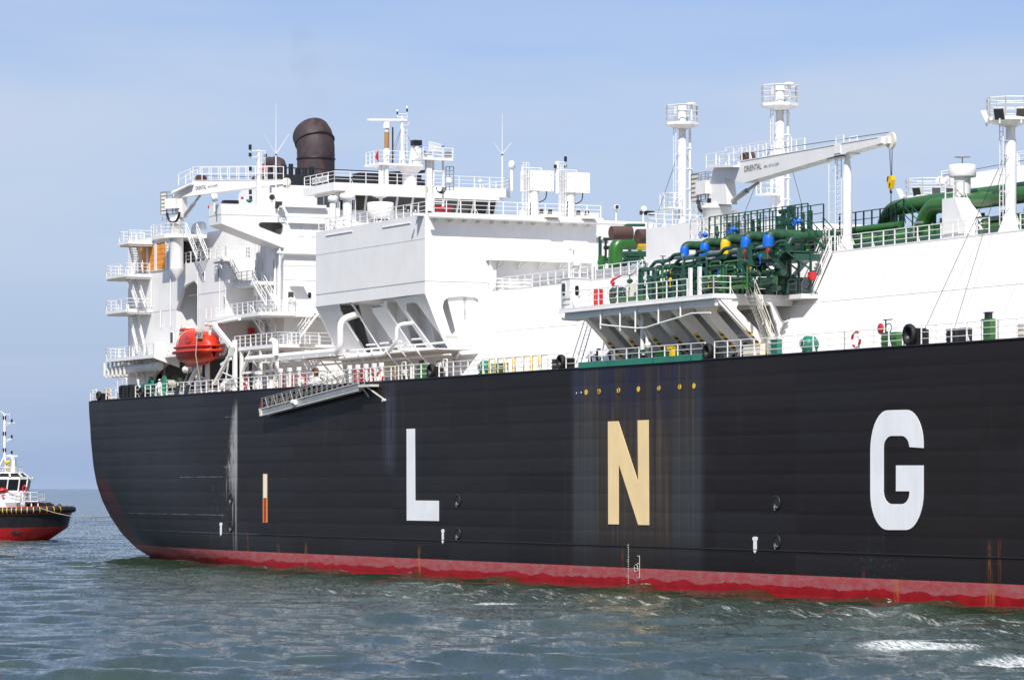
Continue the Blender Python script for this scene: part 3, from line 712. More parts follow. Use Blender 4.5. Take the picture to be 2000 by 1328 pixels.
# ------------------------------------------------------------------ main accommodation
SW = 38.4; TM = 6.4; zR1 = Zs(549, 30, 4.5)
zTop = Zs(455, Ss(400, TM), TM); sC0 = Ss(352, TM)
part('accommodation_block', lambda m: (m.box((sB1-.01, TM, DECK), (SW, 37.6, 32.2)), m.box((sC0, TM, zB-.02), (sB1, 40, zTop))))
zW1, zW0 = T(431, 398, SW)[2], T(431, 437, SW)[2]
wt = T(553, 484.3, SW)
hole = [tz(*p, SW) for p in ((505, 440), (506.5, 436), (510, 434.3), (545.7, 434.6), (551, 437.5), (553, 442), (553, 453), (551, 457.5), (547.3, 458.6), (542, 457.4), (507.6, 443.7))]
wingf = [(0, zW0), (0, zW1), (12.19, zW1), (12.19, wt[2]), (wt[1], wt[2])]
def f(m): m.front(wingf, SW-.16, SW+.02, [hole])
part('bridge_wing_front_plate', f)
part('bridge_wing_end_plate', lambda m: m.box((35.1, 0, zW0), (SW-.162, .16, zW1)))
def f(m):
    a = [(0.01, zW0+.001), (wt[1]+.0, wt[2]+.001), (wt[1], wt[2]+.22), (.01, zW0+.22)]
    m.poly(a, lambda p, k: ((SW-.17) if k else 35.1, p[0], p[1]))
part('bridge_wing_underside', f)
part('bridge_wing_deck', lambda m: (m.box((35.1, .16, zW1-.9), (SW-.17, 12.19, zW1-.75)),))
part('bridge_wing_back_plate', lambda m: m.poly([(0.17, zW0+.05), (.17, zW1-.02), (12.19, zW1-.02), (12.19, wt[2]+.1), (wt[1], wt[2]+.1)], lambda p, k: (35.25 if k else 35.1, p[0], p[1])))
part('weld_seam', lambda m: (m.bar((SW+.02, 0, T(431, 419, SW)[2]), (SW+.02, 12, T(431, 419, SW)[2]), .02, .04), m.bar((35.1, -.005, T(431, 419, SW)[2]), (SW, -.005, T(431, 419, SW)[2]), .02, .06)), 'grey')
# gutters, ledges and seams of the forward face
def ledge(u0, u1, v, s, th=.28, out=.45, mat='white', name='rain_gutter'):
    a, b = T(u0, v, s), T(u1, v, s); return part(name, lambda m: m.box((s, a[1], a[2]-th), (s+out, b[1], a[2])), mat)
ledge(556, 634, 399, SW); ledge(562, 632, 430, SW, .3)
part('rain_pipe', lambda m: m.tube([T(542, 492, SW+.3), T(545, 494, SW+.3), (SW+.3, 12.2, T(545, 494, SW+.3)[2])], .16, 8), 'white_fitting')
part('rain_pipe', lambda m: m.tube(bend([T(546.5, 486, SW+.25), T(546.5, 545, SW+.25), T(545, 560, SW+.25), T(544.5, 612, SW+.25)], .5), .11, 8), 'white_fitting')
part('rain_pipe', lambda m: m.tube(bend([T(541.5, 415, SW+.3), T(541.5, 424, SW+.3), T(545, 428, SW+.3), T(556, 427, SW+.3), T(558, 431, SW+.3)], .3), .05, 6), 'white_fitting')
part('weld_seam', lambda m: (m.bar((SW+.005, TM, T(600, 548, SW)[2]), (SW+.005, 18, T(600, 548, SW)[2]), .02, .04), m.bar((SW+.005, TM, T(600, 520, SW)[2]), (SW+.005, 18, T(600, 520, SW)[2]), .015, .03)), 'grey')
for (u, v, w, h) in ((588, 452.5, .42, .8), (612, 452.5, .46, .8), (604.5, 577, .36, .58)): wall_window(u, v, w, h, 's', SW)
ledge(565, 592, 557.5, SW, .1, .9, 'white_fitting', 'canopy_shelf')
# engine casing and funnel
TC = 12.0; c0, c1 = Ss(461, TC), Ss(503, TC); zc = T(505, 359.5, c1)[2]; zk = T(505, 338, c1)[2]
part('engine_casing', lambda m: m.side([(c0-1, 31), (c0+.8, zc-.6), (c0+2.6, zc), (c1, zc), (c1, 31)], TC, 32))
part('casing_black_top', lambda m: m.side([(c0+.9, zc-.6+.02), (c0+2.6, zc+.002), (c0+5.2, zk), (c1-.3, zk), (c1-.02, zc+.002), (c0+2.61, zc+.002)], TC+.1, 31.9), 'black')
fu = Ss(617, 22); rF = 1.98
base = (fu, 22, zk-.2)
zb_ = Zs(300, fu, 22)
path = [(fu, 22, zk-.2), (fu, 22, Zs(322, fu, 22)), (fu, 22, Zs(303, fu, 22)), (fu-.05, 22, Zs(290, fu, 22)), (fu-.3, 22, Zs(278, fu, 22)), (fu-.75, 22, Zs(268, fu, 22)), (fu-1.3, 22, Zs(260, fu, 22))]
fn = part('funnel', lambda m: m.tube(path, [rF, rF, rF*1.0, rF*1.01, rF*1.03, rF*1.05, rF*1.03], 40), 'funnel')
def f(m):
    for v, d in ((311, .07),):
        z = Zs(v, fu, 22); m.lathe((fu, 22, z), [(rF+d, -.09), (rF+d+.03, 0), (rF+d, .09)], 40)
    m.tube([(fu-.3+2.06*math.cos(a)*.95, 22+2.06*math.sin(a), Zs(277, fu, 22)+2.12*math.cos(a)*.42) for a in [2*math.pi*i/32 for i in range(32)]], .07, 5, close=True)
part('funnel_band', f, 'black', fn)
def f(m):
    for k in range(26):
        a = -2.6+k*.12*1.9; m.cbox((fu+rF*math.cos(a), 22+rF*math.sin(a), Zs(307+7*math.sin(k*1.7), fu, 22)), (.08, .08, .08))
part('rivet', f, 'black', fn, kind='stuff')
for (u, v0, v1, r, mt, b) in ((546, 345, 316, .78, 'funnel', -1), (534, 345, 314, .62, 'funnel', -1), (517.5, 350, 319, .36, 'red', 0)):
    s = Ss(u, 20); q = [(s, 20, Zs(v0, s, 20)), (s, 20, Zs((v0+v1)/2, s, 20)), (s-.3*abs(b), 20, Zs(v1+5, s, 20)), (s-1.2*abs(b), 20, Zs(v1, s, 20)-.1)]
    part('exhaust_pipe', lambda m: m.tube(q, r, 18), mt)
part('casing_equipment', lambda m: [m.cyl((c1-1-i*.8, 14.5+i*1.1, zk), (c1-1-i*.8, 14.5+i*1.1, zk+.9+.2*(i % 3)), .25+.05*(i % 2), n=10) for i in range(6)]+[m.tube([(c1-.6, 13, zk+.7), (c1-.6, 26, zk+.7)], .06, 6), m.box((c1-2.4, 23.5, zk), (c1-.5, 30.5, zk+.5)), m.bar((c1-.5, 26, zk+.5), (c1-.5, 31, zk+.9), .15, .3)], 'black')
# ------------------------------------------------------------------ wheelhouse
tL, tR = Tt(652, SW+.3), Tt(992, SW+.3); sF = SW+.3; zr = T(652, 356, sF)[2]; zl = T(652, 371, sF)[2]
rb = Ss(592, tL); ch = 2.2
roof = [(rb, tL), (sF, tL), (sF, tR-.2), (sF-1.6, tR+1.0), (rb, tR+1.0)]
part('wheelhouse_roof', lambda m: m.top(roof, zl-.05, zr))
part('roof_gutter', lambda m: m.box((sF+.0, Tt(680, sF), zl-.1), (sF+.3, tR-.6, zl+.22)))
part('roof_gutter', lambda m: (m.top([(sF-.05, tL+1.2), (sF+.5, tL+1.8), (sF+.5, tR-1.2), (sF-.05, tR-.6)], zl-.45, zl-.1)))
zwt, zwb = T(700, 378, SW)[2], T(700, 409, SW)[2]
# window band: sloping outwards to the top
part('wheelhouse_wall', lambda m: (m.top([(rb+.8, tL+.9), (SW-1.4, tL+.9), (SW-.5, tL+2.1), (SW-.5, tR-1.6), (SW-1.6, tR-.3), (rb+.8, tR-.3)], zwt-.02, zl-.05), m.top([(rb+.8, tL+1.0), (SW-1.9, tL+1.0), (SW-1.1, tL+2.2), (SW-1.1, tR-1.7), (SW-2.1, tR-.4), (rb+.8, tR-.4)], 32.2, zwb)))
part('wheelhouse_interior', lambda m: m.top([(rb+.9, tL+2.2), (SW-3.4, tL+2.2), (SW-2.6, tL+3.2), (SW-2.6, tR-2.7), (SW-3.2, tR-2.2), (rb+.9, tR-2.2)], zwb, zwt-.02), 'black')
def pane_quad(a0, a1, b0, b1, n=1):
    """panes between foot points a0-a1 (z low) and head points b0-b1"""
    for i in range(n):
        f0, f1 = i/n+.045/ n**0, (i+1)/n-.045/ n**0
        if n > 1: f0, f1 = (i+.07)/n, (i+.93)/n
        else: f0, f1 = .06, .94
        p = [lerp(a0, a1, f0), lerp(a0, a1, f1), lerp(b0, b1, f1), lerp(b0, b1, f0)]
        m = MB(); q = [(x[0]-.06, x[1], x[2]) for x in p]; m.add(p+q, [(0, 1, 2, 3), (7, 6, 5, 4), (0, 4, 5, 1), (1, 5, 6, 2), (2, 6, 7, 3), (3, 7, 4, 0)])
        m.build('window', 'glass', ship)
    for i in range(n+1):
        m = MB(); m.bar(lerp(a0, a1, i/n), lerp(b0, b1, i/n), .22, .12); m.build('window_post', 'white', ship)
pane_quad((SW-1.1, tL+2.2, zwb), (SW-1.1, tR-1.7, zwb), (SW-.5, tL+2.1, zwt), (SW-.5, tR-1.6, zwt), 9)
pane_quad((SW-1.9, tL+1.0, zwb), (SW-1.1, tL+2.2, zwb), (SW-1.4, tL+.9, zwt), (SW-.5, tL+2.1, zwt))
pane_quad((SW-1.1, tR-1.7, zwb), (SW-2.1, tR-.4, zwb), (SW-.5, tR-1.6, zwt), (SW-1.6, tR-.3, zwt))
def f(m): m.box((rb+1.2, tL+1.0, zwb), (SW-2.4, tL+1.06, zwt))
part('side_window', f, 'glass')
for i in range(4): boxp('window_post', (rb+1.2+i*1.7, tL+.94, zwb), (rb+1.4+i*1.7, tL+1.08, zwt))
railing([(rb+.1, tL+.1, zr), (sF-.1, tL+.1, zr), (sF-.1, tR-.3, zr), (sF-1.6, tR+.9, zr), (rb+.1, tR+.9, zr)], step=1.6, r=.038)
# name board on the starboard side of the roof rail
nb0, nb1 = S(610, 359, tL), S(638.5, 347.5, tL)
zb0 = zr+.18
nbd = part('name_board', lambda m: m.box((nb0[0], tL-.02, zb0), (nb1[0]+.2, tL+.06, zb0+.62)), 'white')
L_ = nb1[0]-nb0[0]
part('name_lettering', lambda m: m.text('ARCTIC AURORA', .52, lambda x, y, k: (nb0[0]+.12+x*(L_-.05)/4.05, tL-.035, zb0+.13+y)), 'black', nbd)
# starboard and far bridge wing decks, port wing beyond
part('port_bridge_wing', lambda m: (m.front([(28, 33.6), (44, 33.6), (44, 32.0), (37.5, 29.4), (28, 29.4)], 40.3, 43.3), m.box((38.45, 18.2, 20), (43.2, 40, 32.0)), m.box((43.3, 33, 31.9), (43.7, 38.5, 32.15)), m.box((43.3, 29, 33.55), (43.6, 37.6, 34.3))))
# ------------------------------------------------------------------ recess platforms with their stairs
def plat(u0, u1, v1, t0, t1, ext=None, th=.34, railn=True, left=False, frontrail=True):
    s0, s1 = Ss(u0, t0), Ss(u1, t0); z = S(u1, v1, t0)[2]
    part('side_platform', lambda m: (m.box((s0, t0, z-th), (s1, t1, z)), m.box((s0+.3, t0+.3, z-th-.15), (s1-.3, t0+.5, z-th))))
    return s0, s1, z
s0, s1, z = plat(410, 430.5, 503, 2.6, TW-.002); railing([(s0, 2.65, z), (s1, 2.65, z)]); zq = z
railing([(Ss(352, TW), TW+.1, zB), (sB1-.1, TW+.1, zB), (sB1-.1, TM-.1, zB)])
stair(S(457.5, 552, 3.3), S(431, 501, 3.3), Y_, width=1.0)
s0, s1, z = plat(438, 499, 549, 4.4, TM-.002); railing([(s0+.1, 4.45, z), (s1-.9, 4.45, z)])
for i in range(2): part('platform_bracket', lambda m: m.side([(s0+2+i*4, z-.34), (s0+2+i*4, z-1.3), (s0+2.1+i*4, z-1.3), (s0+2.1+i*4, z-.34)], 5.2, TM))
stair(S(530, 597, 4.9), S(502, 550, 4.9), Y_, width=1.0)
TQ = 2.6
s0, s1, z2 = plat(401, 505, 609.5, TQ, TM-.002)
part('forward_walkway', lambda m: m.top([(s1, TQ+.02), (s1+.9, TQ+.6), (s1+.9+.4, TM-.6), (SW+1.9, TM-.3), (SW+1.9, 11.6), (SW+.001, 11.6), (SW+.001, TM-.002), (s1, TM-.002)], z2-.30, z2-.002))
railing([(s0+.1, TQ+.05, z2), (s1-.1, TQ+.05, z2), (s1+.85, TQ+.7, z2), (s1+1.25, TM-.55, z2), (SW+1.85, TM-.25, z2), (SW+1.85, 11.5, z2)])
stair(S(527, 655, 4.6), S(500, 614, 4.6), Y_, width=1.2)
s0, s1, z3b = plat(457, 541.5, 671, TQ, TM-.002)
railing([(s0+.1, TQ+.05, z3b), (s1-.1, TQ+.05, z3b), (s1-.1, TM+1.8, z3b)])
part('forward_walkway', lambda m: m.box((s1, TQ+2.2, z3b-.3), (SW+2.6, 9.2, z3b-.004)))
railing([(s1+.1, TQ+2.3, z3b), (SW+2.5, TQ+2.3, z3b), (SW+2.5, 9.1, z3b)], step=1.1)
part('platform_frame', lambda m: (m.bar((s0+1.5, TQ+.2, DECK), (s0+1.5, TQ+.2, z3b-.3), .3, .3), m.bar((s0+1.5, TQ+.2, DECK+1.9), (s0+4, TQ+.2, z3b-.4), .28, .28), m.bar((s0+1.5, TQ+.2, DECK+1.9), (s1-.5, TQ+.2, DECK+1.9), .2, .2), m.bar((s0+6.5, TQ+.2, DECK), (s0+6.5, TQ+.2, z3b-.3), .24, .24), m.bar((s1-.6, TQ+.2, DECK), (s1-.6, TQ+.2, z3b-.3), .3, .3), m.bar((s0+9, TQ+.2, DECK+1.9), (s1-.8, TQ+.2, z3b-.5), .14, .14)), 'white_fitting')
stair(T(581, 661, SW+2.2), T(619, 610, SW+2.2), X_, width=.9)
# cable trays, pipes, lockers, fire boxes in the recess
rnd = random.Random(5)
for k in range(11):
    u = 452+k*8.2+rnd.random()*3; s = Ss(u, TM-.2); za, zb2 = z2+.0, min(31, z2+3+rnd.random()*5)
    part('riser_pipe', lambda m: m.tube([(s, TM-.18, za), (s, TM-.18, zb2)], .07+.09*rnd.random(), 8), 'white_fitting')
for k in range(7):
    u = 462+k*11.5; s = Ss(u, TM-.2)
    part('riser_pipe', lambda m: m.tube([(s, TM-.25, DECK), (s, TM-.25, z3b-.3)], .10+.08*rnd.random(), 8), 'white_fitting')
part('cable_tray', lambda m: [m.box((Ss(478+i*5, TM-.3), TM-.35, zR1-2), (Ss(480+i*5, TM-.3), TM-.3, 31.5)) for i in range(2)], 'white_fitting')
def locker(u, v, w, h, t, mat='red', name='fire_hose_box', d=.35):
    p = S(u, v, t); o = boxp(name, (p[0]-w/2, t-d, p[2]-h/2), (p[0]+w/2, t-.002, p[2]+h/2), mat)
    part('box_door', lambda m: m.box((p[0]-w/2+.05, t-d-.03, p[2]-h/2+.05), (p[0]+w/2-.05, t-d-.002, p[2]+h/2-.05)), mat, o); return o
locker(468, 529, .9, .85, TM-.3); locker(449.5, 551, .5, .5, TM-.3); locker(461, 602, .5, 1.2, TM-1.2); locker(479, 599, .3, .8, TM-.3)
locker(493.5, 649, .9, .85, TM-.3); locker(477, 658, .5, .5, TM-.3)
for (u, v) in ((468, 585), (478, 578), (462, 643), (474, 633), (522, 640)): locker(u, v, .5, .6, TM-.02, 'grey', 'switch_box', .25)
for (u, v) in ((479, 733), (494, 733)): wall_window(u, v, .55, 1.0, 't', TM, .1)
for (u, v, w, h) in ((518, 640, .8, 1.9), (541, 640, .6, 1.6)):
    p = S(u, v, TM); o = part('door', lambda m: m.side(rrect(p[0]-w/2, z3b+.15, p[0]+w/2, z3b+.15+h, .15), TM-.06, TM-.002), 'cream')
    part('handle', lambda m: m.bar((p[0]+w/3, TM-.12, z3b+1), (p[0]+w/3, TM-.12, z3b+1.25), .05, .05), 'steel', o)
# ------------------------------------------------------------------ cargo casing block between house and trunk
TB = 2.7; sb0, sb1 = Ss(617, TB), Ss(830, TB)
zt_, zs_, zb_ = T(830, 418, sb1)[2], T(830, 549, sb1)[2], T(830, 573.5, sb1)[2]
tE = Tt(1165, sb1)
fl = T(895, 688, sb1)                      # foot of the front plate
def f(m): m.box((sb0, TB, zb_), (sb1-.2, tE, zt_))
part('casing_block', f)
# front plate with the rounded three-cornered opening
ho = [tz(*p, sb1) for p in ((868, 612), (864.5, 600), (867, 588), (875, 581), (900, 579), (928, 580.5), (934.5, 585), (936, 593), (930, 603), (886, 652), (884, 653.5), (880, 650))]
fp = [(TB, zt_), (TB, zb_), tz(853.5, 634, sb1), tz(866, 662, sb1), tz(878, 682, sb1), tz(893, 700, sb1), (fl[1]+.9, DECK), (tE, DECK), (tE, zt_)]
part('casing_front_plate', lambda m: m.front(fp, sb1-.2, sb1, [ho]))
part('weld_seam', lambda m: (m.bar((sb0, TB-.006, zs_), (sb1, TB-.006, zs_), .02, .07), m.bar((sb1+.005, TB, zs_), (sb1+.005, 9.2, zs_), .02, .05), m.bar((sb0, TB-.006, zs_+3.6), (sb1, TB-.006, zs_+3.6), .012, .03)), 'grey')
# sloping side under the block, five slots; plate follows from (TB, zb) to the foot line
ft, fz = tz(866, 662, sb1); fz0 = DECK+2.4; ft = TB+(zb_-fz0)*.52
def sl(s, q, off=0.0):                     # q 0 top .. 1 foot, on the sloping plane
    return (s, TB+.02+(ft-TB)*q+off, zb_+(fz0-zb_)*q+off*.5)
slots = []
for (u0, u1, q0, q1, lean) in ((653, 683, .0, .98, 1.5), (714, 742, .10, .93, 1.7), (742, 768, .03, .93, 1.7), (775, 806, .12, .92, 2.0)):
    a0, a1 = Ss(u0, TB)+.3, Ss(u1, TB)+.3
    slots.append([(a0+lean*0, q0+.12), (a0+.3, q0+.03), (a0+.9, q0), (a1-.9, q0), (a1-.3, q0+.03), (a1, q0+.12), (a1+lean, q1-.05), (a1+lean-.2, q1), (a0+lean+.3, q1), (a0+lean, q1-.05)])
part('sloping_side_plate', lambda m: m.poly([(sb0, 0), (sb1-.2, 0), (sb1-.2, 1), (sb0, 1)], lambda p, k: sl(p[0], p[1], .18 if k else 0), slots))
part('casing_skirt', lambda m: m.poly([(ft, fz0+.05), (ft+.5, DECK), (ft+.75, DECK), (ft+.25, fz0+.05)], lambda p, k: (sb1-.2 if k else sb0, p[0], p[1])))
for i in range(6):
    s = sb0+.2+(sb1-sb0-.6)*i/5
    part('inner_web', lambda m: m.poly([(TB+1.4+.7, zb_), (TB+5.2, zb_), (TB+6, DECK), (ft+1.5, DECK), (ft+.9, DECK+2.5)], lambda p, k: (s+(.15 if k else 0), p[0], p[1])))
part('inner_casing_wall', lambda m: m.box((sb0, TB+3.7, DECK), (sb1-.25, TB+4.0, zb_)))
part('casing_after_plate', lambda m: m.poly([(TB, zb_+.001), (ft, fz0), (ft+.5, DECK), (TB+7.3, DECK), (TB+7.3, zb_+.001)], lambda p, k: (sb0-.12 if k else sb0-.001, p[0], p[1])))
# deck-side pipe rack below the block
zP = Zs(690, Ss(640, 1.8), 1.8)
pts = [S(482, 712, 1.9), S(520, 708, 1.9)]
big = [(Ss(483, 1.9), 1.9, zP+.1), (Ss(660, 1.9), 1.9, zP+.1), (Ss(660, 1.9)+.6, 1.9, zP+.6), (Ss(660, 1.9)+.6, 1.9, S(660, 625, 1.9)[2]), (Ss(660, 1.9)+.6, 3.6, S(660, 622, 1.9)[2]+.4)]
part('large_white_pipe', lambda m: m.tube(bend(big, .8), .30, 14), 'white')
part('large_white_pipe', lambda m: m.tube(bend([(Ss(540, 1.5), 1.4, zP+.2), (Ss(540, 1.5), 1.4, zP+1.5), (Ss(533, 1.5), 1.4, zP+1.55)], .5), .30, 12), 'white')
p2 = [(Ss(665, 2.0), 2.0, S(665, 700, 2)[2]), (Ss(752, 2.0), 2.0, S(752, 690, 2)[2]-.1), (Ss(775, 2.0), 2.0, S(775, 668, 2)[2]), (Ss(775, 2.0), 2.0, S(775, 634, 2)[2]), (Ss(778, 2.0), 3.4, S(778, 630, 2)[2])]
part('medium_white_pipe', lambda m: m.tube(bend(p2, .6), .17, 10), 'white')
for (v0, r, t) in ((678, .09, 3.4), (702, .08, 2.6)):
    a, b = S(700, v0+7, t), S(880, v0-12, t); part('small_white_pipe', lambda m: m.tube([(Ss(600, t), t, (a[2]+b[2])/2), (Ss(880, t), t, (a[2]+b[2])/2)], r, 8), 'white')
part('rack_shelf', lambda m: (m.box((Ss(610, 3), 2.0, zP-.45), (Ss(878, 3), ft+.3, zP-.36)), m.box((Ss(560, 3), 1.5, zP-.30), (Ss(660, 2), 3, zP-.22))), 'white')
for k in range(13):
    s = Ss(500, 1.9)+k*3.1
    part('rack_bracket', lambda m: (m.bar((s, 1.7, zP-.25), (s, 3.6, DECK+.7), .10, .10), m.bar((s, 1.6, zP-.22), (s, 3.9, zP-.22), .12, .12), m.bar((s, 1.7, zP-.2), (s, 1.7, zP+.1), .12, .12)), 'white_fitting')
for k, (u, v) in enumerate(((640, 691), (716, 673), (742, 670), (768, 667), (805, 662), (862, 655))):
    s = Ss(u, TB+1.5); part('lamp_bar', lambda m: (m.tube([(s-.9, TB+1.9, Zs(v, s, 4)), (s+.9, TB+1.9, Zs(v, s, 4))], .09, 8), m.box((s-.1, TB+1.9, Zs(v, s, 4)-.05), (s+.1, TB+3, Zs(v, s, 4)+.05))), 'white_fitting')
# edge walk on the casing block: rails, brow and brackets
zt = zt_
railing([(sb0+.2, TB+.2, zt), (sb1-.2, TB+.2, zt)], step=1.6)
part('brow', lambda m: (m.box((sb1, TB+.3, zt-.18), (sb1+.95, tE+.2, zt+.10)), m.tube([(sb1+1.0, TB-.1, zt-.25), (sb1+1.0, tE+2.4, zt-.3)], .16, 8)))
part('brow_bracket', lambda m: [m.box((sb1+.001, TB+.9+i*1.32, zt-.65), (sb1+.9, TB+.98+i*1.32, zt-.18)) for i in range(12)], 'white_fitting', kind='stuff')
railing([(sb1+.8, TB+.3, zt+.1), (sb1+.8, tE, zt+.1)], step=1.3)
for k in (0,):
    part('lamp_platform', lambda m: m.top([(sb1-1.6, TB), (sb1-.2, TB), (sb1-.3, TB-1.0)], zt-.15, zt+.05))
part('block_lip', lambda m: (m.box((sb0+2.4, TB-.08, zt-.5), (sb0+8.5, TB-.002, zt-.44)), m.box((sb1-9, TB-.08, zt-.6), (sb1-3, TB-.002, zt-.54))), 'white')
# corner post and roof trellis where the trunk meets the block
part('corner_post', lambda m: (m.bar(T(962, 508, sb1+.4), T(962, 560, sb1+.4), .5, .5), m.bar(T(962, 558, sb1+.4), T(890, 702, sb1+.4), .40, .3)))
a, b = T(960, 507, sb1+1.2), T(1170, 512, sb1+1.2)
part('awning_frame', lambda m: [m.bar(a, (a[0], b[1], a[2]), .14, .10)]+[m.bar((a[0], a[1]+1.6+i*1.95, a[2]), (sb1+.02, a[1]+1.1+i*1.95, a[2]-.7), .09, .09) for i in range(5)]+[m.bar((a[0], a[1]+.9+i*1.95, a[2]), (sb1+.02, a[1]+1.1+i*1.95, a[2]-.7), .07, .07) for i in range(5)]+[m.box((sb1+.02, a[1], a[2]-.02), (a[0], b[1], a[2]+.04))], 'white_fitting')
part('pipe_row', lambda m: [m.tube([(sb1+.3, a[1], a[2]-1.6-i*.34), (sb1+.3, b[1], a[2]-1.6-i*.34)], .05, 6) for i in range(4)], 'white_fitting', kind='stuff')
# ------------------------------------------------------------------ trunk deck: sloping side and top
SA = sb1; z21 = 21.1; tt21 = 7.1
def tsl(z): return tt21+.53*(z-z21)
zT = S(2000, 450, 8.9)[2]; tTop = tsl(zT); tBot = tsl(DECK)
part('trunk_side', lambda m: m.poly([(tBot, DECK-.02), (tTop, zT), (44-tTop, zT), (44-tBot, DECK-.02)], lambda p, k: (222 if k else SA+.45, p[0], p[1])))
part('trunk_edge_bar', lambda m: m.box((SA+.45, tTop-.06, zT-.06), (222, tTop+.02, zT+.05)))
for s in (112.0, 128.5, 146.0, 163.5):
    part('weld_seam', lambda m: m.bar((s, tsl(DECK)-.012, DECK), (s, tTop-.012, zT), .012, .02), 'grey')
part('weld_seam', lambda m: m.bar((SA+1, tsl(20.4)-.012, 20.4), (222, tsl(20.4)-.012, 20.4), .012, .02), 'grey')
# walkway rails on the trunk edge
def trail(u0, u1, t=tTop+.15, z=None, **kw): return railing([(Ss(u0, t), t, zT+.02), (Ss(u1, t), t, zT+.02)], **kw)
trail(967, 1262); trail(1640, 1932); trail(1993, 2520)
trail(1570, 1636)
# cable tray along the walkway
a, b = Ss(1040, 10.2), Ss(1270, 10.2)
part('cable_tray', lambda m: m.box((a, 10.2, zT+.02), (b, 11.2, zT+.95)), 'steel')
part('tray_cover', lambda m: [m.box((a+i*1.9, 10.12, zT+.3), (a+i*1.9+1.6, 10.19, zT+.98)) for i in range(int((b-a)/1.9))], 'brown' if False else 'grey', kind='stuff')
# long white pipes on the trunk side near the block
part('trunk_side_pipe', lambda m: m.tube([(SA+1, tTop-.2, zT+.35), (Ss(1090, 8), tTop-.2, zT+.35)], .05, 6), 'white_fitting')

# ------------------------------------------------------------------ white deckhouse on the trunk abaft the crane
TD = 10.0; d0, d1 = Ss(1262, TD), Ss(1392, TD); zD = S(1262, 447, TD)[2]
part('trunk_deckhouse', lambda m: m.box((d0, TD, zT-.01), (d1, 33, zD)))
railing([(d0+.1, TD+6, zD), (d0+.1, TD+.1, zD), (d1-5.3, TD+.1, zD)], h=1.2)
part('deckhouse_fitting', lambda m: [m.box((d0+1.5+i*1.35, TD+2.2+(i % 3)*.6, zD), (d0+2.2+i*1.35, TD+3.0, zD+.4+.28*((i*7) % 3))) for i in range(6)], 'grey', kind='stuff')
# crane platform round the pedestal
ps = Ss(1400, 9.0); pz = S(1345, 468, 8.2)[2]
part('crane_platform', lambda m: m.top([(Ss(1345, 8.2), 8.2), (Ss(1410, 8.2), 8.2), (Ss(1420, 8.2)+.4, 9.5), (Ss(1420, 8.2)+.4, 11.5), (Ss(1345, 8.2), 11.5)], pz-.22, pz), 'white_fitting')
q0, q1 = Ss(1345, 8.2), Ss(1412, 8.2)
railing([(q0+.1, 10.0, pz), (q0+.1, 8.3, pz), (q1, 8.3, pz), (q1+.7, 9.6, pz), (q1+.7, 11.5, pz)], h=1.5, step=1.1)
ladder((Ss(1361, 9), 9.1, zD), (Ss(1364, 9), 9.1, S(1364, 400, 9)[2]), Y_, cage=.6)

# ------------------------------------------------------------------ manifold platform
pm1 = Ss(1392, 0); pm0 = Ss(1092, 0); zM = S(1390, 573, 0)[2]; tI = tsl(zM-.3)
ol = [(pm0, 0.0), (pm1, 0.0), (pm1, tI), (pm0, tI)]
mp = part('manifold_platform', lambda m: (m.top([(pm0, .0), (pm1, .0), (pm1, tI), (pm0, tI)], zM-.32, zM), m.box((pm0+.3, .35, zM-.85), (pm1-.25, .55, zM-.32)), m.box((pm1-.55, .3, zM-.75), (pm1-.3, tI-.2, zM-.32))))
part('platform_edge_trim', lambda m: m.box((pm0-.02, -.05, zM-.36), (pm1+.03, -.002, zM-.27)))
for i in range(9):
    s = pm0+1.5+i*(pm1-pm0-3)/8
    part('platform_beam', lambda m: m.box((s, .56, zM-.72), (s+.18, tsl(zM-.72)-.02, zM-.321)))
part('platform_beam', lambda m: m.box((pm0+.5, 3.4, zM-1.0), (pm1-.6, 3.6, zM-.73)))
rp = lambda u: (Ss(u, .15), .15, zM)
railing([(pm0+.15, tI, zM), (pm0+.15, .15, zM), rp(1342)], h=1.25, step=1.5)
railing([rp(1366), (pm1-.15, .15, zM), T(1459, 0, pm1-.15)[:2]+(zM,)], h=1.25, step=1.4)
t1 = Tt(1478, pm1-.15); railing([(pm1-.15, t1, zM), (pm1-.15, tI-.05, zM)], h=1.25)
for u in (1348, 1366): p = rp(u); boxp('gate_post', (p[0]-.12, .05, zM), (p[0]+.12, .28, zM+2.0), 'white_fitting')
# inclined props with hazard stripes
props = []
for i, (u, v) in enumerate(((1186, 664), (1229, 662), (1275, 660), (1316, 654), (1358, 649), (1405, 645), (1451, 641))):
    s = T(u, v, 0)[0]
    s = Ss(u, 2.9)
    zz = Zs(v, s, 2.9)
    def prof(q): return (1.3+(5.3-1.3)*q, zM-.4+(DECK-zM+.4)*q)
    a, b = prof(0), prof(1.0); w = .42 if i < 6 else .16
    pr = part('inclined_prop', lambda m: m.poly([(a[0]-w-.5, a[1]), (a[0]+w+(.9 if i < 6 else .1), a[1]), (a[0]+w+(.5 if i < 6 else .1), a[1]-.7), (b[0]+w, b[1]), (b[0]-w-.1, b[1])], lambda p, k: (s+(.80 if k else 0), p[0], p[1])))
    # striped guard strip on the outboard edge
    def strip(m, f0, f1, dx):
        p0 = lerp((a[0]-w-.5, a[1]), (b[0]-w-.1, b[1]), f0); p1 = lerp((a[0]-w-.5, a[1]), (b[0]-w-.1, b[1]), f1)
        m.poly([(p0[0]-.10, p0[1]), (p0[0]-.015, p0[1]+.02), (p1[0]-.015, p1[1]+.02), (p1[0]-.10, p1[1])], lambda p, k: (s+(.86 if k else .45), p[0], p[1]))
    m = MB()
    for k in range(12):
        m.mat(k % 2); strip(m, .50+k*.035, .50+(k+1)*.035, 0)
    m.build('hazard_strip', ['yellow', 'black'], pr)
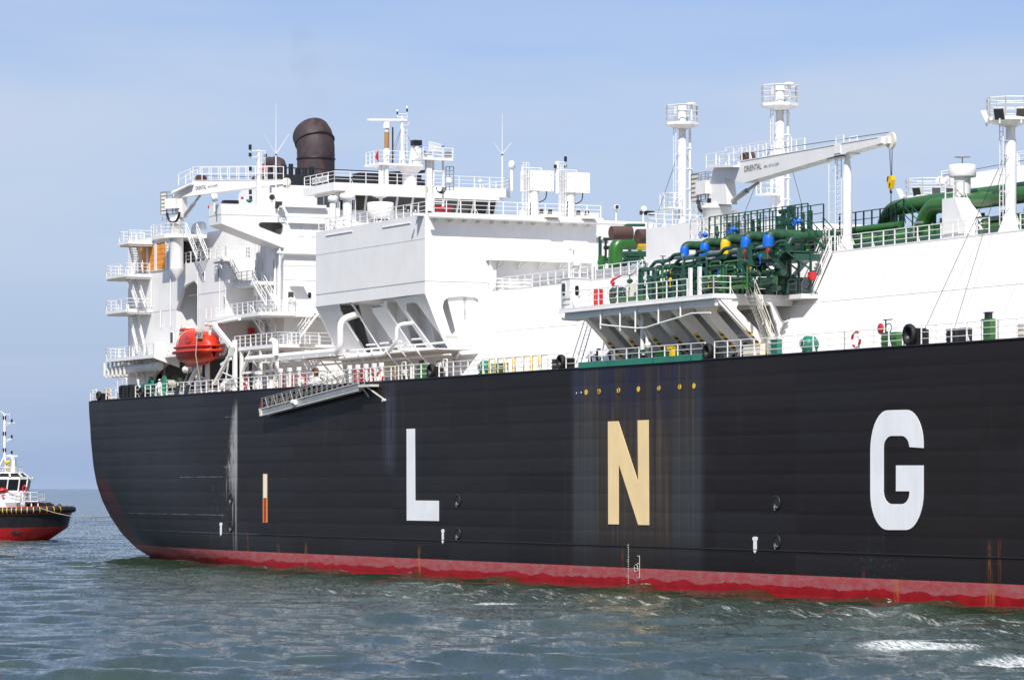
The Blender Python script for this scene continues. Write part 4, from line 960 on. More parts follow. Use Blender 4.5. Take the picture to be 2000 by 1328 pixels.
part('longitudinal_stiffener', lambda m: m.bar((pm0+6, 4.7, DECK+1.9), (pm1-3, 4.7, DECK+1.9), .10, .14), 'white_fitting')
# end brackets with rounded cut-outs, forward face
hb = [tz(*p, pm1-.4) for p in ((1526, 590), (1533, 584), (1552, 585), (1561, 591), (1561, 600), (1530, 633), (1524, 628), (1520, 600))]
fb = [tz(*p, pm1-.4) for p in ((1405, 583), (1570, 583), (1572, 596), (1528, 652), (1535, 668), (1490, 668), (1455, 640), (1420, 600))]
oA = [tz(*p, pm1-.35) for p in ((1396, 583), (1566, 583), (1565, 597), (1531, 641), (1537, 676), (1482, 676), (1440, 631), (1404, 594))]
hA = [tz(*p, pm1-.35) for p in ((1436, 603), (1437, 597), (1444, 591), (1495, 591), (1502, 597), (1519, 655), (1518, 662), (1500, 664), (1493, 661))]
hB = [tz(*p, pm1-.35) for p in ((1511, 596), (1514, 588), (1556, 588), (1561, 593), (1559, 600), (1532, 630), (1525, 627))]
def f(m): m.poly(oA, lambda p, k: (pm1-.35+(.2 if k else 0), p[0], p[1]), [hA, hB])
part('end_bracket', f)
part('end_bracket', lambda m: m.poly([(1.0, zM-.33), (tI, zM-.33), (tI-.4, zM-1.0), (4.9, DECK), (4.3, DECK), (2.2, zM-1.7)], lambda p, k: (pm0+2.0+(.2 if k else 0), p[0], p[1])))
stair(T(1512, 690, pm1+.9), T(1466, 572, pm1+.9), X_, width=1.1, mat='cream')
ladder(T(1150, 0, 0)[:0]+S(1129, 712, 2.0), S(1152, 634, 3.6), X_, w=.8, mat='grey', name='inclined_ladder')
part('ladder_handrail', lambda m: (m.bar(S(1118, 700, 2.0), S(1143, 622, 3.6), .05, .05), m.bar(S(1137, 702, 2.0), S(1160, 622, 3.6), .05, .05)), 'grey')
# stair up the trunk slope to the top walkway
def tr(u, v, s=pm1+1.2): return T(u, v, s)
sst = pm1+1.6
stair((sst, tsl(zM)-.35, zM-.2), (sst, tsl(zT)-.35, zT+.1), X_, width=1.4)
part('stair_landing', lambda m: m.box((sst-1.2, tsl(zM)-1.6, zM-.35), (sst+1.4, tsl(zM)+.1, zM-.05)))
s2 = Ss(1252, tTop-.5); stair((s2-2.2, tsl(zM)+.6, zM+.9), (s2+.6, tsl(zT)-.3, zT+.1), (0, -1, 0), width=.8)
railing([(sst-1, tTop+.2, zT+.02), (sst-1, tTop-.0, zT+.02), (sst+.6, tTop-.0, zT+.02)], h=1.7, step=.9)
# pipe and spray rail hung under the platform edge
for (u, v1) in ((1173, 642), (1211, 646), (1241, 648), (1286, 634), (1329, 621)):
    s = Ss(u, .2); part('hanging_post', lambda m: m.tube([(s, .2, zM-.32), (s, .2, Zs(v1, s, .2))], .07, 6), 'white_fitting')
part('hanging_rail', lambda m: m.tube([S(*p, .2) for p in ((1172, 634), (1211, 638), (1245, 641), (1262, 640), (1286, 632), (1330, 619), (1352, 612), (1388, 611))], .07, 6), 'white_fitting')
part('drain_main', lambda m: m.tube(bend([S(1100, 621, 1.4), S(1125, 623, 1.4), S(1180, 618, 1.4), S(1255, 611, 1.4), S(1255, 700, 1.4)], .5), .17, 10), 'white_fitting')
part('drain_branch', lambda m: m.tube(bend([S(1255, 642, 1.4), S(1259, 648, 1.3), S(1264, 656, 1.3), S(1264, 690, 1.3)], .3), .13, 8), 'white_fitting')
part('valve', lambda m: (m.sphere(S(1265.5, 674, 1.2), .26), m.cyl(S(1265.5, 680, 1.2), S(1265.5, 667, 1.2), .16)), 'cream')
part('drip_guard', lambda m: [m.bar(S(1090, 606, .5), S(1100, 625, .5), .06, .06), m.bar(S(1100, 625, .5), S(1132, 627, .6), .06, .06)], 'white_fitting')
# green deck-edge tray over the stained panel
tr0, tr1 = Ss(1131, 0), Ss(1374, 0)
for i in range(4):
    e = [tr0, tr0+5.0, tr0+12.2, tr0+18.0, tr1]
    part('deck_edge_tray', lambda m: m.side([(e[i]+.06, DECK-.02), (e[i]+.16, DECK+.42), (e[i+1]-.02, DECK+.42), (e[i+1]-.1, DECK-.02)], -.12, .55), 'teal')
# ------------------------------------------------------------------ control cabin at the after end of the platform
cc0, cc1 = Ss(1097, .45), Ss(1113, .45)
tcab = Tt(1150, cc1); zc_ = S(1097, 546, .45)[2]
cab = part('control_cabin', lambda m: m.box((cc0, .45, zM), (cc1, tcab, zc_)))
part('cabin_roof_edge', lambda m: m.box((cc0-.06, .40, zc_), (cc1+.06, tcab+.05, zc_+.08)), 'white', cab)
p = S(1101, 566, .45); part('window', lambda m: m.side(rrect(p[0]-.35, p[2]-.5, p[0]+.35, p[2]+.5, .2), .43, .449), 'glass', cab); part('window_frame', lambda m: m.side(rrect(p[0]-.43, p[2]-.58, p[0]+.43, p[2]+.58, .24), .42, .448, [rrect(p[0]-.33, p[2]-.48, p[0]+.33, p[2]+.48, .18)]), 'white', cab)
p = T(1126, 571, cc1); dr = part('cabin_door', lambda m: m.front(rrect(p[1]-.40, zM+.1, p[1]+.40, zM+2.0, .3), cc1+.002, cc1+.06), 'white', cab); part('handle', lambda m: m.cyl((cc1+.05, p[1]+.2, zM+.9), (cc1+.12, p[1]+.2, zM+.9), .08, n=8), 'black', cab)
part('door_window', lambda m: m.front(rrect(p[1]-.16, zM+1.0, p[1]+.16, zM+1.75, .12), cc1+.061, cc1+.075), 'glass', cab)
def f(m):
    for t in (.6, 1.5, 2.6): m.tube([(cc1-.4, t, zc_), (cc1-.4, t, zc_+1.5)], .09, 6)
    for k in range(3): m.tube([(cc1-.4, .6, zc_+.5+k*.45), (cc1-.4, tcab, zc_+.5+k*.45)], .03, 5)
    m.tube([(cc1-.5, 1.0, zc_), (cc1-.5, 1.0, zc_+2.3)], .05, 6); m.cbox((cc1-.5, 1.0, zc_+2.25), (.5, .5, .14)); m.cbox((cc1-.3, 1.1, zc_+1.2), (.3, .45, .35))
part('cabin_roof_gear', f, 'white_fitting', cab)
# red hydrants and lockers on the platform
def monitor(p, name, mat='red', h=1.9, label=None):
    o = thing(name, label, 'fire monitor', p); m = MB(); m.cyl(p, (p[0], p[1], p[2]+h*.7), .09, n=8); m.cyl((p[0], p[1], p[2]+h*.45), (p[0], p[1], p[2]+h*.55), .17, n=8); m.build('standpipe', mat, o)
    m = MB(); m.sphere((p[0], p[1], p[2]+h*.75), .17); m.tube([(p[0]-.3, p[1], p[2]+h*.78), (p[0], p[1], p[2]+h*.85), (p[0]+.1, p[1]+.7, p[2]+h)], [.10, .10, .05], 8); m.build('nozzle', mat, o); return o
monitor((Ss(1197, 3), 3.0, zM), 'fire_monitor', h=2.5, label='red fire monitor standing on the manifold platform before the white trunk side')
def cabinet(u, t, w, h, mat, name, label, cat, z=None, d=.5):
    s = Ss(u, t); z = zM if z is None else z
    o = thing(name, label, cat, (s, t, z)); m = MB(); m.box((s-w/2, t, z+.05), (s+w/2, t+d, z+h)); m.box((s-w/2+.05, t+.05, z), (s+w/2-.05, t+d-.05, z+.05)); m.build('cabinet_body', mat, o)
    m = MB(); m.side(rrect(s-w/2+.05, z+.12, s+w/2-.05, z+h-.06, .04), t-.035, t-.002); m.build('cabinet_door', mat, o); m = MB(); m.bar((s+w/4, t-.06, z+h*.5), (s+w/4, t-.06, z+h*.62), .04, .04); m.build('handle', 'steel', o); return o
cabinet(1163, 2.4, .6, 1.5, 'red', 'fire_cabinet', 'red fire hose cabinet beside the control cabin on the manifold platform', 'fire cabinet')
cabinet(1227, 2.4, 1.0, 1.6, 'cream', 'equipment_cabinet', 'beige equipment cabinet at the after end of the green manifold pipes', 'cabinet')
cabinet(1580, tsl(zM)-1.2, .35, .55, 'red', 'fire_box', 'small red box on the railing at the forward end of the manifold platform', 'fire box', z=zM+.9)
# ------------------------------------------------------------------ loading manifold
mani = thing('loading_manifold', 'dense green cargo manifold of pipes, valves and handwheels on the platform amidships', 'manifold', (Ss(1330, 5), 5, zM))
rnd = random.Random(11)
t0 = 4.6
tips = [(1337, 473, 502, 'blue'), (1376.5, 470, 499, 'blue'), (1417, 476, 493, 'yellow'), (1457, 468, 489, 'blue'), (1501, 461, 483, 'blue')]
AX = []
zPipe = S(1337, 482, t0+.6)[2]+.35
for i, (u, va, vb, c) in enumerate(tips):
    s = Ss(u, t0); zb = Zs([504, 500, 494, 489, 484][i], s, t0); z1 = Zs([481, 475, 468.5, 463.5, 460][i], s, t0)+.06
    r = [.33, .34, .36, .37, .40][i]
    ps_ = bend([(s, t0, zb), (s, t0, z1), (s, t0+5.6, z1)], .78, 10)
    o = thing('manifold_pipe', 'placeholder', 'pipe', (s, t0, zb))
    e0 = part('pipe_elbow', lambda m: m.tube(ps_[5:], r, 20), 'green_dull', o)
    e1 = part('pipe_end_cover', lambda m: (m.tube(ps_[:6], r*1.04, 20), m.cyl((s, t0, zb-.10), (s, t0, zb), r*1.12, n=20)), c, o)
    part('pipe_flange', lambda m: (m.cyl((s, t0+3.0, z1), (s, t0+3.1, z1), r*1.3, n=20), m.cyl((s, t0+3.14, z1), (s, t0+3.24, z1), r*1.3, n=20)), 'green', o)
    o['label'] = ['aftermost manifold pipe elbow, green with a blue end cover', 'green manifold elbow with blue end cover, second from aft', 'green manifold elbow with the only yellow end cover', 'green manifold elbow with blue cover just forward of the yellow one', 'largest looking forward manifold elbow with a blue end cover'][i]
    o['group'] = 'five manifold pipe elbows in a row'
    AX.append((s, z1, r))
    # silver spool bars between the pipes
    part('silver_roller', lambda m: m.tube([(s-2.6, t0+.1, zb+.12), (s-.75, t0+.1, zb+.12)], .14, 10), 'steel', mani)
    # support column, valve body and handwheel under each line
    part('valve_body', lambda m: (m.cyl((s, t0+1.1, zM+.2), (s, t0+1.1, zb-.9), .34, n=12), m.sphere((s, t0+1.1, zM+1.2), .55), m.cyl((s, t0+.2, zM+1.2), (s, t0+2.0, zM+1.2), .3, n=12), m.cyl((s, t0+.1, zM+1.2), (s, t0+.22, zM+1.2), .52, n=16)), 'green', mani)
    def wheel(m, c, rr, ax='t'):
        pts = [(c[0]+rr*math.cos(q*.785), c[1], c[2]+rr*math.sin(q*.785)) if ax == 't' else (c[0]+rr*math.cos(q*.785), c[1]+rr*math.sin(q*.785), c[2]) for q in range(8)]
        m.tube(pts, .035, 5, close=True); m.bar(pts[0], pts[4], .03, .03); m.bar(pts[2], pts[6], .03, .03)
    part('handwheel', lambda m: (wheel(m, (s-.9, t0+.4, zM+2.2), .28), m.bar((s-.9, t0+.4, zM+2.2), (s-.9, t0+1.0, zM+2.2), .05, .05)), 'blue', mani)
    part('handwheel', lambda m: (wheel(m, (s+.8, t0-.2, zM+1.5), .25), m.bar((s+.8, t0-.2, zM+1.5), (s+.8, t0+.6, zM+1.5), .05, .05)), 'red', mani)
    part('upper_valve', lambda m: (m.cyl((s+.3, t0+2.6, z1+.4), (s+.3, t0+2.6, z1+1.5), .10, n=8), m.sphere((s+.3, t0+2.6, z1+.95), .18, sc=(1, 1, 1.4)), m.cyl((s+.3, t0+2.6, z1+.5), (s+.3, t0+2.6, z1+.6), .22, n=10)), 'green', mani)
    if i in (0, 1, 4): part('valve_actuator', lambda m: (m.sphere((s+(.3 if i else -1.0), t0+2.3, z1+(1.0 if i else .9)), .22, sc=(1, 1, .9)), wheel(m, (s+(.3 if i else -1.0), t0+1.9, z1+.9), .24)), 'blue', mani)
    part('pipe_saddle', lambda m: (m.box((s-.5, t0+1.2, zb-.6), (s+.5, t0+1.5, z1-.2)), m.box((s-.12, t0+1.2, zM), (s+.12, t0+1.5, zb-.5))), 'green', mani)
sA_, sZ_ = AX[0][0]-3.5, AX[-1][0]+4.2
zg = Zs(506, AX[0][0], t0)
# grating walkway under the elbows, with branch pipes
part('drip_tray', lambda m: (m.box((sA_, t0-.5, zg-.42), (sZ_-1, t0+2.2, zg-.30)), m.box((sA_+1, t0+.2, zg-.95), (sZ_-1, t0+2.4, zg-.5))), 'green', mani)
for k in range(5):
    a = sA_+.2+k*3.9
    part('branch_pipe', lambda m: m.tube(bend([(a-.8, t0-.7, zg-.45), (a, t0-.7, zg-.05), (a+2.3, t0-.7, zg-.05), (a+2.9, t0-.7, zg+.30), (a+3.9, t0-.7, zg+.30)], .25), .14, 8), 'green', mani)
for k in range(12):
    a = sA_+1+k*(sZ_-sA_-2)/11
    part('tray_bracket', lambda m: (m.bar((a, t0-.3, zg-.45), (a, t0+1.6, zg-1.6), .10, .10), m.bar((a, t0+1.6, zM), (a, t0+1.6, zg-.4), .14, .14)), 'green', mani)
def rndpipe(k):
    s = sA_-4+rnd.random()*(sZ_-sA_+1.5); t = 1.4+rnd.random()*4.2; h = .9+rnd.random()*(zg-zM-1.3); q = rnd.random(); r = .05+.09*rnd.random()
    if s < sA_: h = min(h, 1.3)
    if q < .40: return [(s, t, zM), (s, t, zM+h), (s, t+1.2, zM+h)], r
    if q < .75: L = 1+rnd.random()*3; return [(s, t, zM+.1), (s, t, zM+h), (s+L, t, zM+h), (s+L, t, zM+.1+h*.4*rnd.random())], r
    return [(s, t, zM+h*.4), (s+2+2*rnd.random(), t, zM+h*.4)], r*1.5
for k in range(95):
    pts, r = rndpipe(k); part('small_pipe', lambda m: m.tube(bend(pts, .2, 3), r, 7), 'green_bright' if rnd.random() < .22 else 'green', mani)
for k in range(34):
    s = sA_-3.5+rnd.random()*(sZ_-sA_+4); t = 1.2+rnd.random()*3.0; z = zM+.5+rnd.random()*(2.6 if s > sA_ else .7)
    part('small_valve', lambda m: (m.sphere((s, t, z), .20, 8, 6), m.cyl((s-.3, t, z), (s+.3, t, z), .12, n=8), m.cyl((s, t, z), (s, t, z+.45), .05, n=6), m.cyl((s, t, z+.43), (s, t, z+.47), .22, n=10)), 'green', mani)
for k in range(14):
    s = sA_-2+rnd.random()*(sZ_-sA_+2); t = 1.2+rnd.random()*1.5; z = zM+1.2+rnd.random()*2.2; c = rnd.choice(['red', 'white_fitting', 'steel', 'yellow', 'blue', 'red'])
    part('gauge', lambda m: (m.cyl((s, t, z), (s, t+.1, z), .15, n=10), m.bar((s, t+.05, z-.6), (s, t+.05, z), .04, .04)), c, mani)
part('header_pipe', lambda m: m.tube(bend([(sA_-3.5, 2.9, zM+.75), (sZ_-4.5, 2.9, zM+.75), (sZ_-4.5, 5.2, zM+.75)], .6), .30, 12), 'green', mani)
part('header_pipe', lambda m: m.tube(bend([(sZ_-4.5, 3.6, zM), (sZ_-4.5, 3.6, zM+1.2), (pm1-1.6, 3.6, zM+1.3), (pm1-1.6, 6.0, zM+1.3)], .7), .33, 14), 'green', mani)
part('header_pipe', lambda m: m.tube([(sA_-3, 4.6, zM+1.5), (sZ_-2, 4.6, zM+1.5)], .28, 12), 'green', mani)
part('cross_pipe', lambda m: m.tube(bend([T(1458, 556, pm1-1.3), T(1470, 549, pm1-1.3), T(1500, 543, pm1-1.3), T(1545, 545, pm1-1.3)], .4), .34, 12), 'green', mani)
# tall strainer at the after end
part('strainer', lambda m: (m.cyl((Ss(1309, 3.6), 3.6, zM), (Ss(1309, 3.6), 3.6, zM+2.0), .42, n=14), m.sphere((Ss(1309, 3.6), 3.6, zM+2.0), .42), m.cyl((Ss(1309, 3.6), 3.6, zM+1.5), (Ss(1309, 3.6), 3.6, zM+1.65), .55, n=14), m.box((Ss(1304, 3.6)-.2, 3.4, zM), (Ss(1304, 3.6)+.2, 3.8, zM+.6))), 'green', mani)
part('strainer_frame', lambda m: m.tube(bend([(Ss(1276, 3.4), 3.4, zM), (Ss(1276, 3.4), 3.4, zM+2.7), (Ss(1300, 3.4), 3.4, zM+2.7)], .4), .12, 8), 'green', mani)
# sloping beam and shapes at the forward end
part('bracing_beam', lambda m: (m.bar(T(1500, 489, AX[-1][0]+2), T(1530, 527, AX[-1][0]+2), .3, .45), m.bar(T(1484, 500, AX[-1][0]+2), T(1545, 497, AX[-1][0]+2), .3, .5), m.bar(T(1536, 480, AX[-1][0]+2), T(1536, 502, AX[-1][0]+2), .3, .4)), 'green', mani)
part('forward_loop_pipe', lambda m: m.tube(bend([T(1508, 485, AX[-1][0]+1.5), T(1528, 478, AX[-1][0]+1.5), T(1540, 480, AX[-1][0]+1.5), T(1545, 466, AX[-1][0]+1.5), T(1560, 465, AX[-1][0]+1.5)], .35), .2, 10), 'green', mani)
part('valve_block', lambda m: (m.cyl((sZ_-5.5, 3.4, zM+1.5), (sZ_-5.5, 3.4, zM+3.4), .55, n=14), m.cyl((sZ_-4.2, 3.2, zM+2), (sZ_-4.2, 3.2, zM+3.6), .3, n=12)), 'green', mani)
# upper green walkway with rails behind the elbows
gw = thing('green_walkway', 'long dark green railed catwalk running above the manifold elbows', 'catwalk', (Ss(1480, 8.6), 8.6, zT))
tw_ = 8.2; w0, w1 = Ss(1385, tw_), Ss(1578, tw_); zw = Zs(463, Ss(1470, tw_), tw_)
part('walkway_floor', lambda m: m.box((w0, tw_, zw-.15), (w1, tw_+1.3, zw)), 'green', gw)
railing([(w0, tw_, zw), (w1, tw_, zw)], 'green', gw, h=1.9, step=.95, r=.05); railing([(w0, tw_+1.3, zw), (w1, tw_+1.3, zw)], 'green', gw, h=1.9, step=1.9, r=.05)
for k in range(8):
    s = w0+1.0+k*(w1-w0-2)/7
    part('walkway_leg', lambda m: m.poly([(s-.28, zT), (s+.28, zT), (s+.07, zw+1.3 if k % 2 else zw-.1), (s-.07, zw+1.3 if k % 2 else zw-.1)], lambda p, q: (p[0], tw_+.1+(.16 if q else 0), p[1])), 'green', gw)
stair((w1+2.6, tw_+.6, zT+.1), (w1, tw_+.6, zw), (0, 1, 0), gw, 'green', width=1.3)
part('valve_tower', lambda m: (m.cyl((w1-5.2, tw_+1.6, zw-.8), (w1-5.2, tw_+1.6, zw+2.1), .32, n=12), m.cyl((w1-6.5, tw_+1.6, zw+1.0), (w1-4.4, tw_+1.6, zw+1.0), .25, n=12), m.sphere((w1-5.2, tw_+1.6, zw+1.0), .45)), 'green', gw)
part('valve_tower', lambda m: (m.cyl((w1-6.3, tw_+1.6, zw+.3), (w1-6.3, tw_+1.6, zw+1.9), .2, n=12), m.cyl((w1-6.8, tw_+1.6, zw+1.8), (w1-5.0, tw_+1.6, zw+1.8), .16, n=10)), 'green', gw)
part('relief_valve', lambda m: m.cyl((w1-2.4, tw_+1.6, zw-.8), (w1-2.4, tw_+1.6, zw+1.6), .18, n=10), 'green', gw)
# ------------------------------------------------------------------ big green pipes on the trunk forward
gp = thing('green_header_pipes', 'heavy green cargo headers lying along the trunk deck forward of the manifold', 'pipeline', (Ss(1740, 12), 12, zT))
for k, (t, z, r, u0, u1) in enumerate(((11.2, .75, .55, 1575, 2520), (12.8, .9, .62, 1500, 2520), (14.6, 1.2, .75, 1500, 2520), (10.2, .35, .22, 1640, 2520), (11.9, 1.75, .3, 1560, 1760))):
    part('header_pipe', lambda m: m.tube([(Ss(u0, t), t, zT+z), (Ss(u1, t), t, zT+z)], r, 18), 'green_bright' if k != 3 else 'green', gp)
for k in range(16):
    s = Ss(1590, 11)+k*2.6
    part('pipe_support', lambda m: (m.box((s, 10, zT), (s+.2, 15, zT+.3)), m.box((s, 11.9, zT), (s+.2, 12.1, zT+1.9)), m.cyl((s-.05, 12.8, zT+.9), (s+.12, 12.8, zT+.9), .72, n=16)), 'green', gp)
for k in range(22):
    s = Ss(1600, 10)+rnd.random()*30; t = 9.9+rnd.random()*.8; h = .6+rnd.random()*1.0
    part('small_pipe', lambda m: m.tube(bend([(s, t, zT), (s, t, zT+h), (s+.8+rnd.random(), t, zT+h)], .15, 3), .06+.05*rnd.random(), 6), 'green' if rnd.random() < .8 else 'steel', gp)
for k in range(9):
    s = Ss(1600, 11.2)+k*4.4
    for (t, z, r) in ((11.2, .75, .55), (12.8, .9, .62)): part('pipe_flange', lambda m: (m.cyl((s, t, zT+z), (s+.10, t, zT+z), r*1.2, n=20), m.cyl((s+.14, t, zT+z), (s+.24, t, zT+z), r*1.2, n=20)), 'green', gp)
lo = thing('green_pipe_loop', 'big shiny green pipe loop rising above the trunk rail, after one of two', 'pipe', (Ss(1730, 13), 13, zT), 'pipe loops on the trunk')
pt = [S(1722, 470, 13), S(1728, 440, 13), S(1741, 415, 13), S(1762, 407, 13), S(1795, 404, 13)]
part('pipe_bend', lambda m: m.tube(bend([S(1720, 470, 13), S(1737, 409, 13), (S(1800, 404, 13)[0], 13, S(1737, 409, 13)[2]+.1), (Ss(2500, 13), 13, S(1737, 409, 13)[2]+.1)], 2.2, 10), .56, 22), 'green_bright', lo)
lo = thing('green_pipe_loop', 'big green pipe loop slanting up behind the white vent house, forward one of two', 'pipe', (Ss(1800, 11), 11, zT), 'pipe loops on the trunk')
z2_ = S(1850, 400, 11)[2]
part('pipe_bend', lambda m: m.tube(bend([S(1790, 470, 11), S(1817, 402, 11), (S(1850, 400, 11)[0], 11, z2_), (Ss(2500, 11), 11, z2_)], 2.2, 10), .56, 22), 'green_bright', lo)
part('loop_support', lambda m: (m.bar(S(1825, 470, 11.3), S(1825, 415, 11.3), .2, .2), m.bar(S(1812, 440, 11.3), S(1832, 410, 11.3), .15, .15)), 'green', lo)
railing([S(1640, 470, 12)[:2]+(zT+1.4,), S(1735, 470, 12)[:2]+(zT+1.4,)], 'green', gp, h=1.7, step=1.1, r=.05)
railing([S(1735, 470, 12)[:2]+(zT+1.5,), S(1765, 470, 12)[:2]+(zT+2.0,), S(1800, 470, 12)[:2]+(zT+.6,)], 'green', gp, h=1.6, step=1.3, r=.05)
for u in (1745, 1757): part('pipe_support', lambda m: m.poly([(Ss(u-5, 12.5), zT), (Ss(u+5, 12.5), zT), (Ss(u+1.5, 12.5), zT+2.6), (Ss(u-1.5, 12.5), zT+2.6)], lambda p, q: (p[0], 12.5+.3*q, p[1])), 'green', gp)
# yellow-banded elbow between the block and the deckhouse
ye = thing('green_elbow_pipe', 'glossy green elbow pipe with a wide yellow band beside the white deckhouse', 'pipe', (Ss(1210, 15), 15, zT))
sy = SA+17; z1 = T(1235, 474, sy)[2]
part('elbow', lambda m: m.tube(bend([T(1202, 540, sy), T(1202, 474, sy), T(1240, 474, sy)], 2.3, 12), .58, 24), 'green_bright', ye)
q0, q1 = T(1240, 474, sy), T(1259, 474, sy)
part('yellow_band', lambda m: m.cyl((sy, q0[1], q0[2]), (sy, q1[1]+.0, q0[2]), .60, n=24), 'yellow', ye)
part('back_pipe', lambda m: (m.tube([(sy, q1[1], q0[2]), (sy, q1[1]+6, q0[2])], .58, 20)), 'green_bright', ye)
part('davit_arm', lambda m: (m.tube(bend([T(1218, 460, sy+.5), T(1218, 440, sy+.5), T(1259, 440, sy+.5)], .6), .12, 8), m.bar(T(1222, 455, sy+.5), T(1232, 442, sy+.5), .08, .08)), 'green', ye)
pk = thing('pump_skid', 'green pump skid with crossed pipes standing between the two white blocks', 'pump skid', (SA+15, 14, zT))
def TT(u, v, s=SA+15): return T(u, v, s)
for (a, b, r, c) in (((1170, 467), (1200, 467), .12, 'green'), ((1172, 507), (1262, 505), .16, 'green'), ((1172, 462), (1172, 548), .14, 'green'), ((1168, 512), (1262, 512), .13, 'teal'), ((1183, 468), (1183, 505), .10, 'black'), ((1215, 497), (1262, 497), .26, 'green'), ((1180, 484), (1262, 484), .16, 'black'), ((1190, 540), (1262, 532), .45, 'green'), ((1230, 480), (1230, 540), .14, 'green'), ((1250, 480), (1250, 540), .18, 'green_bright'), ((1175, 500), (1175, 545), .3, 'green_bright'), ((1182, 530), (1262, 522), .14, 'green'), ((1218, 500), (1218, 540), .3, 'green')):
    part('skid_pipe', lambda m: m.tube([TT(*a), TT(*b)], r, 10), c, pk)
part('motor', lambda m: (m.tube([T(1194, 455, sy+3), T(1232, 455, sy+3)], .55, 16), m.tube([T(1245, 462, sy+3), T(1262, 462, sy+3)], .6, 16)), 'darkbrown', pk)
part('insulator_joint', lambda m: (m.cyl(TT(1172, 467), TT(1176, 467), .2, n=10), m.cyl(TT(1213, 506), TT(1218, 506), .24, n=10), m.cyl(TT(1256, 506), TT(1260, 506), .24, n=10)), 'cream', pk)
# ------------------------------------------------------------------ vent house and its mushroom ventilator
TV = 9.3; v0_, v1_ = Ss(1840, TV), Ss(1879, TV)
vh = thing('vent_house', 'white flat-sided vent house at the trunk edge carrying a round ventilator', 'vent house', (v0_, TV, zT))
zv = S(1840, 389, TV)[2]; tvr0, tvr1 = Tt(1937, v1_), Tt(1920, v1_)
part('house_body', lambda m: m.add([(v0_, TV, zT), (v1_+.8, TV, zT), (v1_+.8, tvr0, zT), (v0_, tvr0, zT), (v0_, TV, zv), (v1_-.9, TV, zv), (v1_-.9, tvr1-.6, zv), (v0_, tvr1-.6, zv)], [(0, 1, 2, 3), (4, 7, 6, 5), (0, 4, 5, 1), (1, 5, 6, 2), (2, 6, 7, 3), (3, 7, 4, 0)]), 'white', vh)
cs, ct = v1_-2.6, TV+1.7
part('ventilator_pipe', lambda m: m.cyl((cs, ct, zv), (cs, ct, zv+1.6), .56, n=24), 'white', vh)
part('ventilator_cap', lambda m: m.lathe((cs, ct, zv+1.55), [(.1, .02), (.90, 0), (.94, .06), (.94, .78), (.88, .84), (.02, .86)], 28), 'white', vh)
part('disc_handwheel', lambda m: (m.cyl((cs, ct, zv+2.3), (cs, ct, zv+2.9), .05, n=8), m.lathe((cs, ct, zv+2.9), [(.02, .0), (.55, 0), (.55, .05), (.02, .07)], 20)), 'grey', vh)
railing([(v0_+.1, TV+.2, zv), (v1_-1.1, TV+.2, zv), (v1_-1.1, tvr1-.8, zv), (v0_+.1, tvr1-.8, zv)], 'white_fitting', vh, h=1.15, step=1.2)
part('side_panel', lambda m: m.side([(v0_+.3, zT+.3), (v1_-.4, zT+.3), (v1_-.5, zT+1.3), (v0_+.3, zT+1.3)], TV-.04, TV-.002), 'white', vh)
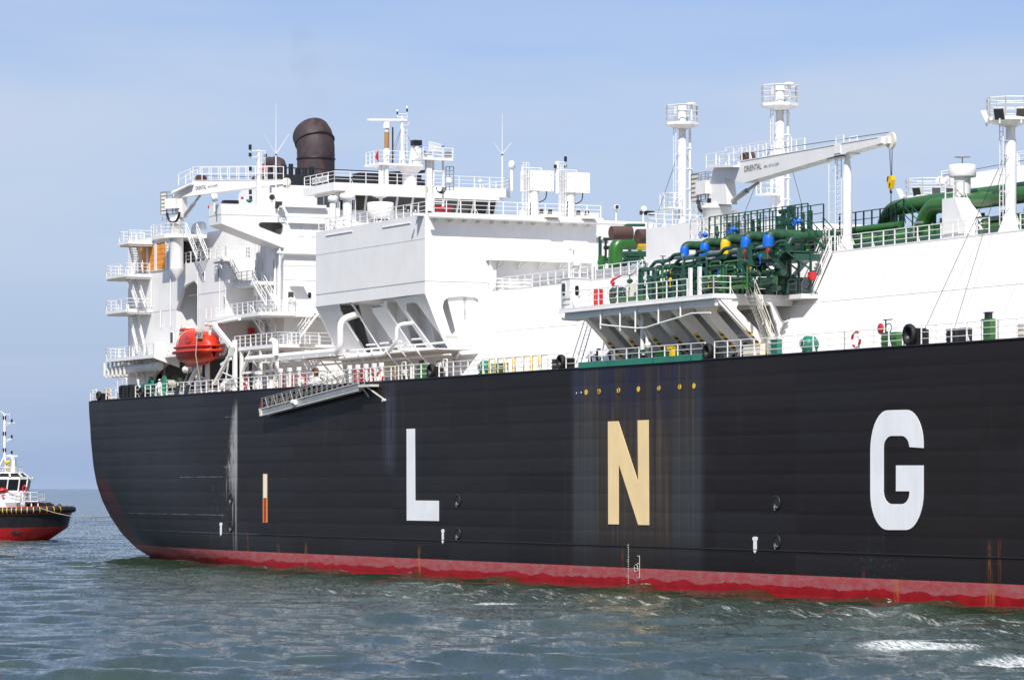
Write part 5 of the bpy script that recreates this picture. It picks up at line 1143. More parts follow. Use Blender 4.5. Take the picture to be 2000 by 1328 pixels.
# ------------------------------------------------------------------ cranes
def plane_map(p0, d, face=0.0):
    """vertical plane through ship point p0 along plan direction d: pixel -> (along, z) and back to 3D"""
    n = math.hypot(*d); d = (d[0]/n, d[1]/n); w = (-d[1], d[0])
    def px(u, v):
        k = (u-1000)/PF; q0 = (p0[0]-w[0]*face, p0[1]-w[1]*face)
        X0 = OX+q0[0]*ax_+q0[1]*nx_; Y0 = OY+q0[0]*ay_+q0[1]*ny_; dx = d[0]*ax_+d[1]*nx_; dy = d[0]*ay_+d[1]*ny_
        lam = (k*Y0-X0)/(dx-k*dy); return (lam, CAM_H+(953-v)*(Y0+lam*dy)/PF)
    def p3(q, off=0.0): return (p0[0]+d[0]*q[0]+w[0]*off, p0[1]+d[1]*q[0]+w[1]*off, q[1])
    return px, p3
def build_crane(name, label, p0, d, base_z, px_ped, r0, jib, house, cyl, cage, tip, rails, lettering, hook, wid=1.1, group='deck cranes'):
    px, p3 = plane_map(p0, d, wid*.5); th = thing(name, label, 'crane', (p0[0], p0[1], base_z), group)
    zt = px(*px_ped)[1]
    part('pedestal', lambda m: m.lathe((p0[0], p0[1], base_z), [(r0, 0), (r0, zt-base_z-.25), (r0*1.08, zt-base_z-.2), (r0*1.08, zt-base_z), (.05, zt-base_z)], 28), 'white', th)
    part('slewing_ring', lambda m: m.lathe((p0[0], p0[1], zt), [(r0*.98, 0), (r0*1.0, .12), (r0*.9, .2), (.05, .2)], 28), 'cream', th)
    hp = [px(*q) for q in house]; part('crane_column', lambda m: m.poly(hp, lambda p, k: p3(p, (.28 if k else -.34)*wid*1.25)), 'white', th)
    jp = [px(*q) for q in jib]; jb = part('jib', lambda m: m.poly(jp, lambda p, k: p3(p, (.5 if k else -.5)*wid)), 'white', th)
    part('stiffener', lambda m: [m.poly([(lambda a: (a[0]-.04, a[1]))(lerp(jp[-0], jp[0], 0)), (0, 0)], lambda p, k: (0, 0, 0)) for _ in []] or m.bar(p3(lerp(jp[2], jp[3], .02), -.5*wid-.02), p3(lerp(jp[2], jp[3], .98), -.5*wid-.02), .04, .06), 'white', jb)
    a, b = px(*cyl[0]), px(*cyl[1]); part('luffing_cylinder', lambda m: (m.tube([p3(a), p3(lerp(a, b, .62))], .20, 12), m.tube([p3(lerp(a, b, .6)), p3(b)], .12, 12)), 'steel', th)
    c0, c1 = px(*cage[0]), px(*cage[1])
    def f(m):
        for x in (c0[0], (c0[0]+c1[0])/2, c1[0]):
            for o in (-.55, .3): m.bar(p3((x, c0[1]), o), p3((x, c1[1]), o), .07, .07)
        for i in range(7):
            z = c0[1]+(c1[1]-c0[1])*i/6
            for o in (-.55, .3): m.bar(p3((c0[0], z), o), p3((c1[0], z), o), .05, .05)
            for x in (c0[0], c1[0]): m.bar(p3((x, z), -.55), p3((x, z), .3), .05, .05)
    part('ladder_cage', f, 'steel', th)
    part('cage_screen', lambda m: m.poly([c0, (c0[0]+(c1[0]-c0[0])*.42, c0[1]), (c0[0]+(c1[0]-c0[0])*.42, c1[1]), (c0[0], c1[1])], lambda p, k: p3(p, -.52 if k else -.48)), 'cream', th)
    e = lerp(c0, c1, .62); part('control_box', lambda m: m.poly([(e[0]-.1, e[1]-.9), (e[0]+1.5, e[1]-.9), (e[0]+1.5, e[1]+.1), (e[0]-.1, e[1]+.1)], lambda p, k: p3(p, -.9 if k else -.4)), 'white', th)
    part('hose_loop', lambda m: [m.tube([p3((e[0]+1.0+.9*math.cos(q), e[1]-1.3+1.0*math.sin(q)), -.65-j*.06) for q in [math.pi*(1+i/10) for i in range(11)]], .05, 5) for j in range(5)], 'cable', th, kind='stuff')
    part('winch_drum', lambda m: m.tube([p3(px(*tip[2]), -.45), p3(px(*tip[2]), .45)], .38, 16), 'darkbrown', th)
    t_ = px(*tip[0]); part('tip_sheave', lambda m: m.tube([p3(t_, -.10), p3(t_, .10)], tip[1], 24), 'cream', th)
    part('sheave_cheek', lambda m: m.poly([(t_[0]-1.3, t_[1]-.3), (t_[0]-1.3, t_[1]+.3), (t_[0]+.1, t_[1]+.22), (t_[0]+.1, t_[1]-.22)], lambda p, k: p3(p, .3 if k else -.3)), 'white', th)
    part('hoist_rope', lambda m: m.tube([p3((px(*tip[2])[0], px(*tip[2])[1]+.3)), p3((t_[0], t_[1]+tip[1]))], .025, 4), 'cable', th)
    part('bracket', lambda m: m.poly([(jp[0][0]+.4, jp[0][1]+.2), (jp[2][0]+.3, jp[2][1]-.3), (jp[2][0]+.3, jp[2][1]-.45), (jp[0][0]+.4, jp[0][1]-.05)], lambda p, k: p3(p, -.5*wid-.55 if k else -.5*wid)), 'white', th)
    for (q0, q1, h) in rails:
        A, B = px(*q0), px(*q1)
        for o in (-.5*wid-.02, .5*wid):
            railing([p3(A, o), p3(B, o)], 'white_fitting', th, h=h, n=2, step=1.3)
    for (txt, q0, q1, size) in lettering:
        A, B = px(*q0), px(*q1); dirv = (B[0]-A[0], B[1]-A[1]); L = math.hypot(*dirv); ex = (dirv[0]/L, dirv[1]/L); nat = len(txt)*(.585 if len(txt) < 10 else .53)*size
        def lift(x, y, k): f = x/nat*L; return p3((A[0]+ex[0]*f-ex[1]*y, A[1]+ex[1]*f+ex[0]*y), -.5*wid-.03)
        m = MB(); m.text(txt, size, lift); m.build('lettering', 'black', jb)
    if hook:
        hz = px(*hook[1])[1]; cz = px(*hook[2])[1]
        part('fall_rope', lambda m: [m.tube([p3((t_[0]-.25+j*.22, t_[1]-tip[1]*.8), 0), p3((t_[0]-.02+j*.06, hz+.4), 0)], .022, 4) for j in range(3)], 'cable', th, kind='stuff')
        hb = MB(); hb.poly([(t_[0]-.24, hz+.45), (t_[0]+.24, hz+.45), (t_[0]+.30, hz+.15), (t_[0]+.12, hz-.45), (t_[0]-.12, hz-.45), (t_[0]-.30, hz+.15)], lambda p, k: p3(p, .17 if k else -.17)); ho = hb.build('hook_block', 'yellow', th)
        part('block_stripe', lambda m: (m.poly([(t_[0]-.2, hz+.40), (t_[0]-.02, hz+.40), (t_[0]-.24, hz-.02), (t_[0]-.28, hz+.14)], lambda p, k: p3(p, -.19 if k else -.172)), m.poly([(t_[0]+.02, hz-.1), (t_[0]+.2, hz-.02), (t_[0]+.10, hz-.40), (t_[0]+.02, hz-.40)], lambda p, k: p3(p, -.19 if k else -.172))), 'black', ho, kind='stuff')
        part('chain', lambda m: [m.tube([p3((t_[0]+.05*math.cos(q*1.57)*(j % 2), hz-.5-j*.16+.10*math.sin(q*1.57)), .05*math.cos(q*1.57)*(1-j % 2)) for q in range(4)], .022, 4, close=True) for j in range(int((hz-.5-cz)/.16))], 'cable', th, kind='stuff')
        part('hook', lambda m: m.tube([p3((t_[0]+.13*math.cos(q), hz-.62+.13*math.sin(q))) for q in [2.2+i*.45 for i in range(10)]], .04, 6), 'black', ho)
    return px, p3, th
tcr = 9.8
px, p3, th = build_crane('deck_crane', 'large white deck crane amidships, jib laid on a rest post, yellow hook block', (Ss(1400, tcr), tcr), (1, -.012), pz, (1400, 401), 1.08,
    [(1391, 328), (1440, 324), (1441, 316), (1721, 267), (1720, 280), (1657, 297), (1452.5, 357.5), (1391, 341)], [(1389, 332), (1402, 326), (1413, 345), (1419, 399), (1381, 399)], [(1413, 396), (1468, 357)], [(1350, 394), (1378, 336)], [(1727, 274), .58, (1448, 307)],
    [((1380, 330), (1418, 324), 1.1), ((1418, 318), (1546, 298), 1.1), ((1633, 281), (1648, 278), .5)], [('ORiENTAL', (1453.5, 336.5), (1487.5, 330), .62), ('SWL 10T 6.7-25M', (1492, 329), (1524, 322.5), .30)], (0, (1727, 356), (1729, 440)))
rp_ = px(1655, 303)
# rest post
rs = Ss(1655, 9.6); rtz = Zs(303, rs, 9.6)
rp = thing('crane_rest_post', 'white round post with a cone top carrying the crane jib amidships', 'post', (rs, 9.6, zT))
part('post', lambda m: m.lathe((rs, 9.6, zT), [(.34, 0), (.34, Zs(345, rs, 9.6)-zT), (.17, Zs(307, rs, 9.6)-zT), (.17, rtz-zT)], 24), 'white', rp)
for a in (0, 1.57, 3.14, 4.71): part('base_gusset', lambda m: m.poly([(0.3, 0), (.85, 0), (.3, 1.3)], lambda p, k: (rs+p[0]*math.cos(a)+(.03 if k else -.03)*math.sin(a), 9.6+p[0]*math.sin(a)+(.03 if k else -.03)*math.cos(a), zT+p[1])), 'white', rp)
part('saddle', lambda m: (m.box((rs-.75, 9.0, rtz), (rs+.75, 10.2, rtz+.12)), m.box((rs-.75, 8.95, rtz+.12), (rs+.1, 9.1, rtz+.75)), m.box((rs-.75, 10.1, rtz+.12), (rs+.1, 10.25, rtz+.75))), 'white', rp)
ladder((rs-1.25, 9.6, zT+.3), (rs-1.25, 9.6, rtz-.1), Y_, parent=rp, w=.5)
ladder((rs-2.0, 9.6, zT+2.2), (rs-2.0, 9.6, rtz-.2), Y_, parent=rp, w=.7, rung=1.3, name='ladder_cage')
part('cage_tie', lambda m: [m.bar((rs-2.0, 9.3, zT+2.2+i*1.3), (rs-1.2, 9.3, zT+2.2+i*1.3), .04, .04) for i in range(5)], 'white_fitting', rp, kind='stuff')
part('cage_cap', lambda m: m.box((rs-2.2, 9.2, rtz-.2), (rs-.1, 10, rtz-.1)), 'white', rp)
# after provision crane on its round pedestal
pc = (Ss(345, 2.6), 2.6)
tipst = (33.0, Tt(551, 33.0))
dd = (tipst[0]-pc[0], tipst[1]-pc[1])
pzA = Zs(458, pc[0], 1.4)
px2, p32, th2 = build_crane('deck_crane', 'smaller white crane on a round pedestal at the stern, jib level over the bridge wing', pc, dd, Zs(524, *pc), (345, 428), .68,
    [(337, 379), (374, 362), (375, 353), (551, 351), (551, 360), (499, 366), (356, 385), (337, 385)], [(338, 383), (354, 383), (354, 424), (342, 424)], [(352, 423), (384, 382)], [(315, 419), (338, 374)], [(553, 357), .5, (386, 349)],
    [((349, 362), (372, 352), 1.1), ((377, 352.5), (540, 351.5), 1.35)], [('ORiENTAL', (382, 372), (403, 369), .55), ('SWL 5T 3.6-20M', (406, 367.5), (426, 364), .28)], None, wid=.95)
part('half_cone_bracket', lambda m: m.lathe((pc[0], pc[1], Zs(548, *pc)), [(.02, 0), (.72, Zs(526, *pc)-Zs(548, *pc)), (.72, Zs(524, *pc)-Zs(548, *pc))], 20), 'white', th2)
pp = thing('crane_platform', 'white railed platform round the stern crane pedestal', 'platform', (pc[0], pc[1], pzA), 'crane platforms'); tpA = 1.3
a0, a1 = Ss(296, tpA), Ss(321, tpA)
part('platform_floor', lambda m: m.top([(a0, tpA), (a1, tpA), (a1+1.6, tpA+1.2), (a1+1.6, TW+1.6), (a0-.5, TW+1.6), (a0-.5, tpA+1)], pzA-.35, pzA), 'white', pp)
railing([(a0-.4, TW+1, pzA), (a0-.4, tpA+1, pzA), (a0, tpA+.1, pzA), (a1, tpA+.1, pzA), (a1+1.5, tpA+1.2, pzA), (a1+1.5, TW-.6, pzA)], 'white_fitting', pp, h=1.1, step=1.2)
ladder(S(318, 457, 2.0), S(322, 425, 2.0), Y_, parent=pp)
stair((Ss(395, 3.0), 3.0, zB), (Ss(374, 3.0), 3.0, pzA), Y_, pp, width=1.1)
goose = part('gooseneck_vent', lambda m: m.tube(bend([(Ss(383, 5.5)+.2, 5.2, zTop-1), (Ss(383, 5.5)+.2, 5.2, zTop+.7), (Ss(383, 5.5)+1.8, 5.6, zTop+.7), (Ss(383, 5.5)+1.8, 5.6, zTop+.2)], .7), .32, 12), 'white_fitting')
ra = thing('crane_rest', 'thin white rest standing under the tip of the stern crane', 'post', (31.5, tipst[1]-.6, 32.2))
part('post', lambda m: (m.tube([(31.5, tipst[1]-.6, 32.2), (31.5, tipst[1]-.6, px2(545, 361)[1])], .12, 8), m.box((31, tipst[1]-1.3, px2(545, 362)[1]-.1), (32, tipst[1]+.1, px2(545, 362)[1]))), 'white_fitting', ra)
# port side crane seen beyond the vent house
px3, p33, th3 = build_crane('deck_crane', 'port side crane, only its pale jib showing behind the vent house', (Ss(2120, 34), 34), (-1, .0), zT, (2120, 392), 1.0,
    [(2112, 330), (2060, 325), (2058, 318), (1850, 350), (1850, 357), (1900, 367), (2040, 372), (2112, 345)], [(2110, 340), (2122, 330), (2130, 390), (2100, 390)], [(2100, 385), (2050, 370)], [(2150, 390), (2130, 340)], [(1848, 355), .45, (2065, 312)], [((2050, 318), (1990, 326), 1.0), ((1862, 348), (1880, 345), .5)], [], None)

# ------------------------------------------------------------------ masts
def mast(name, label, c, zb, zt, r, plat_r, z_floor, rail_h, group, gear=True, mid=None, guys=(), sides=8):
    th = thing(name, label, 'mast', (c[0], c[1], zb), group)
    part('mast_tube', lambda m: m.lathe((c[0], c[1], zb), [(r*1.15, 0), (r, 1.0), (r, z_floor-zb-1.6), (r*.8, z_floor-zb-1.2), (r*.8, z_floor-zb-.5), (r*1.6, z_floor-zb-.12)], 20), 'white', th)
    ring = [(c[0]+plat_r*math.cos(2*math.pi*(i+.5)/sides), c[1]+plat_r*math.sin(2*math.pi*(i+.5)/sides)) for i in range(sides)]
    part('mast_platform', lambda m: m.lathe((c[0], c[1], z_floor), [(r*1.2, -.55), (plat_r, -.22), (plat_r, 0), (.05, .0)], sides, False), 'white', th)
    ring = [(c[0]+plat_r*.97*math.cos(2*math.pi*i/sides), c[1]+plat_r*.97*math.sin(2*math.pi*i/sides), z_floor) for i in range(sides)]
    railing(ring, 'white_fitting', th, h=rail_h, step=.9, close=True, r=.045, brace=False)
    if gear:
        part('vent_head', lambda m: (m.cyl((c[0], c[1], z_floor), (c[0], c[1], z_floor+rail_h*.85), r*.95, n=16), m.cyl((c[0], c[1], z_floor+rail_h*.75), (c[0], c[1], z_floor+rail_h*1.0), r*1.25, n=16), m.box((c[0]-.9, c[1]-.3, z_floor+rail_h*.55), (c[0]-.2, c[1]+.3, z_floor+rail_h*1.0)), m.cyl((c[0]+.2, c[1]+.75, z_floor+.2), (c[0]+.2, c[1]+.75, z_floor+rail_h*1.1), .12, n=8), m.lathe((c[0]+.2, c[1]+.75, z_floor+rail_h*1.05), [(.1, 0), (.5, .05), (.5, .12), (.2, .22), (.02, .22)], 14), m.lathe((c[0], c[1], z_floor+rail_h*1.0), [(r*1.3, .05), (r*1.3, .1), (.02, .16)], 14)), 'white_fitting', th)
        part('vent_pipe', lambda m: m.tube([(c[0]+.15, c[1]+r+.28, zb), (c[0]+.15, c[1]+r+.28, z_floor-.3)], .11, 8), 'white', th)
        part('conduit', lambda m: (m.tube([(c[0]+.3, c[1]-.05, zb), (c[0]+.3, c[1]-.05, z_floor-.5)], .035, 5), m.tube([(c[0]+.33, c[1]+.12, zb), (c[0]+.33, c[1]+.12, z_floor-.5)], .03, 5)), 'cream', th, kind='stuff')
        for i in range(int((z_floor-zb)/1.7)): part('pipe_clamp', lambda m: m.box((c[0]-.1, c[1]+r*.6, zb+1+i*1.7), (c[0]+.3, c[1]+r+.42, zb+1.08+i*1.7)), 'white_fitting', th)
    ladder((c[0], c[1]-r-.35, zb+.5), (c[0], c[1]-r-.35, z_floor-.4), X_, parent=th, w=.4, cage=.55)
    if mid:
        part('mid_platform', lambda m: m.box((c[0]-.8, c[1]-r-1.4, mid-.12), (c[0]+.8, c[1]-r-.02, mid)), 'white', th)
        railing([(c[0]-.7, c[1]-r-1.35, mid), (c[0]+.7, c[1]-r-1.35, mid), (c[0]+.7, c[1]-r-.1, mid)], 'white_fitting', th, h=1.2, step=.7)
    for g_ in guys: part('guy_wire', lambda m: m.tube([(c[0], c[1], z_floor-1.6), g_], .022, 4), 'cable', th)
    return th
for (u, vf, vr, r, pr, vm, lab) in ((1332.5, 240, 207, .37, 1.42, 407, 'slender white vent mast with a railed crow platform, nearer the bridge'), (1523, 203, 168, .38, 1.52, 380, 'taller white vent mast with railed top platform behind the crane jib')):
    c = (Ss(u, 20), 20.0); zf = Zs(vf, *c); 
    mast('vent_mast', lab, c, zD if u < 1400 else zT, 0, r, pr, zf, Zs(vr, *c)-zf, 'vent masts', mid=Zs(vm, *c), guys=((c[0], c[1]-3.2 if u < 1400 else c[1]-4.5, zD if u < 1400 else zT+2), (c[0], c[1]+3.2, zD if u < 1400 else zT+2)))
c = (Ss(1974, 9.6), 9.6); zf = Zs(231, *c)
fm = mast('floodlight_mast', 'thick white mast at the right edge with a floodlight platform', c, zT, 0, .38, 1.65, zf, Zs(193, *c)-zf, 'floodlight masts', gear=False, guys=((c[0]-2.5, 3.9, DECK+.2), (c[0]+1.5, 3.9, DECK+.2)))
for a in range(4): part('base_gusset', lambda m: m.poly([(0.3, 0), (1.0, 0), (.35, 1.5)], lambda p, k: (c[0]+p[0]*math.cos(a*1.57)+(.03 if k else -.03)*math.sin(a*1.57), c[1]+p[0]*math.sin(a*1.57)+(.03 if k else -.03)*math.cos(a*1.57), zT+p[1])), 'white', fm)
def floodlight(p, parent, az=0.0, size=.42, el=-.5):
    """box lamp with a dark glass facing out along az (0 forward)"""
    d = Vector((math.cos(az), math.sin(az), math.sin(el))).normalized(); x = Vector((-math.sin(az), math.cos(az), 0)); y = d.cross(x); P = Vector(p)
    def q(a, b, c_): return P+x*a*size+y*b*size+d*c_*size
    hs = part('lamp_housing', lambda m: m.add([q(-.8, -.9, -.4), q(.8, -.9, -.4), q(.8, .9, -.4), q(-.8, .9, -.4), q(-1, -1.1, .3), q(1, -1.1, .3), q(1, 1.1, .3), q(-1, 1.1, .3)], [(3, 2, 1, 0), (4, 5, 6, 7), (0, 1, 5, 4), (1, 2, 6, 5), (2, 3, 7, 6), (3, 0, 4, 7)]), 'white_fitting', parent)
    return hs, [q(-.85, -.95, .33), q(.85, -.95, .33), q(.85, .95, .33), q(-.85, .95, .33)]
def lamp(p, label, az, size=.4, parent=None, group='floodlights'):
    th = parent or thing('floodlight', label, 'floodlight', (p[0], p[1], p[2]-.5), group)
    hs, gl = floodlight(p, th, az, size); part('lamp_glass', lambda m: m.add(gl+[tuple(Vector(g)-Vector((0, 0, 0))) for g in gl], [(0, 1, 2, 3)]), 'lamp', th)
    part('lamp_stalk', lambda m: m.bar((p[0], p[1], p[2]-size*1.6), (p[0], p[1], p[2]-size*.8), .08, .08), 'white_fitting', th); return th
for (ds, dt, az) in ((-1.2, -1.2, -2.4), (.9, -1.5, -.9), (1.6, -.2, -.45), (1.5, 1.1, -.2)): lamp((c[0]+ds*.95, c[1]+dt*.95, zf+.15), None, az, .40, parent=fm)
c = (Ss(1812, 20), 20.0); zf = Zs(384, *c)
fl = thing('floodlight_platform', 'low white railed platform with floodlights above the green pipe loops', 'platform', (c[0], c[1], zT), 'floodlight masts')
part('post', lambda m: m.cyl((c[0], c[1], zT), (c[0], c[1], zf-.4), .35), 'white', fl)
part('platform_floor', lambda m: m.lathe((c[0], c[1], zf), [(.4, -.5), (1.75, -.2), (1.75, 0), (.05, .0)], 8, False), 'white', fl)
railing([(c[0]+1.65*math.cos(a*.785), c[1]+1.65*math.sin(a*.785), zf) for a in range(8)], 'white_fitting', fl, h=1.25, step=1.0, close=True, brace=False)
for (ds, dt, az) in ((-1.3, -1.5, -2.4), (.8, -1.4, -1.0), (1.5, -.2, -.6), (1.5, .9, -.3)): lamp((c[0]+ds, c[1]+dt, zf+.25), None, az, .36, parent=fl)
# ------------------------------------------------------------------ gear on the wheelhouse roof
c = (SW-2.2, Tt(783, SW-2.2)); zpl = Zs(322, *c)
rm = thing('radar_mast', 'white radar mast with scanner bar, railed platform and signal yards on the wheelhouse roof', 'radar mast', (c[0], c[1], zr), 'masts on the wheelhouse')
pl0, pl1 = Tt(737, SW-1), Tt(826, SW-1)
part('mast_platform', lambda m: m.top([(SW-4.2, pl0), (SW-1, pl0), (SW-1, pl1), (SW-4.2, pl1)], zpl-.2, zpl), 'white', rm)
part('support_cone', lambda m: (m.cyl((SW-2.4, Tt(800, SW-2.4), zr), (SW-2.4, Tt(800, SW-2.4), zpl-.8), .72, n=20), m.lathe((SW-2.4, Tt(800, SW-2.4), zpl-.8), [(.72, 0), (1.5, .6)], 20)), 'white', rm)
for u in (742, 747, 755): part('support_leg', lambda m: m.cyl((SW-1.5, Tt(u, SW-1.5), zr), (SW-1.5, Tt(u, SW-1.5), zpl-.2), .13 if u < 750 else .22, n=10), 'white', rm)
railing([(SW-4, pl0+.1, zpl), (SW-1.1, pl0+.1, zpl), (SW-1.1, pl1-.1, zpl), (SW-4, pl1-.1, zpl)], 'white_fitting', rm, h=1.2, step=1.1, brace=False)
tq = Tt(755.5, SW-1.8); zq = lambda v: Zs(v, SW-1.8, tq)
part('scanner_post', lambda m: (m.lathe((SW-1.8, tq, zpl), [(.36, 0), (.36, 1.2), (.22, 1.5), (.22, zq(252)-zpl)], 14)), 'white', rm)
part('post_middle', lambda m: m.cyl((SW-1.8, tq, zq(290)), (SW-1.8, tq, zq(258)), .235, n=14), 'brown', rm)
part('scanner_motor', lambda m: m.cyl((SW-1.8, tq, zq(251)), (SW-1.8, tq, zq(239)), .38, n=14), 'white', rm)
part('scanner_bar', lambda m: m.bar((SW-1.6, Tt(718, SW-1.6), zq(236.5)), (SW-2.0, Tt(794, SW-2), zq(232.5)), .32, .22), 'white', rm)
part('exhaust_pole', lambda m: m.cyl((SW-1.5, Tt(767, SW-1.5), zpl), (SW-1.5, Tt(767, SW-1.5), zq(249)), .08, n=8), 'black', rm)
tm_ = Tt(785.5, SW-2)
part('signal_pole', lambda m: m.lathe((SW-2, tm_, zpl), [(.34, 0), (.3, .8), (.14, 1.4), (.18, 3.5), (.10, zq(225)-zpl)], 12), 'white', rm)
part('yard_arm', lambda m: (m.bar((SW-2, Tt(776, SW-2), zq(227)), (SW-2, Tt(796, SW-2), zq(227)), .07, .07), m.bar((SW-2, Tt(778, SW-2), zq(221)), (SW-2, Tt(795, SW-2), zq(221)), .06, .06), m.bar((SW-2, Tt(776, SW-2), zq(227)), (SW-2, Tt(776, SW-2), zq(217)), .05, .05), m.bar((SW-2, Tt(795, SW-2), zq(227)), (SW-2, Tt(795, SW-2), zq(208)), .05, .05), m.bar((SW-2, Tt(785, SW-2), zq(232)), (SW-2, Tt(800, SW-2), zq(238)), .05, .05), m.bar((SW-2, Tt(782, SW-2), zq(246)), (SW-2, Tt(799, SW-2), zq(240)), .05, .05)), 'white_fitting', rm)
part('mast_lamp', lambda m: (m.cyl((SW-2, Tt(776, SW-2), zq(217)), (SW-2, Tt(776, SW-2), zq(213)), .11, n=8), m.cyl((SW-2, Tt(795, SW-2), zq(210)), (SW-2, Tt(795, SW-2), zq(205)), .11, n=8)), 'white', rm, kind='stuff')
part('mast_lamp', lambda m: (m.cyl((SW-2, Tt(776, SW-2), zq(222)), (SW-2, Tt(776, SW-2), zq(217)), .09, n=8), m.cyl((SW-2, Tt(795, SW-2), zq(216)), (SW-2, Tt(795, SW-2), zq(210)), .09, n=8)), 'black', rm)
part('stay_wire', lambda m: [m.tube([(SW-2, tm_, zq(245)), (SW-2+a, tm_+b, zpl)], .018, 4) for a, b in ((.8, -2.0), (.8, 1.9), (-1, 1), (0, -1.2))], 'cable', rm, kind='stuff')
ladder((SW-1.75, tm_+.25, zpl+.3), (SW-1.75, tm_+.25, zq(250)), Y_, parent=rm, w=.3, rung=.4)
tb = Tt(813, SW-2)
part('lamp_pedestal', lambda m: (m.poly([(tb-.75, zpl), (tb+.5, zpl), (tb+.35, zq(287)), (tb-.45, zq(287))], lambda p, k: (SW-2.3+(.6 if k else 0), p[0], p[1])), m.cyl((SW-2, tb, zq(287)), (SW-2, tb, zq(282)), .35, n=12)), 'white', rm)
part('searchlight_box', lambda m: m.box((SW-2.4, tb-.45, zq(282)), (SW-1.6, tb+.45, zq(271.5))), 'black', rm)
fg = thing('signal_flag', 'small red and yellow flag hanging at the rail of the radar mast platform', 'flag', (SW-1, Tt(734.5, SW-1), zpl))
part('flag_cloth', lambda m: m.front([tz(735, 300, SW-1), tz(738.5, 294, SW-1), tz(739, 316, SW-1), tz(732.5, 309, SW-1)], SW-1.0, SW-.95), 'red', fg); part('flag_pole', lambda m: m.bar(T(737, 320, SW-.98), T(737, 290, SW-.98), .05, .05), 'yellow', fg)
# whip aerials
for (u, s, z0_, lab) in ((539, SW-1, zW1-.8, 'tall white whip aerial with two slanting rods over the starboard bridge wing'), (981, SW-1, zr, 'tall white whip aerial with two slanting rods at the far end of the wheelhouse roof')):
    t = Tt(u, s); zz = lambda v: Zs(v, s, t)
    wa = thing('whip_aerial', lab, 'aerial', (s, t, z0_), 'whip aerials')
    part('aerial_pole', lambda m: m.tube([(s, t, z0_), (s, t, zz(302))], .07, 6), 'white', wa); part('aerial_rod', lambda m: m.tube([(s, t, zz(302)), (s, t, zz(222 if u > 900 else 202))], [.045, .02], 5), 'white', wa)
    part('aerial_joint', lambda m: m.cyl((s, t, zz(304)), (s, t, zz(301)), .09, n=8), 'black', wa)
    for q in (-1, 1): part('aerial_rod', lambda m: m.tube([(s, t, zz(302)), (s, Tt(u+q*(25 if u < 900 else 18), s), zz(262 if u < 900 else 278))], [.035, .02], 5), 'white', wa)
# radome
s = SW-1.7; t = Tt(999.5, s); rd = thing('radome', 'white domed satellite radome on a short post beside the far whip aerial', 'radome', (s, t, zr), 'radomes')
zz = lambda v: Zs(v, s, t)
part('post', lambda m: m.cyl((s, t, zr), (s, t, zz(331)), .17, n=10), 'white', rd); part('dome', lambda m: m.lathe((s, t, zz(330)), [(.1, 0), (.34, .08), (.34, .48), (.28, .68), (.16, .79), (.01, .82)], 18), 'white', rd)
s = SW-1; t = Tt(938, s); rd = thing('radome', 'tiny white dome aerial on the wheelhouse rail', 'radome', (s, t, zr), 'radomes'); part('post', lambda m: m.cyl((s, t, zr), (s, t, zr+.7), .06, n=8), 'white', rd); part('dome', lambda m: m.lathe((s, t, zr+.7), [(.2, 0), (.22, .1), (.12, .26), (.01, .3)], 12), 'white', rd)
# davit post with grating and cable cage in front of the wheelhouse
s = sb1-.9
dp = thing('davit_post', 'tall rust streaked white davit post with a grating head in front of the wheelhouse', 'davit', (s, Tt(838, s), zt_), 'gear on the casing block')
tt_ = lambda u: Tt(u, s)
part('main_post', lambda m: m.front([tz(834, 412, s), tz(846, 412, s), tz(843, 300, s), tz(833, 300, s)], s-.35, s), 'white_fitting', dp)
part('guide_rail', lambda m: (m.box((s-.3, tt_(847), zt_), (s-.15, tt_(850), Zs(306, s, 4))), m.box((s-.3, tt_(866), zt_), (s-.15, tt_(869), Zs(306, s, 4)))), 'white_fitting', dp, kind='stuff')
part('head_platform', lambda m: m.box((s-1.3, tt_(822), Zs(314, s, 4)), (s+.5, tt_(880), Zs(309, s, 4))), 'white', dp)
railing([(s+.45, tt_(822), Zs(309, s, 4)), (s+.45, tt_(880), Zs(309, s, 4))], 'white_fitting', dp, h=.85, step=.8, brace=False)
part('grating', lambda m: [m.bar(T(838+i*3.8, 298+i*.8, s+.1), T(838+i*3.8, 277+i*1.0, s+.1), .06, .1) for i in range(7)]+[m.bar(T(838, 277+j*7, s+.12), T(862, 283+j*7, s+.12), .05, .06) for j in range(4)], 'white_fitting', dp, kind='stuff')
part('blue_strap', lambda m: m.bar(T(820, 288, s), T(836, 287, s), .12, .1), 'blue', dp); part('blue_strap', lambda m: m.bar(T(861, 287, s), T(868, 286, s), .12, .1), 'blue', dp)
part('pulley', lambda m: (m.tube([(s+.05, tt_(827), Zs(300, s, 4)), (s+.2, tt_(827), Zs(300, s, 4))], .2, 12), m.tube([(s+.05, tt_(874), Zs(301, s, 4)), (s+.2, tt_(874), Zs(301, s, 4))], .32, 12)), 'grey', dp, kind='stuff')
for (a, b) in ((0, 1),): part('cable_cage', lambda m: [m.bar(T(u, 372, s-.1), T(u, 326, s-.1), .07, .07) for u in (871, 878, 886)]+[m.bar(T(871, v, s-.1), T(886, v, s-.1), .06, .06) for v in (326, 334, 342, 350, 358, 366, 372)], 'steel', dp, kind='stuff')
part('cage_box', lambda m: m.box((s-.3, tt_(872), Zs(356, s, 4)), (s-.02, tt_(882), Zs(346, s, 4))), 'white', dp)
part('hanging_cable', lambda m: [m.tube([T(858+6*math.cos(q)*(1+.15*j)+j, 366+9*math.sin(q)*(1+.1*j), s+.05+.05*j) for q in [math.pi*i/8 for i in range(9)]], .035, 4) for j in range(5)], 'cable', dp, kind='stuff')
part('cross_bar', lambda m: [m.box((s-.32, tt_(846), Zs(v, s, 4)), (s-.12, tt_(869), Zs(v, s, 4)+.1)) for v in (395, 365, 335)], 'white_fitting', dp, kind='stuff')
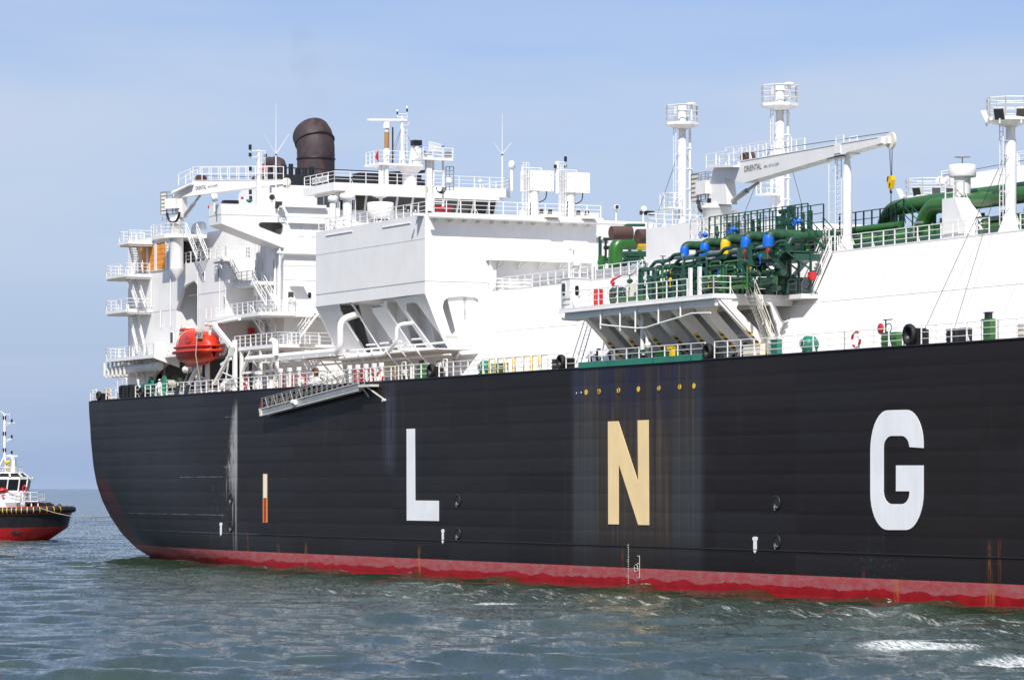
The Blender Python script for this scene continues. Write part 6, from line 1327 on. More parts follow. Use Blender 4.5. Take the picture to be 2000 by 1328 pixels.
part('orange_mark', lambda m: m.box((s+.002, tt_(833.5), Zs(376, s, 4)), (s+.03, tt_(835.5), Zs(366, s, 4))), 'yellow', dp)
# red rafts cover on the walkway
rc = thing('red_canister', 'low red covered trays behind the front rail of the casing block', 'tray', (sb1+.3, Tt(862, sb1+.3), zt_+.1)); part('tray_lid', lambda m: (m.box((sb1+.1, Tt(846, sb1), zt_+.5), (sb1+.5, Tt(879, sb1), zt_+.62)), m.box((sb1+.2, Tt(850, sb1), zt_+.1), (sb1+.4, Tt(876, sb1), zt_+.5))), 'red', rc)
# two square ventilation boxes on pedestals
for i, (u0, u1, u2, v0, v1, c0_, c1_, lab) in enumerate(((1016, 1033, 1081.5, 332, 374, 1019, 1053, 'white square box on a drum pedestal, nearer of two on the casing block'), (1086, 1105, 1152, 336, 377.5, 1091, 1126, 'white square box on a drum pedestal, farther of two on the casing block'))):
    s = sb1-1.2; a, b = T(u1, v0, s), T(u2, v1, s); sback = Ss(u0, a[1])
    vb = thing('ventilation_box', lab, 'ventilation box', (s-1.3, (a[1]+b[1])/2, zt_), 'ventilation boxes on the casing block')
    part('box_casing', lambda m: m.box((sback, a[1], b[2]), (s, b[1], a[2])), 'white', vb)
    cc = ((s+sback)/2+.2, a[1]+.62); part('drum_pedestal', lambda m: m.cyl((cc[0], cc[1], zt_), (cc[0], cc[1], b[2]), .62, n=24), 'white', vb)
    part('lifting_lug', lambda m: [m.cbox((s+.03, y, z), (.06, .1, .14)) for y in (a[1]+.3, b[1]-.25) for z in (a[2]-.35, b[2]+.22)], 'white_fitting', vb, kind='stuff')
    part('hose', lambda m: m.tube(bend([(s-.4, a[1]+.55, b[2]), (s-.3, a[1]+.55, b[2]-.5), (s-.2, a[1]+.25, b[2]-.9), (s-.2, a[1]+.2, zt_)], .3), .05, 5), 'cable', vb)
    part('hose', lambda m: m.tube(bend([(s-.4, b[1]-.5, b[2]), (s-.3, b[1]-.6, b[2]-.7), (s-.3, b[1]-1.3, b[2]-1.0)], .4), .05, 5), 'cable', vb)
    railing([(sback+.1, a[1]+.1, a[2]), (sback+.1, b[1]-.4, a[2])], 'white_fitting', vb, h=.35, n=1)
    ladder((s-.2, a[1]-.35, zt_), (s-.2, a[1]-.35, a[2]+.6), Y_, parent=vb, w=.4, cage=-.4)
    for (du, q) in ((0, -.3), (17, .0)):
        lamp((sb1+.7, Tt(1057+du+(72 if i else 0), sb1+.7), zt_+.55), 'small %s floodlight of the pair under the %s square box, casing block front' % (('left' if not du else 'right'), ('nearer', 'farther')[i]), -.2, .22, group='floodlights on the casing block front')
    part('lamp_shelf', lambda m: m.top([(sb1+.96, Tt(1052+(72 if i else 0), sb1)), (sb1+1.5, Tt(1054+(72 if i else 0), sb1)), (sb1+1.5, Tt(1078+(72 if i else 0), sb1)), (sb1+.96, Tt(1080+(72 if i else 0), sb1))], zt_-.02, zt_+.08), 'cream', vb)
# signal lamps mast between them
s = sb1-1.6; t = Tt(1090, s); zz = lambda v: Zs(v, s, t)
sm = thing('signal_lamp_post', 'white lattice post with black navigation lamps between the two square boxes', 'lamp post', (s, t, zt_), 'navigation lamp posts')
part('lattice_post', lambda m: m.front([tz(1086, 378, s), tz(1094, 378, s), tz(1092.5, 315, s), tz(1087, 315, s)], s-.3, s), 'white', sm)
part('lamp_bracket', lambda m: (m.bar(T(1084, 329, s), T(1106, 329, s), .06, .06), m.bar(T(1090, 317, s), T(1106, 317, s), .06, .06)), 'white_fitting', sm)
for (u, v0, v1) in ((1104.5, 306, 316), (1104.5, 322, 328), (1084.5, 322, 329)): part('navigation_lamp', lambda m: m.cyl(T(u, v1, s), T(u, v0, s), .13, n=10), 'black', sm)
# ---------------- mushroom ventilators, round tank and table on the casing block
for (u, v0, v1, v2, R0, R1, s, lab) in ((650, 383, 394, 441, .30, .46, 3.3, 'smaller white mushroom ventilator at the after end of the casing block'), (678.5, 378, 390, 437, .42, .72, 3.7, 'larger white mushroom ventilator with a wide cap on the casing block')):
    t = s; s = Ss(u, t); zz = lambda v: Zs(v, s, t)
    mv = thing('mushroom_ventilator', lab, 'ventilator', (s, t, zt_), 'mushroom ventilators'); part('ventilator_trunk', lambda m: m.cyl((s, t, zt_-.05), (s, t, zz(v1)), R0, n=18), 'white', mv)
    part('ventilator_cap', lambda m: m.lathe((s, t, zz(v1)), [(R0, -.05), (R1, 0), (R1, (zz(v0)-zz(v1))*.75), (R1*.8, (zz(v0)-zz(v1))), (.02, (zz(v0)-zz(v1))*1.05)], 20), 'white', mv)
    part('trunk_ring', lambda m: m.lathe((s, t, zt_+.8), [(R0+.02, -.06), (R0+.08, 0), (R0+.02, .06)], 18), 'white_fitting', mv)
    ladder((s+.1, t+R0+.25, zt_), (s+.1, t+R0+.25, zz(v1)), X_, parent=mv, w=.35)
t = 4.3; s = Ss(743, t); zz = lambda v: Zs(v, s, t)
rt = thing('round_tank', 'low round white drum with slatted side on the casing block', 'tank', (s, t, zt_)); part('drum', lambda m: m.lathe((s, t, zt_+.45), [(1.0, 0), (1.18, .05), (1.18, zz(397)-zt_-.45), (1.1, zz(397)-zt_-.4), (.02, zz(397)-zt_-.38)], 30), 'white', rt)
part('drum_leg', lambda m: [m.cbox((s+.9*math.cos(a), t+.9*math.sin(a), zt_+.24), (.14, .14, .48)) for a in (0, 1.57, 3.14, 4.71, .8, 2.4, 3.9, 5.5)], 'white_fitting', rt, kind='stuff')
t = 6.2; s = Ss(743, t); zz = lambda v: Zs(v, s, t)
ta = thing('disc_aerial', 'flat white disc on a post behind the round drum', 'aerial', (s, t, zt_)); part('post', lambda m: m.cyl((s, t, zt_), (s, t, zz(386)), .14, n=10), 'white', ta); part('disc', lambda m: m.lathe((s, t, zz(386)), [(.02, -.02), (.35, -.02), (.74, .10), (.6, .16), (.02, .18)], 24), 'white', ta)
for (u, lab) in ((797, 'left of two small floodlights at the corner of the casing block'), (811, 'right of two small floodlights at the corner of the casing block')):
    lamp((sb1-.9, Tt(u, sb1-.9), zt_+.55), lab, -.3, .2, group='floodlights on the casing block')
# ---------------- gear on the starboard wing
s = SW-.6; t = Tt(508, s); zz = lambda v: Zs(v, s, t)
nm = thing('navigation_lamp_mast', 'white ladder mast with black navigation lamps on the starboard bridge wing', 'lamp mast', (s, t, zW1-.75), 'navigation lamp posts')
part('mast_column', lambda m: m.front([tz(501.5, 398, s), tz(510, 398, s), tz(508, 293, s), tz(503.5, 293, s)], s-.3, s), 'white', nm)
ladder((s+.15, Tt(514, s), zW1-.7), (s+.15, Tt(513, s), zz(296)), Y_, parent=nm, w=.35, rung=.4)
part('lamp_bracket', lambda m: (m.bar(T(489, 308, s), T(505, 306, s), .09, .09), m.bar(T(489, 295, s), T(519, 295, s), .08, .08), m.bar(T(488, 295, s), T(491, 308, s), .05, .05), m.bar(T(517, 295, s), T(517, 309, s), .06, .06), m.bar(T(490, 340, s), T(505, 340, s), .08, .08), m.bar(T(505, 329, s), T(519, 329, s), .08, .08)), 'white_fitting', nm)
for (u, v0, v1) in ((488.5, 283, 293), (488.5, 299, 306), (518.5, 301, 308), (489, 326, 334), (489, 371, 380), (489.5, 383, 390)): part('navigation_lamp', lambda m: m.cyl(T(u, v1, s), T(u, v0, s), .15, n=10), 'black', nm)
for (u, v, lab) in ((419, 386, 'white searchlight head at the outer corner of the starboard bridge wing'), (531, 385, 'round dark-faced searchlight near the inner end of the starboard bridge wing')):
    t = Tt(u, s); zz = lambda v: Zs(v, s, t); sl_ = thing('searchlight', lab, 'searchlight', (s, t, zW1-.02), 'searchlights on the bridge wing'); part('stand', lambda m: m.cyl((s, t, zW1-.75 if u > 500 else zW1-.75), (s, t, zz(v+4)), .09, n=8), 'white', sl_)
    az = -1.9 if u < 500 else -.3; d_ = Vector((math.cos(az), math.sin(az), -.15))*.26; P = Vector((s, t, zz(v)))
    part('lamp_drum', lambda m: m.tube([P-d_, P+d_], .36, 18), 'white_fitting', sl_); part('lamp_face', lambda m: m.tube([P+d_, P+d_*1.08], .27, 18), 'lamp', sl_)
t0_ = Tt(437, s-1); lr = thing('liferaft_cover', 'long dark grey covered canister on the starboard bridge wing', 'canister', (s-1, t0_, zW1-.75)); part('canister', lambda m: m.poly([tz(436, 397, s-1), tz(438, 391, s-1), tz(466, 391.5, s-1), tz(467, 398, s-1)], lambda p, k: (s-1.6+(.6 if k else 0), p[0], p[1])), 'black', lr)
rl = thing('red_lamp', 'small round red lamp on a white stand on the bridge wing', 'lamp', T(473, 398, s)); part('lamp_head', lambda m: m.sphere(T(473, 387, s), .14), 'red', rl); part('stand', lambda m: m.cyl(T(473, 400, s), T(473, 390, s), .1, n=8), 'white', rl)
rl = thing('side_light', 'red port hole like side light on the wing end face', 'lamp', T(406, 404, 36)); part('lamp_head', lambda m: m.sphere((35.08, .05, Zs(404.5, 35.1, 0)), .16), 'red', rl)
co = thing('compass_stand', 'teal topped compass stand on the starboard bridge wing', 'compass', T(487, 397, s)); part('compass_bowl', lambda m: m.lathe(T(487, 395, s), [(.05, -.1), (.3, .1), (.3, .22), (.02, .3)], 14), 'teal', co); part('stand', lambda m: m.cyl(T(487, 402, s), T(487, 395, s), .12, n=8), 'white', co)
lamp(T(544, 400, SW+.5), 'grey floodlight on a bracket at the inner end of the starboard wing', -.3, .38, group='floodlights on the accommodation front')
lamp(T(568, 575, SW+.6), 'white floodlight on the accommodation front above the walkway', -.3, .3, group='floodlights on the accommodation front')
boxp('lamp_shelf', T(541, 407, SW), tuple(a+b for a, b in zip(T(548, 403.5, SW), (.9, 0, 0))), 'white_fitting')
# far side lamps on the port wing
for (u, v, lab) in ((1203.5, 405, 'round lamp on a stalk on the port bridge wing'), (1256.5, 408, 'small white lamp on the black box at the port wing tip')):
    P = Vector(T(u, v, 42.5)); pl_ = thing('signal_lamp', lab, 'lamp', (P.x, P.y, 33.6), 'lamps on the port wing'); part('stand', lambda m: m.cyl((P.x, P.y, 33.6), tuple(P), .08, n=8), 'white', pl_); part('lamp_drum', lambda m: m.tube([P, P+Vector((.3, -.05, 0))], .27, 16), 'white_fitting', pl_); part('lamp_face', lambda m: m.tube([P+Vector((.3, -.05, 0)), P+Vector((.33, -.05, 0))], .2, 16), 'lamp' if u < 1250 else 'white', pl_)
bb = thing('black_canister', 'black low box on top of the port bridge wing', 'canister', T(1262, 419, 42)); part('canister', lambda m: m.box(T(1249, 420, 42), tuple(Vector(T(1274, 413, 42))+Vector((.5, 0, 0)))), 'black', bb)
# ------------------------------------------------------------------ deck edge
GAPS = [(838, 858), (1090, 1106), (1378, 1396), (1766, 1800), (186, 206), (236, 265), (274, 284)]
edges = [178]+[x for g_ in sorted(GAPS) for x in g_]+[2520]
ztop = DECK+.02
segs = list(zip(edges[::2], edges[1::2]))
for (a, b) in segs:
    if b-a < 4: continue
    cuts = [a]+[x for x in range(int(a//150+1)*150, int(b), 150) if x-a > 25 and b-x > 25]+[b]
    for p, q in zip(cuts, cuts[1:]):
        s0, s1 = Ss(p, .2), Ss(q, .2); n = max(1, int((s1-s0)/6)); 
        pts = [(s0+(s1-s0)*i/n, HOFF(s0+(s1-s0)*i/n, DECK)+.18, ztop) for i in range(n+1)]
        railing(pts, h=1.22, n=3, step=1.9 if p > 900 else 1.55, r=.040 if p > 900 else .05)
for (u0, u1, vt) in ((177, 189, 763), (230, 247, 739)):
    a, b = S(u0, vt, .6), S(u1, vt, .6); part('tall_hoop_rail', lambda m: (m.tube(bend([(a[0], .6, DECK), (a[0], .6, a[2]), (b[0], .6, a[2]), (b[0], .6, DECK)], .3), .06, 6), m.bar((a[0], .6, DECK+.6), (b[0], .6, DECK+.6), .05, .05), m.bar(((a[0]+b[0])/2, .6, DECK), ((a[0]+b[0])/2, .6, a[2]), .05, .05)), 'white_fitting')
# chocks
def chock(u, h, label):
    s = Ss(u, .2); R0 = h/2; th = thing('mooring_chock', label, 'chock', (s, .0, DECK), 'black mooring chocks along the deck edge')
    c = (s, .05, DECK+R0*1.02)
    part('chock_ring', lambda m: m.lathe(c, [(R0*.50, .22), (R0*.56, .02), (R0*.78, -.16), (R0*.98, -.08), (R0, .08), (R0*.9, .22)], 24, axis='t'), 'rubber', th)
    part('chock_throat', lambda m: m.lathe(c, [(R0*.58, .02), (R0*.35, .3), (R0*.30, .45), (.01, .46)], 20, axis='t'), 'black', th)
    part('chock_body', lambda m: (m.box((s-R0*.7, .23, DECK), (s+R0*.95, .95, DECK+R0*1.6)), m.box((s+R0*.951, .4, DECK), (s+R0*1.7, .8, DECK+R0*1.45))), 'rubber', th)
for (u, h, lab) in ((844, 1.20, 'black round mooring chock on the deck edge below the front of the casing block'), (1098, 1.15, 'black mooring chock just aft of the green edge tray'), (1385, 1.15, 'black mooring chock at the forward end of the green edge tray'), (1779, 1.42, 'largest black mooring chock, on the deck edge right of the red lifebuoy'), (195, .95, 'black mooring chock at the very stern beside the yellow hoop'), (279, 1.05, 'small black mooring chock just aft of the crewman in white')):
    chock(u, h, lab)
for (u, lab) in ((242, 'black upright roller fairlead near the stern, left of two'), (257, 'black upright roller fairlead near the stern, right of two')):
    s = Ss(u, .3); th = thing('roller_fairlead', lab, 'fairlead', (s, .3, DECK), 'roller fairleads at the stern')
    part('fairlead_frame', lambda m: m.side(rrect(s-.72, DECK, s+.72, DECK+1.42, .25), .15, .7, [rrect(s-.42, DECK+.25, s+.42, DECK+1.15, .18)]), 'rubber', th)
    part('roller', lambda m: (m.cyl((s-.55, .1, DECK+.1), (s-.55, .1, DECK+1.3), .16, n=12),), 'black', th); part('roller', lambda m: (m.cyl((s+.55, .1, DECK+.1), (s+.55, .1, DECK+1.3), .16, n=12),), 'black', th)
    part('back_plate', lambda m: m.box((s-.7, .71, DECK+.05), (s+.7, .8, DECK+1.3)), 'black', th)
def hoop(u, w, h, t, mat, name, label, group, cat='hoop guard', n=1):
    s = Ss(u, t); th = thing(name, label, cat, (s, t, DECK), group)
    part('hoop_bar', lambda m: m.tube(bend([(s, t, DECK), (s, t, DECK+h), (s+w, t, DECK+h), (s+w, t, DECK)], .22), .055, 8), mat, th)
    part('cross_bar', lambda m: m.bar((s, t, DECK+h*.5), (s+w, t, DECK+h*.5), .06, .06), 'white_fitting', th)
    return th
hoop(205, 1.6, 1.15, .7, 'yellow', 'hoop_guard', 'yellow hoop guard at the stern rail', 'yellow hoop guards', n=1)
for i in range(7):
    hoop(955+i*17, 1.15, 1.25, .65, 'yellow', 'hoop_guard', ('leftmost', 'second from the left', 'third from the left', 'middle one', 'third from the right', 'second from the right', 'rightmost')[i]+' of seven yellow hoop guards in a row on the deck edge', 'seven yellow hoop guards in a row')
hoop(750, 2.4, 1.25, .6, 'yellow', 'hoop_guard', 'wide yellow hoop guard beside the lifebuoy under the casing block', 'yellow hoop guards')
def machine(u, w, h, t, mat, name, label, cat, group=None, kind='box', top=None):
    s = Ss(u, t); th = thing(name, label, cat, (s, t, DECK), group)
    if kind == 'box':
        part('machine_body', lambda m: m.side(rrect(s-w/2, DECK+.1, s+w/2, DECK+h, .08), t, t+.42), mat, th)
        part('machine_foot', lambda m: m.box((s-w/2+.1, t+.1, DECK), (s+w/2-.1, t+.38, DECK+.1)), 'black', th)
        part('body_rib', lambda m: [m.box((s-w/2-.03, t-.05, DECK+h*f), (s+w/2+.03, t-.002, DECK+h*f+.08)) for f in (.3, .62, .9)], mat, th, kind='stuff')
    elif kind == 'drum':
        part('machine_body', lambda m: (m.lathe((s, t+.5, DECK+h*.52), [(.05, -.55), (h*.30, -.52), (h*.47, -.3), (h*.47, .3), (h*.3, .52), (.05, .55)], 16, axis='t')), mat, th)
        part('machine_foot', lambda m: m.box((s-w*.3, t+.1, DECK), (s+w*.3, t+.9, DECK+.25)), mat, th)
        part('hand_wheel', lambda m: m.tube([(s+.3*math.cos(q*.785), t-.12, DECK+h*.55+.3*math.sin(q*.785)) for q in range(8)], .035, 5, close=True), 'grey', th)
    if top: part('black_cap', lambda m: (m.box((s-w*.26, t+.08, DECK+h+.001), (s+w*.26, t+.34, DECK+h+.36)), m.box((s-w*.34, t+.03, DECK+h+.36), (s+w*.34, t+.39, DECK+h+.42))), 'black', th)
    return th
machine(819, 1.0, 1.25, 1.2, 'green_bright', 'deck_locker', 'green upright deck locker with black cap left of the chock under the block', 'locker', 'green deck lockers', top=1)
machine(1925, 1.0, 1.45, 1.0, 'green_bright', 'deck_locker', 'tall green deck locker with black cap near the right edge', 'locker', 'green deck lockers', top=1)
machine(938, 2.0, 1.25, 1.0, 'teal', 'deck_winch', 'dark green deck winch aft of the row of yellow hoops', 'winch', 'green deck machines', kind='drum')
machine(974, 1.9, .95, 1.3, 'green_bright', 'deck_locker', 'low green locker behind the yellow hoops', 'locker', 'green deck lockers')
machine(1569, 1.3, 1.25, .9, 'teal', 'deck_winch', 'round green deck machine alone against the white trunk side', 'winch', 'green deck machines', kind='drum')
machine(1512, .9, 1.2, 1.4, 'teal', 'deck_locker', 'green box at the foot of the manifold stair', 'locker', 'green deck lockers')
w_ = machine(1736, 1.9, 1.05, 1.0, 'green_bright', 'deck_winch', 'green deck winch with a red disc behind it, left of the largest chock', 'winch', 'green deck machines')
part('red_disc', lambda m: m.lathe((Ss(1720, 1.3), 1.3, DECK+1.35), [(.02, -.05), (.36, -.04), (.36, .04), (.02, .05)], 18, axis='t'), 'red', w_); part('lever', lambda m: (m.bar((Ss(1730, 1.3), 1.3, DECK+1.0), (Ss(1730, 1.3), 1.3, DECK+1.9), .08, .08), m.bar((Ss(1730, 1.3)-.3, 1.3, DECK+1.9), (Ss(1730, 1.3)+.8, 1.3, DECK+1.9), .07, .07), m.tube([(Ss(1738, 1.3)+.4*math.cos(q*.785), 1.2, DECK+1.35+.3*math.sin(q*.785)) for q in range(8)], .04, 5, close=True)), 'green', w_)
for (u, lab) in ((1856, 'black square ventilation opening, left of two near the right edge'), (1880, 'black square ventilation opening, right of two near the right edge')):
    th = machine(u, .95, 1.0, 1.2, 'black', 'deck_vent', lab, 'vent', 'black deck vents'); 
for (u, t, w, h, mat, nm, lab) in ((1084, 1.1, 1.1, .95, 'black', 'deck_vent', 'black boxy deck vent beside the chock aft of the green tray'), (1468, 1.3, 2.4, .95, 'cream', 'deck_vent', 'low vent box under the forward end of the manifold platform'), (1300, 1.6, 3.5, 1.0, 'green_bright', 'deck_locker', 'long green machine in the shade under the manifold platform'), (1993, 1.0, .8, 1.0, 'cream', 'junction_box', 'beige junction box above the rail at the right edge'), (690, 1.2, 1.2, 1.0, 'cream', 'deck_locker', 'white locker at the head of the gangway')):
    machine(u, w, h, t, mat, nm, lab, 'locker' if 'locker' in nm else ('vent' if 'vent' in nm else 'box'))
yb = thing('yellow_bollard', 'yellow upright post in the shade under the manifold platform', 'post', (Ss(1312, 1.0), 1.0, DECK)); part('post', lambda m: m.box((Ss(1312, 1.0)-.18, .9, DECK), (Ss(1312, 1.0)+.18, 1.2, DECK+1.15)), 'yellow', yb); part('post_cap', lambda m: m.box((Ss(1312, 1.0)-.5, .85, DECK+1.0), (Ss(1312, 1.0)+.18, 1.25, DECK+1.2)), 'yellow', yb)
# lifebuoys
def buoy(u, v, t, label, R0=.38):
    p = S(u, v, t); th = thing('lifebuoy', label, 'lifebuoy', p, 'lifebuoys')
    for k in range(8):
        a0 = 2*math.pi*k/8; pts = [(p[0]+R0*math.cos(a0+i*.131), t, p[2]+R0*math.sin(a0+i*.131)) for i in range(7)]
        part('buoy_segment', lambda m: m.tube(pts, .085, 8), 'red' if k % 2 else 'letter', th)
buoy(742.5, 735, .1, 'red and white lifebuoy on the rail at the head of the gangway', .55)
buoy(1672, 663, .1, 'red and white lifebuoy on the rail left of the green winch with the red disc', .50)
buoy(479, 752, .6, 'red and white lifebuoy behind the rail below the stern platforms', .38)
buoy(320, 768, .6, 'lifebuoy beside the crewman at the stern', .3) if False else None
buoy(1155, 540, .6, 'small lifebuoy on the roof rail of the control cabin', .0001) if False else None
# vertical posts and red gear at the gangway head
for i, u in enumerate((548, 566, 584, 683, 699, 715, 731, 745)):
    s = Ss(u, 1.1); h = 1.9 if u < 600 else 1.7
    o = part('rack_post', lambda m: (m.box((s-.10, 1.0, DECK), (s+.10, 1.2, DECK+h)), m.box((s-.16, .92, DECK+h-.35), (s+.16, 1.26, DECK+h))), 'white_fitting')
for (u, h) in ((553, 1.35), (571, 1.0), (596, 1.1), (692, 1.15), (696, 1.15), (705, 1.15), (709, 1.15), (722, 1.15), (729, 1.1)):
    part('red_post', lambda m: m.box((Ss(u, .5)-.06, .45, DECK), (Ss(u, .5)+.06, .57, DECK+h)), 'red')
part('red_rail', lambda m: (m.bar((Ss(692, .5), .5, DECK+1.15), (Ss(729, .5), .5, DECK+1.15), .06, .06), m.bar((Ss(570, .5), .5, DECK+1.0), (Ss(598, .5), .5, DECK+1.05), .12, .12)), 'red')
sr = thing('rope_bundle', 'brown round bundle of old rope hung above the gangway', 'rope', S(616, 727, 1.3)); p = S(616, 727, 1.3)
part('bundle', lambda m: [m.tube([(p[0]+(.5-.02*j)*math.cos(q*.52+j), 1.3+.12*math.sin(j*2.1), p[2]+(.38-.02*j)*math.sin(q*.52+j)) for q in range(12)], .07, 5, close=True) for j in range(12)], 'orangecloth', sr, kind='stuff')
part('bundle_stand', lambda m: m.box((p[0]-.3, 1.2, DECK), (p[0]+.3, 1.5, p[2]-.4)), 'white_fitting', sr)
for (u, v) in ((505, 728), (640, 733), (664, 731)):
    p = S(u, v, 1.4); part('deck_lamp', lambda m: (m.cbox((p[0], 1.4, p[2]), (.9, .4, .3)), m.box((p[0]-.05, 1.35, DECK), (p[0]+.05, 1.45, p[2]-.15))), 'white_fitting')
rnd = random.Random(21)
for k in range(26):
    u = 470+rnd.random()*400; t = 1.4+rnd.random()*1.6; s = Ss(u, t); h = .4+rnd.random()*1.3; q = rnd.random()
    if q < .6: part('deck_fitting', lambda m: (m.tube(bend([(s, t, DECK), (s, t, DECK+h), (s+.8, t, DECK+h), (s+.8, t, DECK)], .15, 3), .06, 6), m.cbox((s+.4, t, DECK+h*.5), (.35, .3, .3))), rnd.choice(['white_fitting', 'cream', 'white_fitting', 'green']))
    else: part('deck_fitting', lambda m: (m.cyl((s, t, DECK), (s, t, DECK+h), .12+.1*rnd.random(), n=8), m.cbox((s, t, DECK+h), (.4, .3, .12))), rnd.choice(['white_fitting', 'cream', 'white_fitting', 'red']))
for k in range(30):
    u = 1140+rnd.random()*330; t = 3.5+rnd.random()*1.2; s = Ss(u, t); h = .3+rnd.random()*1.4
    part('deck_fitting', lambda m: (m.tube(bend([(s, t, DECK), (s, t, DECK+h), (s+.5, t, DECK+h)], .12, 3), .05+.05*rnd.random(), 6), m.cbox((s+.1, t-.1, DECK+h*.7), (.25, .2, .3))), rnd.choice(['white_fitting', 'grey', 'cream', 'black']))
part('edge_pipe', lambda m: m.tube([(Ss(200, 2.2), 2.2, DECK+.35), (Ss(430, 2.2), 2.2, DECK+.35)], .1, 6), 'white_fitting')
gm = thing('hydraulic_unit', 'green valve unit with pipes on the deck edge tray under the manifold platform', 'valve unit', (Ss(1245, .6), .6, DECK+.42)); s = Ss(1245, .6)
part('unit_body', lambda m: (m.box((s-.5, .5, DECK), (s+.7, .9, DECK+.7)), m.cyl((s-.9, .6, DECK+.9), (s+1.0, .6, DECK+.95), .16, n=10), m.tube(bend([(s-.9, .6, DECK+.9), (s-1.3, .6, DECK+.9), (s-1.3, .6, DECK+.2)], .2), .13, 8)), 'green', gm)
# ------------------------------------------------------------------ mooring winches in the after opening
for (u, t, lab, n) in ((312, 3.0, 'dark green mooring winch behind the crewman at the stern', 1), (342, 3.4, 'green and cream mooring winch in the dark opening under the arch', 2)):
    s = Ss(u, t); th = thing('mooring_winch', lab, 'winch', (s, t, DECK), 'mooring winches at the stern'); zc2 = DECK+1.35
    part('winch_barrel', lambda m: m.lathe((s, t, zc2), [(.45, -1.1), (.45, 1.1)], 18, axis='t'), 'rope' if n == 2 else 'green', th)
    for d in ((-1.2, -.1, 1.0) if n == 2 else (-1.0, .6)): part('winch_flange', lambda m: m.lathe((s, t+d, zc2), [(.05, 0), (.9, 0), (.9, .09), (.05, .09)], 22, axis='t'), 'green_bright' if d > -1.1 and n == 2 else 'teal', th)
    part('rope_coil', lambda m: m.lathe((s, t+.35, zc2), [(.5, -.3), (.7, -.28), (.72, .28), (.5, .3)], 18, axis='t'), 'rope', th)
    part('winch_bed', lambda m: (m.box((s-.9, t-1.2, DECK), (s+.9, t-1.0, DECK+1.3)), m.box((s-.9, t+1.0, DECK), (s+.9, t+1.2, DECK+1.3)), m.box((s-1.0, t-1.2, DECK), (s+1.0, t+1.2, DECK+.3))), 'green', th)
    part('gear_case', lambda m: m.box((s-.5, t-1.9, DECK), (s+.6, t-1.25, DECK+1.5)), 'teal', th)
for i, u in enumerate((350, 369)):
    th = thing('dark_panel', ('dark blue slanted panel on the stern rail, left of two', 'dark blue slanted panel on the stern rail, right of two')[i], 'panel', (Ss(u, .25), .25, DECK), 'slanted panels'); s = Ss(u, .25)
    part('panel_plate', lambda m: m.side([(s-.9, DECK+.05), (s+.35, DECK+.05), (s+.9, DECK+.95), (s-.25, DECK+.95)], .02, .08), 'black', th); part('panel_frame', lambda m: (m.bar((s-.9, .1, DECK), (s-.25, .1, DECK+.95), .07, .07), m.bar((s+.35, .1, DECK), (s+.9, .1, DECK+.95), .07, .07)), 'white_fitting', th)

# ------------------------------------------------------------------ lifeboat and davits
LT, LS = 1.35, Ss(386, 1.35); zk_, zg_, zt2 = Zs(711, LS, LT), Zs(686, LS, LT), Zs(647, LS, LT)
lb = thing('lifeboat', 'orange red enclosed lifeboat hanging in white davits before the arch', 'lifeboat', (LS, LT, zk_))
HL, HB = 4.5, 1.5
def loft(m, rows, n, smooth=True):
    vs = [p for r in rows for p in r]; fs = [(i*n+j, i*n+j+1, (i+1)*n+j+1, (i+1)*n+j) for i in range(len(rows)-1) for j in range(n-1)]
    m.add(vs, fs, smooth)
def f(m):
    rows = []
    for i in range(25):
        x = -1+2*i/24; w = HB*max(.02, (1-abs(x)**2.6))**.55; kz = zk_+.55*abs(x)**3; r = []
        for j in range(17):
            a = math.pi*j/16; y = -math.cos(a)*w; z = zg_-(zg_-kz)*math.sin(a)**.7; r.append((LS+x*HL, LT+y*(.75+.25*abs(math.cos(a))), z))
        rows.append(r)
    loft(m, rows, 17)
part('boat_hull', f, 'orange', lb)
def f(m):
    rows = []
    for i in range(25):
        x = -1+2*i/24; w = HB*.97*max(.02, (1-abs(x*.985)**2.8))**.55; tz_ = zg_+(zt2-zg_)*max(.03, (1-abs(x)**3.2))**.5; r = []
        for j in range(17):
            a = math.pi*j/16; y = -math.cos(a)*w; z = zg_+(tz_-zg_)*math.sin(a)**.62; r.append((LS+x*HL*.985, LT+(abs(math.cos(a))**.7)*(1 if y > 0 else -1)*w*.98, z))
        rows.append(r)
    loft(m, rows, 17)
part('boat_canopy', f, 'orange', lb)
def ringpts(k, z, e=1.0): return [(LS+HL*k*math.copysign(abs(math.cos(a))**.8, math.cos(a)), LT+HB*k*e*math.copysign(abs(math.sin(a))**.62, math.sin(a)), z) for a in [2*math.pi*i/40 for i in range(40)]]
part('rubbing_strake', lambda m: m.tube(ringpts(1.03, zg_-.05), .13, 8, close=True), 'orange', lb)
part('rubbing_strake', lambda m: m.tube(ringpts(.985, zg_+.42), .09, 8, close=True), 'orange', lb)
part('steering_cuddy', lambda m: m.poly([(LS-3.7, zt2-.6), (LS-3.6, zt2+.38), (LS-2.2, zt2+.38), (LS-1.9, zt2-.3)], lambda p, k: (p[0], LT-.55+(1.1 if k else 0), p[1])), 'orange', lb)
for (a, b) in ((LS-3.3, LS-2.5),): part('cuddy_window', lambda m: m.box((a, LT-.57, zt2), (b, LT-.555, zt2+.25)), 'glass', lb)
wq = [S(u, v, 0) for u, v in ((404.5, 655), (416, 654), (418.5, 668), (407, 667))]
q = [(LS+2.9, LT-1.30, zg_+1.15), (LS+3.75, LT-1.0, zg_+1.05), (LS+3.6, LT-.85, zg_+1.75), (LS+2.8, LT-1.05, zg_+1.85)]
part('boat_window', lambda m: m.add([Vector(a)+Vector((.05, -.10, .03)) for a in q]+[Vector(a)+Vector((-.1, .15, 0)) for a in q], [(0, 1, 2, 3), (0, 4, 5, 1), (1, 5, 6, 2), (2, 6, 7, 3), (3, 7, 4, 0)]), 'rope', lb)
